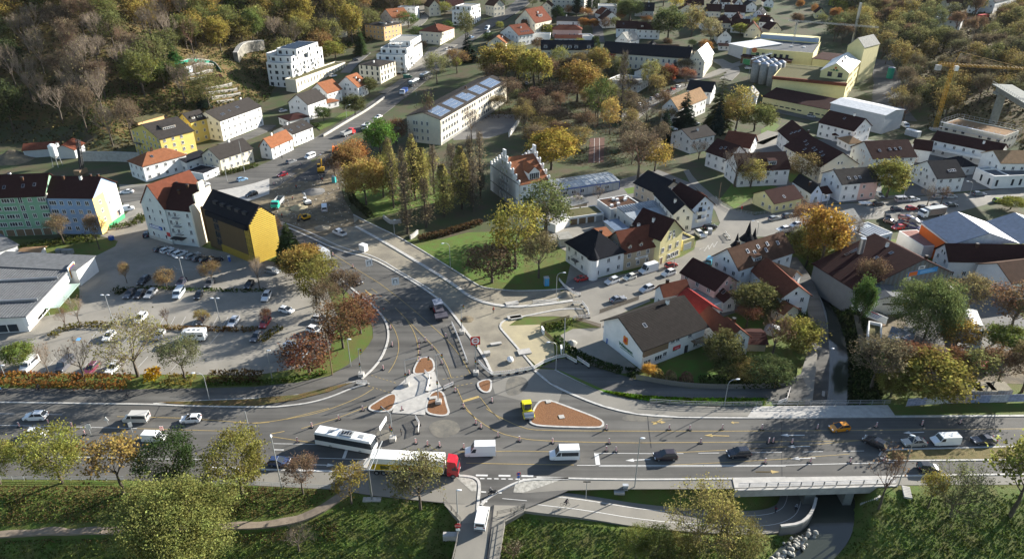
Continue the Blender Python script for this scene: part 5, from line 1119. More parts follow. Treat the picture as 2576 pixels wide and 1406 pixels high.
# --- vegetation
def leaf_quad(mb,c,s,rr,flat=0.0):
 a=rr.uniform(0,6.283);t=rr.uniform(-1,1);u=Vector((math.cos(a),math.sin(a),t*(1-flat))).normalized()
 v=u.orthogonal();v.rotate(Matrix.Rotation(rr.uniform(0,6.283),3,u));s1=s*rr.uniform(.7,1.3);u=u*s1*.5;v=v*s1*.38
 mb.quad(c-u-v,c+u-v,c+u+v,c-u+v)
def grow(mb,p,d,ln,r,lvl,rr,spread,tips,up=.15,n=None):
 """a limb of three bent pieces that forks"""
 pts=[p];q=Vector(p);dd=Vector(d)
 for i in range(3):
  dd=(dd+Vector((rr.gauss(0,.13),rr.gauss(0,.13),rr.gauss(0,.1)+up*.3))).normalized();q2=q+dd*ln/3
  mb.bar(q,q2,r*(1-i*.22),r*(1-(i+1)*.22),n or(5 if r>.09 else 3),cap=False);q=q2;pts.append(q)
  if lvl>0 and i>0:
   k=2 if i==1 else 3
   for _ in range(k):
    a=rr.uniform(0,6.283);s=dd.orthogonal().normalized();s.rotate(Matrix.Rotation(a,3,dd));nd=(dd*(1-spread)+s*spread+Vector((0,0,up))).normalized()
    grow(mb,q,nd,ln*rr.uniform(.52,.72),r*.5,lvl-1,rr,spread,tips,up)
 tips.append((q,dd))
def trunk_mb(h,r,rr,lean=0.03):
 mb=MB();mb.smooth=True;q=Vector((0,0,-1.0));n=4
 for i in range(n):
  q2=Vector((rr.gauss(0,lean)*h*.3,rr.gauss(0,lean)*h*.3,h*(i+1)/n));mb.bar(q,q2,r*(1.25-i*.2),r*(1.05-i*.2),8,cap=False);q=q2
 return mb,q
def make_round(seed,n_cl=70,per=44,hn=12.0,wn=10.0,leaf=.40,base=.22,low=0.0,sig=.75,limbs=9):
 rr=random.Random(seed);t,top=trunk_mb(hn*.42,.26,rr);c=MB();c.mi=1;tips=[]
 for i in range(limbs):
  a=i*6.283/limbs+rr.uniform(-.3,.3);grow(c,Vector((0,0,hn*rr.uniform(.22,.42))),Vector((math.cos(a),math.sin(a),rr.uniform(.4,1.6))).normalized(),hn*.34,.1,1,rr,.5,tips)
 c.mi=0;cz=hn*(.56+base*.3);rz=hn*(.44-base*.3+low);lumps=[(rr.uniform(0,6.28),rr.uniform(-.4,1),rr.uniform(.72,1.14))for _ in range(9)]
 for i in range(n_cl):
  a=rr.uniform(0,6.283);z=rr.uniform(-.85,1);q=math.sqrt(1-z*z);rad=rr.uniform(.45,1.0)**.6
  k=1.0
  for la,lz,lk in lumps:
   if abs(math.atan2(math.sin(a-la),math.cos(a-la)))<.6 and abs(z-lz)<.5:k=lk
  p=Vector((math.cos(a)*q*wn/2*rad*k,math.sin(a)*q*wn/2*rad*k,cz+z*rz*rad*k))
  for _ in range(per):leaf_quad(c,p+Vector((rr.gauss(0,sig),rr.gauss(0,sig),rr.gauss(0,sig*.7))),leaf,rr)
 return t.mesh('trunk',M['bark']),c.mesh('crown',[M['leaf'],M['twig']]),hn,wn
def make_sparse(seed,leaves=1900,lvl=3,hn=12.0,wn=10.0,limbs=7,up=.14,spread=.5,leaf=.27,r0=.13,fork=.3,ang=(.5,1.6),sig=.5,twig='twig'):
 rr=random.Random(seed);t,top=trunk_mb(hn*(fork+.12),.24,rr);c=MB();tips=[];c.mi=1
 for i in range(limbs):
  a=i*6.283/limbs+rr.uniform(-.4,.4);grow(c,Vector((0,0,hn*rr.uniform(fork,fork+.12))),Vector((math.cos(a),math.sin(a),rr.uniform(*ang))).normalized(),hn*.33,r0,lvl,rr,spread,tips,up)
 mx=max(max(abs(v[0]),abs(v[1]))for v in c.v);mz=max(v[2]for v in c.v);k,kz=wn/2/mx,hn/mz
 c.v=[(v[0]*k,v[1]*k,v[2]*kz)for v in c.v];c.mi=0
 for i in range(leaves):
  p,d=rr.choice(tips);p=Vector((p.x*k,p.y*k,p.z*kz));leaf_quad(c,p+Vector((rr.gauss(0,sig),rr.gauss(0,sig),rr.gauss(0,sig))),leaf,rr)
 return t.mesh('trunk',M['bark']),c.mesh('crown',[M['leaf'],M[twig]]),hn,wn
def make_poplar(seed,leaves=700,hn=22.0,wn=4.6,twigs=230):
 rr=random.Random(seed);t=MB();t.bar((0,0,-1),(0,0,hn*.5),.3,.2,8);t.bar((0,0,hn*.5),(0,0,hn*.97),.2,.03,6);c=MB();c.mi=1
 for i in range(twigs):
  z=hn*rr.uniform(.1,.92);a=rr.uniform(0,6.283);ln=rr.uniform(2.2,4.2)*(1-.5*z/hn);s=rr.uniform(.18,.42);prof=(wn/2)*min(1,(1-z/hn)*2.6)
  p=Vector((math.cos(a),math.sin(a),0))*.15+Vector((0,0,z));e=Vector((math.cos(a)*min(prof,ln*s*1.4),math.sin(a)*min(prof,ln*s*1.4),z+ln));m_=p.lerp(e,.5)+Vector((math.cos(a),math.sin(a),0))*.3
  c.bar(p,m_,.045,.035,3,False);c.bar(m_,e,.035,.02,3,False)
  for k in range(2):b=m_+Vector((rr.gauss(0,.3),rr.gauss(0,.3),rr.uniform(.6,1.6)));c.bar(m_.lerp(e,.3*k),b,.022,.012,3,False)
 c.mi=0
 for i in range(leaves):
  z=hn*rr.uniform(.12,.97);a=rr.uniform(0,6.283);rad=(wn/2)*min(1,(1-z/hn)*2.6+.1)*math.sqrt(rr.random());leaf_quad(c,Vector((math.cos(a)*rad,math.sin(a)*rad,z)),.27,rr)
 return t.mesh('trunk',M['bark']),c.mesh('crown',[M['leaf'],M['twig']]),hn,wn
def make_spruce(seed,hn=14.0,wn=6.0,layers=26,per=34,droop=.25):
 rr=random.Random(seed);t=MB();t.bar((0,0,-1),(0,0,hn*.95),.22,.03,7);c=MB()
 for i in range(layers):
  z=hn*(.08+.9*i/layers);R_=wn/2*(1-i/layers)**.85+.15;k=max(6,int(per*R_/(wn/2)))
  for j in range(k):
   a=rr.uniform(0,6.283);r1=R_*rr.uniform(.75,1.08);d=Vector((math.cos(a),math.sin(a),0));s=Vector((-math.sin(a),math.cos(a),0));w_=.28+R_*.09
   for f in range(3):
    x0,x1=r1*(.25+f*.25),r1*(.5+f*.25);zz=lambda x:z-droop*x-.04*x*x+rr.gauss(0,.06)
    c.quad(d*x0-s*w_*.6+Vector((0,0,zz(x0))),d*x1-s*w_*(.5-.12*f)+Vector((0,0,zz(x1))),d*x1+s*w_*(.5-.12*f)+Vector((0,0,zz(x1))),d*x0+s*w_*.6+Vector((0,0,zz(x0))))
 return t.mesh('trunk',M['bark']),c.mesh('crown',[M['leaf']]),hn,wn
def make_willow(seed,hn=16.0,wn=13.0):
 rr=random.Random(seed);t,top=trunk_mb(hn*.5,.4,rr);c=MB()
 for i in range(420):
  a=rr.uniform(0,6.283);rad=wn/2*math.sqrt(rr.uniform(.05,1));z=hn*(.98-.32*(rad/(wn/2))**2)+rr.gauss(0,.4);ln=rr.uniform(3,8)*(.4+.6*rad/(wn/2));p=Vector((math.cos(a)*rad,math.sin(a)*rad,z))
  for k in range(int(ln/.4)):leaf_quad(c,p+Vector((rr.gauss(0,.18),rr.gauss(0,.18),-k*.4)),.42,rr)
 return t.mesh('trunk',M['bark']),c.mesh('crown',[M['leaf']]),hn,wn
def make_bush(seed,n=620,hn=2.5,wn=3.2,leaf=.30):
 rr=random.Random(seed);t=MB();c=MB()
 for i in range(5):a=i*1.256;t.bar((0,0,-.3),(math.cos(a)*.6,math.sin(a)*.6,hn*.6),.05,.02,4)
 for i in range(n):
  a=rr.uniform(0,6.283);z=rr.uniform(0,1);rad=wn/2*math.sqrt(max(0,1-(z*1.02-.15)**2))*rr.uniform(.5,1.0)**.5*(1+.18*math.sin(3*a+seed));leaf_quad(c,Vector((math.cos(a)*rad,math.sin(a)*rad,z*hn*.95+.05)),leaf,rr)
 return t.mesh('trunk',M['bark']),c.mesh('crown',[M['leaf']]),hn,wn
M['twig_grey']=mat('twig_grey',(.19,.15,.115),.95);M['twig_red']=mat('twig_red',(.15,.085,.06),.95)
KD={'round':[make_round(1,95,62,leaf=.29),make_round(2,110,56,leaf=.29),make_round(3,85,66,wn=9,leaf=.29)],'near':[make_round(12,105,75,leaf=.19,sig=.7),make_round(13,115,65,leaf=.19,sig=.65)],'big':[make_round(11,460,72,16.0,17.0,.2,.05,.06,.8,12)],'thin':[make_round(5,80,34,leaf=.27),make_round(6,90,30,wn=9,leaf=.27),make_round(7,75,40,wn=10,leaf=.28,sig=.9)],'sparse':[make_sparse(21,3600,leaf=.2),make_sparse(22,2400,limbs=8),make_sparse(23,1500,wn=9)],'bare':[make_sparse(31,120,3,limbs=9,up=.28,twig='twig_grey'),make_sparse(32,60,3,limbs=10,up=.3,wn=9,twig='twig_grey'),make_sparse(33,160,3,limbs=8,up=.25,twig='twig_red'),make_sparse(34,90,3,hn=16,wn=10,limbs=9,up=.4,spread=.38,fork=.38,twig='twig_grey')],'fuzzy':[make_sparse(41,2600,3,limbs=9,up=.2,leaf=.20,sig=.4,twig='twig_red'),make_sparse(42,3000,3,limbs=10,up=.25,leaf=.20,sig=.45)],'poplar':[make_poplar(51,1300),make_poplar(52,500),
 make_poplar(53,2400)],'spruce':[make_spruce(61),make_spruce(62,16,5)],'pine':[make_spruce(63,18,10,18,30,.1)],'cypress':[make_spruce(64,18,4.2,40,30,-.6)],'willow':[make_willow(71)],'bush':[make_bush(81),make_bush(82),make_bush(83,420)],'open':[make_sparse(91,4200,3,16,14,limbs=8,up=.12,leaf=.18,r0=.2,fork=.12,ang=(.35,1.4),sig=.55),make_sparse(92,2600,3,15,13,limbs=7,up=.1,leaf=.18,r0=.18,fork=.2,sig=.6)]}
KNAME=dict(round='broadleaf_tree',near='broadleaf_tree',big='broadleaf_tree',thin='deciduous_tree',sparse='broadleaf_tree',bare='bare_tree',fuzzy='autumn_tree',poplar='poplar_tree',spruce='spruce_tree',pine='pine_tree',cypress='cypress_tree',willow='willow_tree',bush='shrub',open='broadleaf_tree')
KCAT=dict(bare='bare tree',poplar='poplar',spruce='conifer',pine='conifer',cypress='conifer',bush='shrub')
TREES=[]
def tree(kind,x,y,h,wd,colr,label,group=None,z=None,v=None,tilt=0):
 V=KD[kind];k=V[rnd.randrange(len(V))]if v is None else V[v%len(V)]
 tm,cm,hn,wn=k;r=empty(KNAME[kind],(x,y,H(x,y)if z is None else z),rnd.uniform(0,6.283)if not tilt else 0,label,KCAT.get(kind,'tree'),group)
 if tilt:r.rotation_euler=(0,tilt,0)
 r.scale=(wd/wn,wd/wn,h/hn)
 a=bpy.data.objects.new('trunk' if kind!='bush' else 'stem',tm);link(a,r);b=bpy.data.objects.new('crown' if kind!='bush' else 'foliage',cm);link(b,r)
 j=rnd.uniform(1.15,1.5);m_=.3*colr[0]+.6*colr[1]+.1*colr[2];b.color=(*[(v_*.88+m_*.12)*j for v_ in colr],1);TREES.append((x,y,wd));return r
YG=(.21,.21,.03);OL=(.15,.15,.045);GR=(.075,.115,.022);DG=(.04,.065,.018);OC=(.27,.18,.04);OR_=(.28,.13,.03);BR_=(.14,.088,.048);RB=(.15,.065,.032);GO_=(.26,.185,.022);YL=(.30,.24,.03);SP=(.022,.04,.024)
for kind,tl,bx,by,h,wd,c,lb in(('near','D0',0,700,12,11,YG,'yellow-green tree cut by the left edge on the river bank'),('near','D0',585,690,12.5,12,YG,'broad yellow-green tree, second from left on the river bank'),('sparse','D0',1160,790,13.5,11.5,OC,'ochre tree with bare lower limbs and long trunk shadow'),('near','D0',1640,720,11.5,11.5,DG,'dark green shaded tree between ochre tree and white car'),('near','D0',2280,790,14,12,(.18,.165,.03),'olive-brown tree with yellow lower shoots by the road railing'),('big','D0',1760,1440,17,20,(.17,.18,.04),'huge round yellow-green tree at the bottom left'),('fuzzy','D1',458,790,9,7.5,(.16,.10,.06),'small reddish bare tree left of the footpath'),('sparse','D1',915,880,9,7.5,(.24,.18,.03),'small tree with a yellow patch next to the sign gantry'),('fuzzy','D1',1560,935,12.5,12,(.17,.155,.055),'fine-twigged olive tree in front of the white lorry trailer'),
 ('bare','D1',420,1330,6,7,(.2,.16,.08),'bare pale shrubby tree on the slope below the footpath'),('open','D2',1780,1340,16,15,(.23,.20,.05),'large open willow-like tree with dark forked limbs over the cycle path'),('sparse','D2',1980,1230,9,6,(.22,.18,.03),'slim yellow tree beside the large open tree'),('near','D2',2130,1420,9,9,(.15,.14,.04),'olive bushy tree at the bottom next to the boulders'),('near','D2',1190,1400,7,6,(.15,.17,.03),'fresh green young tree below the cycle path'),('near','D2',1380,1420,7,7,(.10,.12,.03),'dense green young tree under the large open tree'),('near','D2',1600,1440,6,7,(.19,.17,.04),'yellowish bush tree at the foot of the large open tree'),('bare','D2',40,1440,5,6,(.2,.17,.1),'bare pale shrub by the right bridge railing'),('bare','D3',1165,930,15,9,BR_,'leafless black tree beside the stream underpass'),('sparse','D3',1625,930,9,5,YL,'slender yellow tree on the right river bank'),
 ('open','D3',1830,1010,12,14,(.13,.14,.05),'twisted half-bare tree on the right river bank'),('sparse','D3',2400,1000,19,15,(.22,.22,.04),'tall leaning birch at the right edge'),('open','C0',1300,1005,15,17,(.20,.18,.05),'large sparse yellow-olive tree at the front hedge of the car park'),('bare','C0',470,1010,9,5,BR_,'thin leafless tree between white van and hedge'),('bare','C0',800,1050,10,9,BR_,'dark leafless tree in front of the parked dark van'),('sparse','C0',1745,1045,11,9,(.12,.13,.05),'grey-green sparse tree behind the yellow shrub'),('bare','C0',1175,1030,6,3.5,BR_,'small bare sapling beside the large sparse tree'),('bare','C0',632,578,7,4,(.2,.13,.06),'bare sapling on the green island by the store entrance'),('bare','C0',752,520,8,5.5,(.2,.13,.06),'bare sapling beside the bicycle rack'),('round','C0',205,880,4.6,7,(.14,.18,.03),'compact round green tree by the white transporter'),
 ('thin','C0',1570,180,6,5.2,(.20,.13,.05),'brown-leaved round tree in the middle planting strip'),('fuzzy','C0',1195,130,6,4,(.24,.16,.06),'small ochre tree near the supermarket corner'),('fuzzy','C0',2000,130,6.5,6,(.2,.13,.05),'brown-leaved tree beside the long shadow edge'),('bare','C0',2440,175,9,5,(.2,.14,.06),'thin bare tree at the right end of the planting strip'),('fuzzy','C0',1915,550,5,4,(.22,.17,.04),'small yellowish tree beside the dark parked car'),('bare','C0',1585,548,5.5,3.5,BR_,'very thin sapling in the lower planting strip'),('fuzzy','C0',2510,540,5,4,RB,'red-brown sapling beside the red parked car'),('fuzzy','B0',605,1030,9.5,7,(.17,.12,.06),'bare brownish tree in front of the green and blue blocks'),('fuzzy','B0',935,1075,11,6,(.17,.11,.06),'slim brownish tree in front of the blue block'),('thin','C1',520,975,9,11,RB,'wide red-brown tree at the car park exit corner'),
 ('thin','C1',835,740,12,10,(.15,.08,.035),'rust-brown tree inside the road curve'),('thin','C1',1000,600,10,9,RB,'red-brown tree nearest the curved kerb'),('sparse','C1',700,480,11,8,(.13,.09,.05),'grey-brown tree behind the white estate car'),('thin','C1',590,330,12,9,(.17,.15,.03),'yellow-green tree beside the dashed yellow lane'),('fuzzy','C1',850,330,10,9,(.15,.10,.06),'fine-twigged tree at the upper road curve'),('round','C1',430,130,9,9,(.22,.16,.03),'yellow-orange tree near the lone dark car'),('spruce','B1',345,1190,12,8,(.05,.075,.025),'dark evergreen beside the golden gable'),('fuzzy','B1',180,1050,9,7,BR_,'brown tree touching the golden gable'),('round','B1',470,1330,9,9,(.24,.15,.03),'orange-yellow tree below the dark evergreen'),('thin','B1',640,1400,9,8,(.17,.15,.03),'olive tree beside the box trailer'),('bare','B1',40,1390,8,4,BR_,'thin bare tree left of the parked silver car'),
 ('round','B1',1050,660,16,12,OC,'golden ochre tree with pale trunk in the park'),('round','B1',900,420,13,9,(.21,.12,.035),'brown-orange tree at the street side of the park'),('round','B1',1185,190,13,11,(.085,.16,.02),'bright green tree in front of the school'),('thin','B1',950,330,12,10,OR_,'orange tree beside the construction site excavator'),('thin','B1',1215,590,15,10,(.25,.23,.04),'yellow tree left behind the front poplars'),('thin','B1',1480,580,15,10,(.24,.22,.04),'yellow tree behind the middle poplars'),('thin','B1',1590,480,13,9,(.23,.21,.04),'pale yellow tree deeper in the park'),('fuzzy','B1',760,420,9,7,(.16,.10,.05),'brown tree behind the turquoise toilet cabin'),('bare','B1',840,610,12,5,BR_,'thin bare tree at the construction fence'),('bare','B1',800,520,11,5,BR_,'bare tree right of the turquoise toilet cabin'),('bare','A1',1640,1330,20,9,(.11,.12,.04),'tall bare tree in front of the school gable'),
 ('thin','B1',2230,1390,11,12,(.13,.085,.048),'round brown tree on the lawn by the new footway'),('thin','B2',60,1260,19,13,(.23,.20,.03),'tall yellow-green tree in front of the mansion'),('thin','B2',340,960,17,14,(.11,.13,.04),'grey-green tree beside the mossy garages'),('fuzzy','B2',280,1345,13,11,(.15,.125,.055),'brownish tree behind the blue toilet cabin'),('bare','B2',350,990,13,12,BR_,'dark bare tree at the courtyard entrance'),('bare','B2',630,690,5.5,5.5,BR_,'small pruned bare tree at the timber shed'),('bare','B2',835,660,7,5,(.18,.13,.07),'brown bare tree in front of the school cabins'),('round','B2',395,330,15,17,GO_,'broad golden tree behind the mansion roof'),('fuzzy','B2',1210,415,18,17,(.13,.10,.06),'huge grey-brown tree beside the running track'),('thin','B2',1370,345,12,11,(.26,.18,.03),'golden tree leaning on the huge grey-brown one'),('willow','A2',235,830,18,15,(.24,.20,
 .03),'big yellow weeping willow in the park'),('sparse','A2',60,720,17,11,(.22,.19,.04),'sparse yellow tree left of the weeping willow'),('thin','A2',470,690,13,9,(.17,.17,.04),'light green tree behind the weeping willow'),('round','A2',640,960,18,16,(.22,.14,.03),'large orange-olive tree in the middle of the park'),('round','A2',825,750,15,10,(.18,.135,.03),'egg-shaped olive-brown tree before the long building'),('thin','A2',830,1185,20,9,(.095,.12,.03),'tall green tree with straight dark trunk'),('poplar','A2',1045,1155,29,7,(.13,.12,.04),'very tall slender poplar with ivy on its trunk'),('thin','A2',1310,850,14,8,(.18,.17,.05),'yellow-green birch on the lawn by the flat building'),('thin','A2',945,1265,15,7,OC,'ochre birch beside the tall poplar'),('fuzzy','A2',235,1090,12,12,(.12,.065,.042),'round reddish-brown bare tree in the park'),('fuzzy','A2',480,1050,13,16,(.12,.08,.052),'widest brown bare tree of the park'),
 ('fuzzy','A2',440,1240,10,13,(.14,.095,.06),'pale brown bare tree above the golden tree'),('round','A2',1500,800,10,6.5,(.24,.07,.03),'small red tree by the white gable frame'),('spruce','A2',1552,725,9,4.5,(.04,.065,.05),'blue-green conifer beside the small red tree'),('thin','A2',1615,690,8,6,BR_,'round brown tree, left of the pair before the long building'),('thin','A2',1728,705,8,6.5,(.15,.11,.05),'round brown tree, right of the pair before the long building'),('fuzzy','A2',1660,815,9,8,(.2,.08,.04),'reddish bare tree at the end of the parked row'),('pine','A2',1960,1190,23,12,(.055,.062,.02),'tall dark pine beside the tan-roofed house'),('spruce','A2',1955,1260,17,6,(.018,.035,.028),'slim blue-black spruce in front of the pine'),('spruce','A2',1645,1195,15,9.5,SP,'dark broad spruce before the tan-roofed house'),('spruce','A2',1460,1330,13,8,SP,'dark spruce left of the grey-roofed house'),
 ('thin','A2',2130,1240,18,11,(.22,.175,.04),'tall yellow tree near the silos'),('round','A2',2300,1235,11,13,(.14,.15,.04),'wide olive shrubby tree by the small lawn'),('round','A2',2040,1200,11,8,(.24,.15,.03),'orange-yellow tree between pine and yellow tree'),('bare','A2',1290,1180,9,12,BR_,'bare bush-like tree at the street corner'),('round','A2',1490,390,18,18,(.095,.11,.035),'large olive tree behind the long black roof'),('thin','A2',1715,345,18,11,(.22,.18,.06),'pale yellow birch, left of the two by the gables'),('thin','A2',1890,420,15,10,(.20,.17,.08),'pale yellow birch, right of the two by the gables'),('thin','A2',1560,150,20,9,YL,'bright yellow birch at the top edge'),('thin','A2',1450,60,14,12,(.28,.18,.05),'orange birch at the top edge'),('cypress','A2',635,160,24,6,SP,'left dark cypress before the tower block'),('cypress','A2',745,160,22,5,SP,'right dark cypress before the tower block'),
 ('round','A2',1135,195,12,15,(.08,.10,.03),'dense green round tree above the red terrace'),('bush','A2',355,300,4,7,YG,'yellow shrub beside the cream annex'),('round','A2',800,275,6,6,OR_,'orange shrub tree on the narrow lane'),('round','A2',2170,340,7,8,YG,'yellow-green tree left of the red gable'),('round','A2',455,210,9,7,DG,'dark tree beside the grey-roofed row'),('fuzzy','A2',720,215,9,8,OR_,'rusty tree between row house and cypress'),('thin','A1',1985,400,18,9,(.12,.12,.04),'tall olive tree at the upper street'),('spruce','A1',2010,575,15,10,SP,'dark conifer clump at the street'),('round','A1',2250,775,17,14,(.25,.185,.03),'yellow tree on the leafy park corner'),('thin','A1',2370,775,16,10,(.23,.18,.03),'yellow tree right of the leafy park corner'),('thin','A1',2480,760,16,11,(.22,.18,.04),'yellow-olive tree next to the parked dark car'),('sparse','A1',1715,790,15,12,(.15,.15,.05),
 'sparse olive tree along the street by the bus'),('fuzzy','A1',1905,690,12,12,(.19,.12,.04),'brown-orange tree behind the school roof'),('round','A1',655,1145,6,6,(.08,.11,.03),'small round garden tree before the brown roof'),('round','A1',950,1090,9,9,(.09,.095,.03),'bushy garden tree beside the carport'),('round','A1',1085,890,8,6,(.12,.12,.035),'garden tree beside the orange-roofed house'),('round','A1',765,560,9,10,(.22,.21,.03),'bright yellow-green tree by the white apartments'),('spruce','A1',1000,520,16,8,DG,'dark conifer below the white villa'),('thin','A1',1090,330,15,12,OL,'olive tree between villa and peach block'),('thin','A1',1450,260,9,11,GR,'green tree beside the street of the peach block'),('thin','A1',1330,1360,10,8,RB,'reddish tree between street and school gable'),('fuzzy','A1',2380,960,11,14,(.15,.10,.06),'brown bare tree in the school yard'),('bare','A1',2040,1330,14,
 8,BR_,'bare tree before the school yard wall'),('thin','A1',1730,20,10,9,OL,'olive tree at the upper street edge'),('thin','A1',1790,140,8,8,YG,'yellow-green tree below the red-roofed top house'),('thin','A1',2300,100,12,10,DG,'dark tree behind the cubic apartments'),('thin','A1',1530,380,8,7,GR,'green tree before the red hipped roof'),('spruce','A0',1610,590,13,9,(.03,.085,.02),'bright green conifer, left of the garden terraces'),('spruce','A0',1470,580,12,9,DG,'dark conifer above the garden terraces'),('round','A0',1545,840,12,9,(.06,.08,.02),'dark green round tree in the terraced garden'),('round','A0',1680,840,11,9,(.08,.10,.018),'green round tree beside the tiny lawn terrace'),('spruce','A0',1915,1010,7,6,SP,'small dark conifer above the white row house'),('round','A0',1350,880,16,13,(.16,.17,.03),'yellow-green tree at the edge of the hillside wood'),('round','B3',1240,590,13,12,(.17,
 .16,.03),'yellow-green tree beside the two-coloured house'),('thin','B3',425,440,10,11,(.15,.11,.04),'olive-brown tree behind the pale yellow cottage'),('round','B3',620,1230,16,11,(.30,.17,.02),'glowing orange tree over the stream'),('round','B3',480,1260,13,10,(.15,.14,.03),'olive tree over the stream wall'),('fuzzy','B3',430,1080,13,9,(.2,.11,.05),'brown tree behind the street bridge'),('bare','B3',885,1085,11,7,BR_,'bare tree before the ribbed metal roof'),('bare','B3',1620,665,7,6,(.18,.12,.06),'bare street tree, left of two on the parking strip'),('bare','B3',1745,665,7,6,(.18,.12,.06),'bare street tree, right of two on the parking strip'),('bare','B3',1430,360,9,6,(.2,.13,.08),'pinkish bare tree by the greenish white house'),('round','B3',2400,700,4,7,YG,'low yellow-green shrub tree by the white hall'),('bare','B2',2120,490,14,15,BR_,'wide bare tree before the house with zinc dormers'),
 ('thin','B2',2270,500,10,9,(.2,.17,.04),'yellowish tree beside the wide bare tree'),('bare','B2',1780,240,8,9,BR_,'bare bushes by the lane bend'),('bare','C3',160,830,12,11,BR_,'bare garden tree with pale double trunk'),('round','C3',400,770,8,10,(.20,.18,.03),'yellow-green tree beside the curving lane'),('round','C3',60,340,6,7,(.13,.125,.035),'olive garden tree by the brown-roofed house'),('round','C3',970,545,14,5,(.05,.09,.018),'ivy-clad tree column beside the low store'),('big','C3',1590,650,15,14.5,(.095,.12,.035),'large dense green tree in the commercial yard'),('thin','C3',1870,780,9,8,(.25,.16,.03),'golden brown tree beside the white lorry'),('fuzzy','C3',1980,430,11,11,(.19,.15,.06),'sparse yellow-brown tree behind the white lorry'),('fuzzy','C3',2380,620,14,14,(.18,.10,.05),'brown tree before the garage house'),('fuzzy','C3',1060,250,11,8,BR_,'round bare tree before the barn roof'),
 ('fuzzy','C3',1090,1120,13,12,(.15,.125,.07),'large bare tree on the stream bank corner'),('fuzzy','C3',1400,1060,10,10,RB,'red-brown bare tree below the containers'),('round','C3',1630,1215,10,13,(.20,.17,.03),'yellow-green tree by the banner fence'),('fuzzy','C3',1810,1090,9,9,(.17,.08,.035),'red-brown tree above the banner fence'),('fuzzy','C3',2260,1110,10,9,(.17,.10,.05),'brown tree by the rubble bays'),('sparse','C3',2030,1150,10,8,OL,'olive tree before the concrete bays'),('fuzzy','C3',2510,1150,12,10,(.15,.12,.05),'dark brown tree at the right edge above the road'),('round','C3',1280,1190,6,7,(.19,.17,.03),'low yellow tree at the bridge end'),('round','C3',2330,740,5,9,(.14,.17,.03),'bright green shrubs by the green netting'),('round','C2',1990,920,8,8,(.10,.095,.03),'olive garden tree before the small white house'),('round','C2',2300,430,8,11,(.10,.095,.03),'wide olive tree behind the small white house'),
 ('fuzzy','C2',2230,540,6,7,RB,'reddish shrub tree by the garden lawn'),('round','C2',1310,1015,3.4,2.8,(.42,.22,.02),'bright orange shrub at the garden fence corner'),('bush','C2',1400,1030,2.2,2.6,(.24,.19,.05),'yellow-brown shrub right of the orange one'),('bush','C2',1512,1040,2.2,2.6,(.22,.17,.07),'pale brown shrub, second right of the orange one'),('bush','C2',1662,1055,2.3,2.8,(.22,.13,.07),'reddish shrub, last along the garden fence'),('round','C2',2200,1020,4,7,(.22,.16,.04),'ochre bush among the garden thicket'),('round','C2',2420,1040,5,9,(.07,.09,.03),'dark green thicket at the garden corner'),('round','C2',2060,1000,4.5,7,(.09,.10,.03),'olive thicket between lawn and fence')):
 x,y=G(*T(tl,bx,by));k=dict(A=1.32,B=1.15,C=1.08,D=.9)[tl[0]];tree(kind,x,y,h*(k+1)/2,wd*k,c,lb,tilt=R(2)if lb.startswith('tall leaning')else 0)
for i,(bx,by,hh,v)in enumerate(((1310,690,25,0),(1415,700,24,1),(1510,620,23,0),(1440,930,23,1),(1590,600,22,2),(1690,560,20,1),(1785,770,22,2),(1615,870,20,1),(1865,640,25,1),(1950,700,26,2),(2035,660,26,1),(2125,610,27,1),(1280,560,22,2),(2060,720,21,1))):
 x,y=G(*T('B1',bx,by));tree('poplar',x,y,hh*rnd.uniform(.85,1.08),rnd.uniform(4.6,7.5),(.28,.24,.06)if v!=1 else(.20,.155,.08),'slender half-bare poplar in the row across the park','poplars in the park',v=v)
def free(x,y,m):
 for a,an,Lx,D in FOOT:
  dx,dy=x-a[0],y-a[1];u=math.cos(an)*dx+math.sin(an)*dy;v=-math.sin(an)*dx+math.cos(an)*dy
  if-m<u<Lx+m and-m<v<D+m:return False
 return True
GARD=[G(*p)for p in((425,150),(600,140),(640,230),(560,265),(440,215))]
def seen(x,y,z,mx=80):
 f=y*_ct-(z-CAMH)*_st;v=y*_st+(z-CAMH)*_ct
 px=1288+FPX*x/f;py=703-FPX*v/f;return-mx<px<2576+mx and-110<py<1406,px,py
 # brown bare trees filling the park
PK=[W(*p)for p in((1180,330),(1240,200),(1400,150),(1680,150),(1760,260),(1700,330),(1690,420),(1480,420),(1330,400),(1310,300),(1230,300))];TRK=L('B2',[(740,20),(915,20),(905,275),(735,275)])
cnt=tries=0
while cnt<42 and tries<4000:
 tries+=1;x,y=rnd.uniform(-30,105),rnd.uniform(262,430)
 if not inpoly(x,y,PK)or not free(x,y,4)or segdist(x,y,TRK)[0]<7 or inpoly(x,y,TRK)or any((x-a)**2+(y-b)**2<(d*.36+3.5)**2 for a,b,d in TREES):continue
 cnt+=1;q=rnd.random();tree('fuzzy' if q<.55 else 'thin',x,y,rnd.uniform(9,15),rnd.uniform(9,13),rnd.choice((BR_,(.16,.12,.05),OL,(.13,.10,.06),(.2,.15,.045))),('brown fine-twigged' if q<.55 else 'thin olive-brown')+' tree among the leaf-strewn park','small trees of the park')
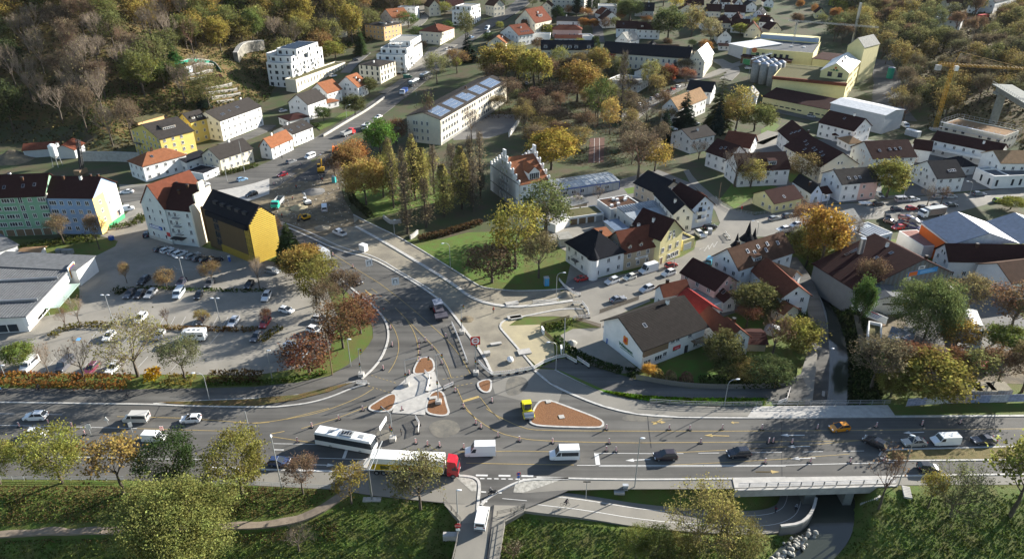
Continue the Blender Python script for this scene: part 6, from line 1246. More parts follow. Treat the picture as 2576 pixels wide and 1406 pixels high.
 # wood on the left hillside
NK=dict(round='dense leafy',thin='thin autumn-coloured',bare='leafless grey',fuzzy='brown fine-twigged')
cnt=0;tries=0;pts=[]
while cnt<225 and tries<9000:
 tries+=1;x,y=rnd.uniform(-330,-30),rnd.uniform(285,640)
 if not inpoly(x,y,LEFT_HILL)or inpoly(x,y,GARD)or not free(x,y,5):continue
 d=segdist(x,y,LEFT_FOOT)[0]
 if d<2:continue
 z=H(x,y);ok,px,py=seen(x,y,z+8)
 if not ok or(560<px<700 and 100<py<260):continue
 if any((x-a)**2+(y-b)**2<56 for a,b in pts):continue
 pts.append((x,y));cnt+=1;q=rnd.random()
 if px<140 and py>130:kd,c=('round',(.055,.07,.025))if q<.5 else('bare',(.10,.09,.04))
 elif px<430 and py>60:kd,c=('bare',(.15,.12,.06))if q<.62 else(('fuzzy',(.14,.10,.06))if q<.85 else('thin',(.11,.115,.035)))
 elif px>560 or py<120:kd,c=('thin',rnd.choice(((.20,.165,.035),(.165,.155,.04),(.24,.17,.03),(.13,.14,.035),(.2,.12,.04))))if q<.62 else(('bare',(.17,.14,.06))if q<.85 else('round',rnd.choice(((.11,.14,.03),(.24,.19,.03)))))
 else:kd,c=('thin',(.14,.135,.04))if q<.4 else('bare',(.16,.12,.06))
 lb=NK[kd]+' tree '+('at the left edge of the hillside wood' if px<160 else 'on the wooded ridge at the top edge' if py<45 else 'in the wood above the left building site' if px<350 else 'in the hillside wood above the yellow house' if px<520 else 'in the hillside wood above the garden terraces' if px<660 else 'in the wood behind the stepped apartments')
 tree(kd,x,y,rnd.uniform(16,23),rnd.uniform(13,17),c,lb,'trees of the wooded left hillside')
 # wood on the right hillside
WD2=[(2120,70),(2240,50),(2400,250),(2360,320),(2240,330),(2260,230),(2215,150),(2150,125),(2060,100)]
cnt=0;tries=0;pts=[]
while cnt<180 and tries<9000:
 tries+=1;x,y=rnd.uniform(165,440),rnd.uniform(262,640)
 if not free(x,y,6):continue
 hill=inpoly(x,y,RIGHT_HILL)
 ok,px,py=seen(x,y,H(x,y))
 if not hill and not inpoly(px,py,WD2):continue
 z=H(x,y);ok,px,py=seen(x,y,z+7,60)
 if not ok or(px>2290 and 250<py<420 and y<330)or(px<2270 and py>300):continue
 if(2400<px and 60<py<110 and rnd.random()<.7):continue
 if any((x-a)**2+(y-b)**2<62 for a,b in pts):continue
 pts.append((x,y));cnt+=1;q=rnd.random()
 if py<110:kd,c=('thin',rnd.choice(((.16,.135,.045),(.13,.125,.045),(.10,.11,.04),(.2,.16,.04))))if q<.7 else('fuzzy',BR_)
 else:kd,c=('fuzzy',rnd.choice(((.11,.095,.05),(.13,.10,.06),(.10,.10,.045))))if q<.7 else('thin',rnd.choice(((.10,.10,.035),(.17,.13,.04))))
 tree(kd,x,y,rnd.uniform(13,18),rnd.uniform(10,14),c,NK[kd]+' tree '+('between the hillside houses at the top right' if py<90 else 'in the wood behind the brewery' if px<2290 else 'in the wood above the yellow crane jib' if py<190 else 'in the wood beside the viaduct'),'trees of the wooded right hillside')
 # garden trees of the settlement
cnt=0;tries=0;pts=[]
while cnt<70 and tries<6000:
 tries+=1;x,y=rnd.uniform(-70,300),rnd.uniform(330,640)
 if inpoly(x,y,LEFT_HILL)or inpoly(x,y,RIGHT_HILL)or not free(x,y,2.5):continue
 ok,px,py=seen(x,y,H(x,y)+2,0)
 if not ok or py>170 or(px<1330 and abs(px-(1160+(100-py)*1.2))<60)or(1850<px<2240 and py>75):continue
 if any((x-a)**2+(y-b)**2<60 for a,b in pts):continue
 pts.append((x,y));cnt+=1;tree(rnd.choice(('round','thin','bush','thin')),x,y,rnd.uniform(4,10),rnd.uniform(5,9),rnd.choice((GR,OL,YG,BR_,OR_,DG)),'small '+('garden tree near the brewery settlement' if px>1700 else 'garden tree by the upper streets'),'garden trees of the settlement')
 # hedges: a leafy box along a line
def hedge(label,tl,pts,wd,h,c,n=55):
 p=L(tl,pts);rr=random.Random(len(pts)*7+int(h*10));cx,cy=p[0];r=empty('hedge',(cx,cy,0),0,label,'hedge');mb=MB();st=MB()
 for a,b in zip(p[:-1],p[1:]):
  d=math.dist(a,b);ux,uy=(b[0]-a[0])/d,(b[1]-a[1])/d
  for i in range(int(d*n*h/1.5)):
   t=rr.uniform(0,d);s=rr.uniform(-1,1);s=math.copysign(abs(s)**.6,s)*wd/2;z=h*rr.random()**.6*(1-.12*abs(s)/wd);x,y=a[0]+ux*t-uy*s,a[1]+uy*t+ux*s
   leaf_quad(mb,Vector((x-cx,y-cy,H(x,y)+z+rr.gauss(0,.06))),.32,rr)
  for i in range(int(d/1.2)):x,y=a[0]+ux*i*1.2,a[1]+uy*i*1.2;st.bar((x-cx,y-cy,H(x,y)-.1),(x-cx,y-cy,H(x,y)+h*.7),.04,.02,4)
 o=mb.build('foliage',M['leaf'],r);o.color=(*c,1);st.build('stem',M['bark'],r);return r
hedge('orange-brown autumn hedge between car park and cycle path','C0',[(-80,1050),(180,1055),(400,1065),(700,1075),(1000,1080),(1230,1075)],4.6,1.7,(.25,.12,.035),50)
hedge('bright yellow shrub mass at the car park hedge','C0',[(1380,1035),(1500,1030)],3.5,2.4,(.42,.26,.02),90)
hedge('olive-orange hedge end right of the yellow shrub','C0',[(1540,1060),(1700,1060),(1830,1055)],4,1.3,(.20,.15,.04))
hedge('red-brown and dark shrubs at the front of the car park','C0',[(1960,1045),(2100,1035),(2250,1030),(2460,1035)],3.5,1.8,(.10,.07,.03))
hedge('green ground shrubs along the curved cycle path','C0',[(1900,1075),(2200,1075),(2531,1065),(2700,1045),(2900,1010),(3080,960)],1.6,.6,(.09,.13,.025))
hedge('low mixed shrubs along the planting strip of the car park','C0',[(480,640),(600,560),(760,530),(960,530),(1080,535)],2.6,.8,(.14,.12,.03))
hedge('rusty shrubs in the lower planting strip of the car park','C0',[(1470,555),(1700,560),(1950,570),(2200,575),(2420,575)],1.8,.8,(.19,.12,.045));hedge('green ground cover at the upper planting strip of the car park','C0',[(1090,240),(1180,190),(1450,175),(1700,190),(2050,200),(2300,205),(2500,200)],1.6,.5,(.07,.10,.025))
hedge('dark round hedge end of the upper planting strip','C0',[(1080,240),(1150,200)],3,1.5,(.045,.06,.025));hedge('shrubs at the right tip of the lower planting strip','C0',[(2440,690),(2531,620),(2640,545)],2.4,.8,(.14,.12,.03))
hedge('long clipped brown hedge across the park','B1',[(1540,1000),(1750,955),(1950,895),(2130,840)],2.0,1.9,(.11,.07,.035),70);hedge('dark hedge beside the park entrance wall','B1',[(885,520),(930,640),(1010,710),(1090,790)],2.4,1.8,(.045,.055,.025),60)
hedge('dark green clipped hedge round the restaurant yard','C2',[(440,660),(540,760),(700,850),(860,915),(1060,975)],1.8,1.5,(.045,.07,.022),70);hedge('green hedge behind the restaurant parking corner','C2',[(330,560),(420,550),(520,530),(600,525)],2.0,1.3,(.07,.09,.02));hedge('dark clipped hedge end below the restaurant gable','C2',[(1100,990),(1215,985)],2.4,1.4,(.03,.045,.018),80)
hedge('garden hedge along the timber fence on the lane side','C2',[(1780,1075),(2000,1085),(2250,1090),(2531,1085)],3.0,1.7,(.06,.075,.025));hedge('ivy thicket along the curving lane','C3',[(430,300),(455,450),(470,540)],2.4,2.4,(.04,.06,.02))
hedge('garden hedge by the mural gable','B0',[(1000,870),(1150,870),(1290,840),(1350,760)],3.2,1.2,(.08,.10,.03));hedge('shrub bed between the apartments and the supermarket','B0',[(190,1080),(400,1045),(620,1010),(800,985),(900,1000)],4.0,1.4,(.09,.10,.025));hedge('shrubs along the garden wall of the grey-brown house','B0',[(2090,380),(2200,355),(2300,330),(2420,300)],2.6,1.6,(.08,.10,.03))
hedge('tall green garden hedge below the white cottage','A1',[(540,1180),(620,1200)],2.4,1.5,(.05,.065,.025));hedge('planted shrubs on the podium slope','A1',[(560,690),(760,590)],3.0,5.0,(.09,.13,.03),40)
M['leaf_mix']=leafmat('leaf_mix',.35,.35,1.3)
def cover(name,label,gen,n,size,c,seed,flat=.5):
 rr=random.Random(seed);mb=MB();k=0;t=0
 while k<n and t<n*6:
  t+=1;p=gen(rr)
  if p is None:continue
  k+=1;leaf_quad(mb,Vector(p),size,rr,flat)
 o=mb.build(name,M['leaf_mix']);o.color=(*c,1);tag(o,label,name.replace('_',' '),kind='stuff');return o
def g_left(rr):
 x,y=rr.uniform(-330,-40),rr.uniform(285,560)
 if not inpoly(x,y,LEFT_HILL)or inpoly(x,y,GARD)or not free(x,y,.5):return None
 return(x,y,H(x,y)+rr.random()**2*2.2)
def g_right(rr):
 x,y=rr.uniform(190,430),rr.uniform(262,600)
 if not inpoly(x,y,RIGHT_HILL)or not free(x,y,.5):return None
 return(x,y,H(x,y)+rr.random()**2*2.0)
cover('undergrowth','brown and green undergrowth covering the left wooded hillside',g_left,34000,.8,(.10,.085,.035),5);cover('undergrowth','dull brown undergrowth covering the right wooded hillside',g_right,18000,.8,(.085,.075,.035),6)
def g_ivy(rr):
 x,y=rr.uniform(66,90),rr.uniform(98,205);d,sg,par=segdist(x,y,STREAM)
 if not(2.6<d<8.5)or sg>0 or 94<y<119:return None
 return(x,y,H(x,y)+rr.random()*.7)
cover('ivy','dark ivy and scrub on the steep right stream bank',g_ivy,9000,.45,(.045,.06,.02),8,.2)
def on_path(x,y):
 if 1.35>segdist(x,y,PATHQ)[0]:return True
 return inpoly(x,y,deck)or(x>-2 and segdist(x,y,RXY[:9])[0]<3.4)or(x>40 and segdist(x,y,STREAM)[0]<3.6)
PATHQ=pgs
def g_bank(rr):
 x,y=rr.uniform(-100,102),93.2-22*rr.random()**.8
 if inpoly(x,y,asph)or on_path(x,y):return None
 return(x,y,H(x,y)+rr.random()*.16)
cover('grass','rough grass with fallen leaves on the river bank',g_bank,46000,.22,(.095,.125,.03),9,.15)
def g_leaf(rr):
 x,y=rr.uniform(-105,-30),rr.uniform(84,95)
 if inpoly(x,y,asph)or on_path(x,y):return None
 return(x,y,H(x,y)+.06)
cover('fallen_leaves','orange fallen leaves scattered under the bank trees',g_leaf,9000,.17,(.15,.10,.045),10,.9)
def g_strip(rr):
 x,y=W(*T('C2',rr.uniform(880,2390),rr.uniform(1140,1285)))
 if not inpoly(x,y,GS):return None
 return(x,y,.12+rr.random()*.35)
GS=L('C2',[(880,1150),(1300,1200),(1700,1220),(2390,1220),(2390,1275),(1600,1268),(1250,1230),(920,1165)])
cover('grass','bright green grass strip below the new footway railing',g_strip,4500,.34,(.13,.24,.02),11,.1)
def g_park(rr):
 x,y=rr.uniform(-40,110),rr.uniform(255,440)
 if not inpoly(x,y,PK)or not free(x,y,1)or inpoly(x,y,TRK):return None
 return(x,y,H(x,y)+.05+rr.random()**3*1.0)
cover('fallen_leaves','brown and orange fallen leaves under the park trees',g_park,12000,.34,(.13,.075,.03),14,.8)
def g_gard(rr):
 x,y=rr.uniform(-240,-80),rr.uniform(300,560)
 if not(inpoly(x,y,GARD)or segdist(x,y,LEFT_FOOT[3:])[0]<34)or not free(x,y,1)or not inpoly(x,y,LEFT_HILL)or rr.random()>.5+.5*vnoise(x*2,y*2):return None
 return(x,y,H(x,y)+rr.random()*1.4)
cover('shrubbery','green shrubbery between the hillside garden terraces',g_gard,16000,.55,(.075,.11,.03),15)
# --- vehicles
M['paint']=mat('paint',(.8,.8,.8),.22,objcol=True,spec=.6,coat=.4);M['head']=mat('head',(.75,.76,.78),.15);M['tail']=mat('tail',(.35,.01,.01),.25);M['tyre']=mat('tyre',(.018,.018,.019),.8);M['plastic']=mat('plastic',(.03,.03,.032),.5)
_wh={}
def wheel(parent,x,y,r=.32,w_=.2):
 k=(r,w_)
 if k not in _wh:
  mb=MB();mb.bar((0,-w_/2,0),(0,w_/2,0),r,n=14);mt=mb.mesh('tyre',M['tyre']);mb=MB();mb.bar((0,-w_/2-.012,0),(0,w_/2+.012,0),r*.6,n=10);_wh[k]=(mt,mb.mesh('rim',M['steel']))
 o=bpy.data.objects.new('wheel',_wh[k][0]);link(o,parent);o.location=(x,y,r);q=bpy.data.objects.new('rim',_wh[k][1]);link(q,o)
def hull(mb,st):
 """loft of (x, z_bottom, z_top, half_width_bottom, half_width_top)"""
 n0=len(mb.v)
 for x,zb,zt,hb,ht in st:mb.add([(x,-hb,zb),(x,hb,zb),(x,hb*1.0,zb*.45+zt*.55),(x,ht,zt),(x,-ht,zt),(x,-hb,zb*.45+zt*.55)])
 for i in range(len(st)-1):
  for k in range(6):a=n0+i*6+k;b=n0+i*6+(k+1)%6;mb.face(a,b,b+6,a+6)
 mb.face(*[n0+k for k in range(6)][::-1]);e=n0+(len(st)-1)*6;mb.face(*[e+k for k in range(6)])
def lights(p,xf,xr,y,zf,zr):
 for s in(-1,1):
  mb=MB();mb.box(xf-.12,s*y-.2,zf,xf+.02,s*y+.2,zf+.16);mb.build('headlight',M['head'],p);mb=MB();mb.box(xr-.02,s*y-.16,zr,xr+.1,s*y+.16,zr+.2);mb.build('tail_light',M['tail'],p)
 mb=MB();mb.box(xf-.02,-.26,.42,xf+.03,.26,.53);mb.box(xr-.03,-.26,.55,xr+.02,.26,.66);mb.build('number_plate',M['white'],p)
CARS=dict(hatch=(4.0,1.74,1.48,.95,-.05,-1.55,-1.93),sedan=(4.6,1.8,1.44,.85,.05,-1.05,-1.75),estate=(4.65,1.8,1.48,.9,.0,-1.85,-2.25),suv=(4.5,1.86,1.66,.95,.15,-1.7,-2.15))
def make_car(kind):
 Lc,Wd,Ht,wb,wr,rr,rb=CARS[kind];r=empty('parked_car',(0,0,0));h2=Lc/2;hw=Wd/2;belt=Ht*.63
 mb=MB();mb.smooth=False
 tailz=belt-(.05 if kind=='sedan' else.0)
 hull(mb,[(h2,.38,.58,hw*.78,hw*.7),(h2-.12,.24,.72,hw*.93,hw*.84),(h2-.5,.2,belt-.16,hw,hw*.9),(wb,.2,belt-.02,hw,hw*.93),(-.4,.2,belt,hw,hw*.94),(rb+.2,.2,belt+.01,hw,hw*.93),(-h2+.1,.26,tailz,hw*.93,hw*.86),(-h2,.4,tailz-.14,hw*.85,hw*.8)])
 z1=Ht-.05;rw=hw*.74;bw=hw*.9
 mb.hexa([(wr-.02,-rw,z1-.04),(wr-.02,rw,z1-.04),(rr,rw,z1-.04),(rr,-rw,z1-.04)][::-1],[(wr-.12,-rw*.92,Ht),(wr-.12,rw*.92,Ht),(rr+.1,rw*.92,Ht),(rr+.1,-rw*.92,Ht)][::-1])
 for s in(-1,1):
  for(xa,xb)in((wb,wr),(rb,rr)):mb.bar((xa,s*bw,belt-.02),(xb,s*rw,z1),.05,n=4)
  mb.bar((-.35,s*bw*1.0,belt),(-.35,s*rw,z1),.045,n=4);mb.box(wb-.25,s*hw-(.0 if s>0 else.16),belt,wb-.1,s*hw+(.16 if s>0 else 0),belt+.13)
 mb.build('body',M['paint'],r)
 g=MB();g.hexa([(wb,-bw,belt-.03),(wb,bw,belt-.03),(rb,bw,belt-.03),(rb,-bw,belt-.03)][::-1],[(wr,-rw,z1),(wr,rw,z1),(rr,rw,z1),(rr,-rw,z1)][::-1]);g.build('window',M['glass'],r)
 b=MB();b.box(-h2+.05,-hw*.95,.17,h2-.08,hw*.95,.26);b.build('sill',M['plastic'],r)
 for x in(h2-.82,-h2+.82):
  for s in(-1,1):wheel(r,x,s*(hw-.1))
 lights(r,h2-.06,-h2+.02,hw*.7,.58,.72);return r
def make_van(kind):
 Lc,Wd,Ht,nose,win_side=dict(caddy=(4.4,1.8,1.82,1.0,0),minibus=(5.0,1.92,1.98,.95,1),transporter=(5.2,1.95,2.0,1.0,0),bigvan=(5.9,2.0,2.6,1.1,0),bigbus=(5.7,2.0,2.55,1.1,1))[kind]
 r=empty('parked_van',(0,0,0));h2=Lc/2;hw=Wd/2;mb=MB();belt=min(1.15,Ht*.58);cx=h2-nose;tx=cx-(Ht-belt)*.55
 hull(mb,[(h2,.35,.7,hw*.84,hw*.76),(h2-.15,.24,.88,hw*.96,hw*.88),(cx,.2,belt,hw,hw*.95)])
 n=mb.add([(cx,-hw,.2),(cx,hw,.2),(-h2,hw,.2),(-h2,-hw,.2),(cx,-hw,belt),(cx,hw,belt),(tx,hw*.9,Ht),(tx,-hw*.9,Ht),(-h2+.06,hw*.9,Ht),(-h2+.06,-hw*.9,Ht),(-h2,hw,belt),(-h2,-hw,belt)])
 for f in((0,3,2,1),(3,0,4,11),(1,2,10,5),(11,4,7,9),(5,10,8,6),(2,3,11,10),(10,11,9,8),(7,6,8,9),(4,5,6,7)):mb.face(*[n+i for i in f])
 mb.build('body',M['paint'],r);g=MB();e=.012
 d=Vector((tx-cx,0,Ht-belt));A_=Vector((cx,0,belt));pn=Vector((d.z,0,-d.x)).normalized()*e
 q=lambda t,y:A_+d*t+Vector((0,y,0))+pn
 g.quad(q(.06,-hw*.9),q(.06,hw*.9),q(.86,hw*.82),q(.86,-hw*.82))
 for s in(-1,1):
  yy=lambda z:s*(hw-(hw*.1)*(z-belt)/(Ht-belt)+e)
  z0,z1=belt-.0,min(Ht-.22,belt+.85);x1=cx+(tx-cx)*(z1-belt)/(Ht-belt)-.1
  pts=[(cx-.05,yy(z0),z0),(x1,yy(z1),z1),(x1-.55,yy(z1),z1),(cx-.95,yy(z0),z0)];g.poly(pts if s<0 else pts[::-1])
  if win_side:
   pts=[(cx-1.15,yy(z0),z0),(cx-1.15,yy(z1),z1),(-h2+.25,yy(z1),z1),(-h2+.25,yy(z0),z0)];g.poly(pts if s<0 else pts[::-1])
 if kind!='bigvan':g.quad((-h2+.0-e,hw*.8,belt+.05),(-h2-e,-hw*.8,belt+.05),(-h2+.05-e,-hw*.75,Ht-.2),(-h2+.05-e,hw*.75,Ht-.2))
 g.build('window',M['glass'],r);b=MB();b.box(-h2-.04,-hw*.96,.3,-h2+.1,hw*.96,.5);b.box(h2-.16,-hw*.85,.3,h2+.04,hw*.85,.5);b.build('bumper',M['plastic'],r)['kind']='stuff'
 for x in(h2-.95,-h2+1.05):
  for s in(-1,1):wheel(r,x,s*(hw-.12),.34)
 lights(r,h2-.06,-h2+.01,hw*.76,.62,.9);return r
PROTO={}
def vehicle(kind,tl,x,y,d,colr,label,name=None,cat=None,group=None,zc=.7):
 px,py=T(tl,x,y);sc=1/3.735
 c=G(px,py,zc);e=G(px+d[0]*sc*.3,py+d[1]*sc*.3,zc);an=math.atan2(e[1]-c[1],e[0]-c[0])
 if kind not in PROTO:PROTO[kind]=make_car(kind)if kind in CARS else make_van(kind);r=PROTO[kind]
 else:r=copy_tree(PROTO[kind])
 r.name=name or('car' if kind in CARS else 'van');r.location=(c[0],c[1],.05 if inpoly(*c,asph)or-.6<H(*c)<.5 else H(*c)+.1);r.rotation_euler=(0,0,an)
 for ch in r.children:
  if ch.name.startswith('body'):ch.color=(*colr,1)
 return tag(r,label,cat or('car' if kind in CARS else 'van'),group)
Wt=(.78,.78,.77);Sv=(.42,.42,.42);Bk=(.015,.015,.017);Dg=(.06,.06,.065);Rd=(.42,.02,.02);Bl=(.03,.05,.12)
for a in(('suv','D0',330,62,(-100,3),Wt,'white SUV furthest left on the main road'),('minibus','D0',1280,80,(-100,0),(.50,.48,.45),'silver minibus with dark windows on the main road'),('hatch','D0',1790,85,(-100,4),(.70,.72,.74),'small white car with black roof on the main road'),('caddy','D0',1450,262,(100,4),Wt,'white delivery car partly behind the dark green tree'),('hatch','D1',232,488,(100,2),Bl,'dark blue car by the lamp post in front of the bus shadow'),('bigvan','D1',2122,392,(-100,3),Wt,'white high-roofed van facing the red lorry'),('minibus','D1',2140,1068,(16,-100),Wt,'white minibus crossing the bridge towards the junction'),('bigbus','D2',520,425,(-100,2),Wt,'white high-roofed ambulance minibus with dark side windows'),('suv','D2',1470,432,(-100,4),(.035,.026,.03),'dark brown estate-like SUV in the middle lane'),('suv','D2',2160,407,(-100,6),(.02,.022,.032),'black SUV behind the dark brown one'),
 ('hatch','D3',752,332,(-100,12),(.62,.24,.015),'orange small car with black windows'),('suv','D3',1132,310,(-100,6),Bk,'black car behind the leafless tree'),('sedan','D3',1500,302,(-100,4),(.38,.36,.32),'silver-beige saloon before the white van'),('transporter','D3',1790,290,(-100,4),Wt,'white transporter van beside the dry verge'),('sedan','D3',2155,282,(-100,3),(.05,.05,.06),'dark grey saloon next to the leaning birch'),('hatch','D3',1640,542,(100,8),Bk,'black car heading right past the dry verge'),('minibus','C0',272,895,(-120,112),Wt,'white transporter van with blue edge at the car park corner'),('minibus','C0',612,892,(-120,112),(.09,.09,.10),'dark grey van in the front parking row'),('estate','C0',855,928,(-90,92),(.14,.03,.05),'maroon car with silver sides in the front parking row'),('estate','C0',1065,918,(-105,98),Wt,'white estate behind the large sparse tree trunk'),('hatch','C0',
 1022,622,(-80,88),Wt,'white car left of the large sparse tree crown'),('suv','C0',1318,455,(-90,88),Wt,'white SUV at the upper bay behind the tree crown'),('hatch','C0',1492,612,(-75,85),Sv,'silver car between tree crown and motorhome'),('suv','C0',1905,475,(-70,82),(.05,.045,.04),'dark brown SUV behind the small yellowish tree'),('estate','C0',2190,490,(-65,85),(.55,.57,.60),'silver-white estate beside the parking lamp'),('estate','C1',100,495,(-55,82),Rd,'bright red car at the planted island'),('hatch','C0',2405,630,(-55,70),(.10,.10,.11),'dark grey small car at the planted tip'),('suv','C0',1350,102,(-90,75),Bk,'black car alone at the top of the planting strip'),('hatch','C0',1702,118,(-70,70),(.03,.03,.05),'dark car behind the parking lamp in shade'),('suv','C0',1968,128,(-50,80),Dg,'grey-black car at the shadow edge'),('hatch','C0',2340,142,(-50,60),Bk,'small black car by the round yellow shrub'),
 ('estate','C0',1218,226,(-75,72),(.08,.08,.09),'dark car with open bright door, first of the three by the dark hedge'),('hatch','C0',1308,232,(-70,68),(.035,.025,.025),'dark brown car, second of the three by the dark hedge'),('estate','C0',1415,224,(-75,70),Sv,'silver estate, third of the three by the dark hedge'),('minibus','C0',1678,226,(-55,75),(.50,.55,.58),'pale blue-silver people carrier in the upper row'),('hatch','C0',1868,238,(-50,70),Bk,'small black car in the upper row'),('suv','C1',112,250,(-48,80),(.66,.68,.70),'silver-white SUV beside a bush at the row end'),('hatch','C1',300,378,(110,22),Wt,'white hatchback driving between the parking rows'),('estate','C1',622,458,(100,8),Sv,'silver estate car near the thicket'),('suv','C1',570,568,(100,24),Wt,'white SUV half under red-brown branches'),('bigvan','C1',392,775,(110,34),Wt,'white van with green-black lettering under red-brown branches'),
 ('suv','B1',168,1278,(90,16),(.20,.21,.22),'silver-black SUV below the golden gable'),('hatch','C1',958,108,(80,40),Bk,'black car leaving along the curved road'),('hatch','B0',1505,1068,(80,-34),Dg,'dark grey car, leftmost below the tall pale house'),('hatch','B0',1568,1080,(80,-34),Wt,'white car, second below the tall pale house'),('hatch','B0',1635,1098,(80,-34),Sv,'silver car between two white cars below the tall house'),('suv','B0',1690,1116,(80,-34),Wt,'white SUV, fourth below the tall pale house'),('estate','B0',1812,1134,(80,-34),(.30,.31,.32),'grey estate below the brown stair block'),('hatch','B0',1868,1156,(80,-34),(.09,.09,.10),'dark car right of the grey estate'),('estate','B0',1945,1168,(80,-30),Bk,'black car below the golden building plinth'),('sedan','B0',2020,1176,(80,-25),(.03,.03,.035),'black saloon, rightmost below the golden building'),('estate','B0',1382,928,(50,-80),
 (.03,.03,.04),'dark car parked at the left gable corner of the tall house'),('sedan','B0',1190,535,(-100,8),Wt,'white saloon on the side road right of the mural'),('hatch','B0',2275,418,(90,-24),(.22,.38,.55),'light blue hatchback at the construction kerb'),('caddy','B0',1195,695,(80,-14),Wt,'white van half behind the mural hedge'),('suv','B0',2362,560,(-80,26),Bk,'black SUV beside the pale concrete slab'),('hatch','B0',1918,465,(90,-20),Wt,'white car peeking out behind the cream gable'),('suv','B1',345,252,(90,-32),(.16,.17,.18),'dark silver SUV on the street below the white cottage'),('minibus','B1',522,204,(-100,38),Wt,'white van on the street behind the dark silver SUV'),('hatch','B1',262,374,(-85,24),(.32,.015,.025),'dark red hatchback at the construction site'),('transporter','B1',658,690,(-4,-100),(.62,.64,.66),'white crew van parked on the dirt'),('sedan','A1',1165,1096,(-90,36),
 Wt,'white car on the street before the school'),('suv','A1',740,712,(90,-30),Wt,'white car parked on the lane by the podium'),('hatch','A1',268,1036,(80,-20),Wt,'white car in the lane behind the small red roof'),('bigvan','A1',2188,272,(-70,50),(.50,.55,.60),'pale van on the upper street'),('hatch','A1',2200,302,(-70,50),Wt,'white car in front of the pale van'),('hatch','A1',2040,350,(80,-30),(.15,.25,.4),'blue car turning off the upper street'),('hatch','A1',1815,465,(80,-20),Wt,'white car on the cream house forecourt'),('hatch','A1',1850,450,(80,-20),Dg,'dark car on the cream house forecourt'),('hatch','A1',2320,802,(90,-10),Bk,'black car under the yellow park trees'),('suv','A1',2470,858,(10,-60),Sv,'silver car beside the school yard trees'),('hatch','A1',2125,970,(80,10),(.25,.04,.05),'dark red car at the school end wall'),('transporter','A1',1440,725,(90,-10),(.04,.16,.11),'green van in front of the white apartments'),
 ('hatch','A1',950,565,(90,-6),Bk,'black car on the lane behind the podium'),('suv','A2',1170,1036,(60,-40),(.10,.11,.12),'dark silver car, nearest of the street-side row'),('hatch','A2',1236,980,(64,-30),Wt,'white car, second of the street-side row'),('hatch','A2',1293,950,(64,-30),(.04,.05,.08),'dark blue car, third of the street-side row'),('hatch','A2',1349,926,(64,-30),Sv,'silver car, fourth of the street-side row'),('hatch','A2',1404,900,(64,-30),Wt,'white car, fifth of the street-side row'),('suv','A2',1460,874,(64,-30),Wt,'white SUV, sixth of the street-side row'),('hatch','A2',1510,852,(64,-30),Dg,'dark car, seventh of the street-side row'),('hatch','A2',1540,836,(64,-30),Rd,'red car near the end of the street-side row'),('hatch','A2',1588,812,(64,-30),Wt,'white car, last of the street-side row'),('hatch','A2',168,782,(20,-60),Sv,'silver car below the weeping willow'),('estate','A2',
 80,855,(10,-60),Sv,'silver estate by the park path'),('transporter','A2',822,432,(4,-60),Bl,'blue van in the narrow lane'),('hatch','A2',1758,1160,(80,-6),Wt,'white car between the conifers'),('suv','A2',1540,1212,(80,-4),Wt,'white car behind the grey-roofed house'),('hatch','A2',2250,640,(80,0),Wt,'white car on the brewery forecourt'),('hatch','A3',535,1090,(90,16),Sv,'silver car before the low brewery store'),('transporter','A3',1418,1182,(80,50),Wt,'white works van beside the construction crane'),('bigvan','A3',2280,206,(90,2),Wt,'white van on the hillside road'),('transporter','A3',2485,226,(90,10),Wt,'white van at the right end of the hillside road'),('hatch','A3',2025,184,(90,2),Sv,'silver car on the hillside road'),('suv','B2',1840,822,(90,-14),(.02,.025,.04),'black SUV below the balcony house'),('estate','B2',1892,862,(90,-16),Bk,'black estate next to the black SUV'),('suv','B2',
 1795,932,(64,50),Wt,'white SUV beside the white bins'),('sedan','B2',690,1345,(100,-26),Rd,'red saloon in the shade of the corner house'),('suv','B2',970,1372,(-100,36),(.58,.59,.60),'silver SUV parked at the corner house'),('hatch','B2',1136,1336,(-100,34),(.66,.65,.58),'cream small car with dark roof before the inn'),('bigvan','B2',1310,1268,(-100,30),Wt,'white high-roofed van before the inn'),('hatch','B2',1526,1222,(100,-26),(.26,.015,.02),'dark red car before the yellow gable'),('suv','B2',1500,1298,(-100,32),Wt,'white SUV with glass roof driving left'),('caddy','B2',1890,1182,(40,-60),(.10,.32,.42),'turquoise van beside the pink house'),('suv','C2',1296,180,(-100,36),(.50,.51,.53),'silver SUV driving towards the junction'),('sedan','C2',1026,275,(100,-24),(.22,.23,.25),'grey saloon driving away from the junction'),('estate','B3',190,782,(100,-22),(.28,.30,.31),'grey estate, left of three at the yellow cottage'),
 ('estate','B3',316,756,(100,-22),(.09,.10,.11),'dark estate, middle of three at the yellow cottage'),('hatch','B3',436,730,(100,-20),Wt,'white car, right of three at the yellow cottage'),('estate','B3',266,886,(-100,24),Wt,'white estate on the street bridge'),('hatch','B3',382,845,(-100,24),(.70,.70,.70),'white car with black roof on the street bridge'),('sedan','B3',1158,646,(100,-8),Bk,'black saloon by the white trailer'),('minibus','B3',1385,612,(100,-6),(.30,.29,.30),'grey people carrier under the curved lamp'),('hatch','B3',1496,604,(100,-6),Wt,'white car right of the grey people carrier'),('hatch','B3',1176,566,(60,50),(.10,.12,.14),'dark blue car at the salmon house end'),('sedan','B3',1382,482,(80,30),Bk,'black car in the leafy driveway'),('hatch','B3',1725,582,(100,-4),(.32,.31,.31),'grey car behind the left street tree'),('hatch','B3',1845,578,(100,-4),Sv,'silver car behind the right street tree'),
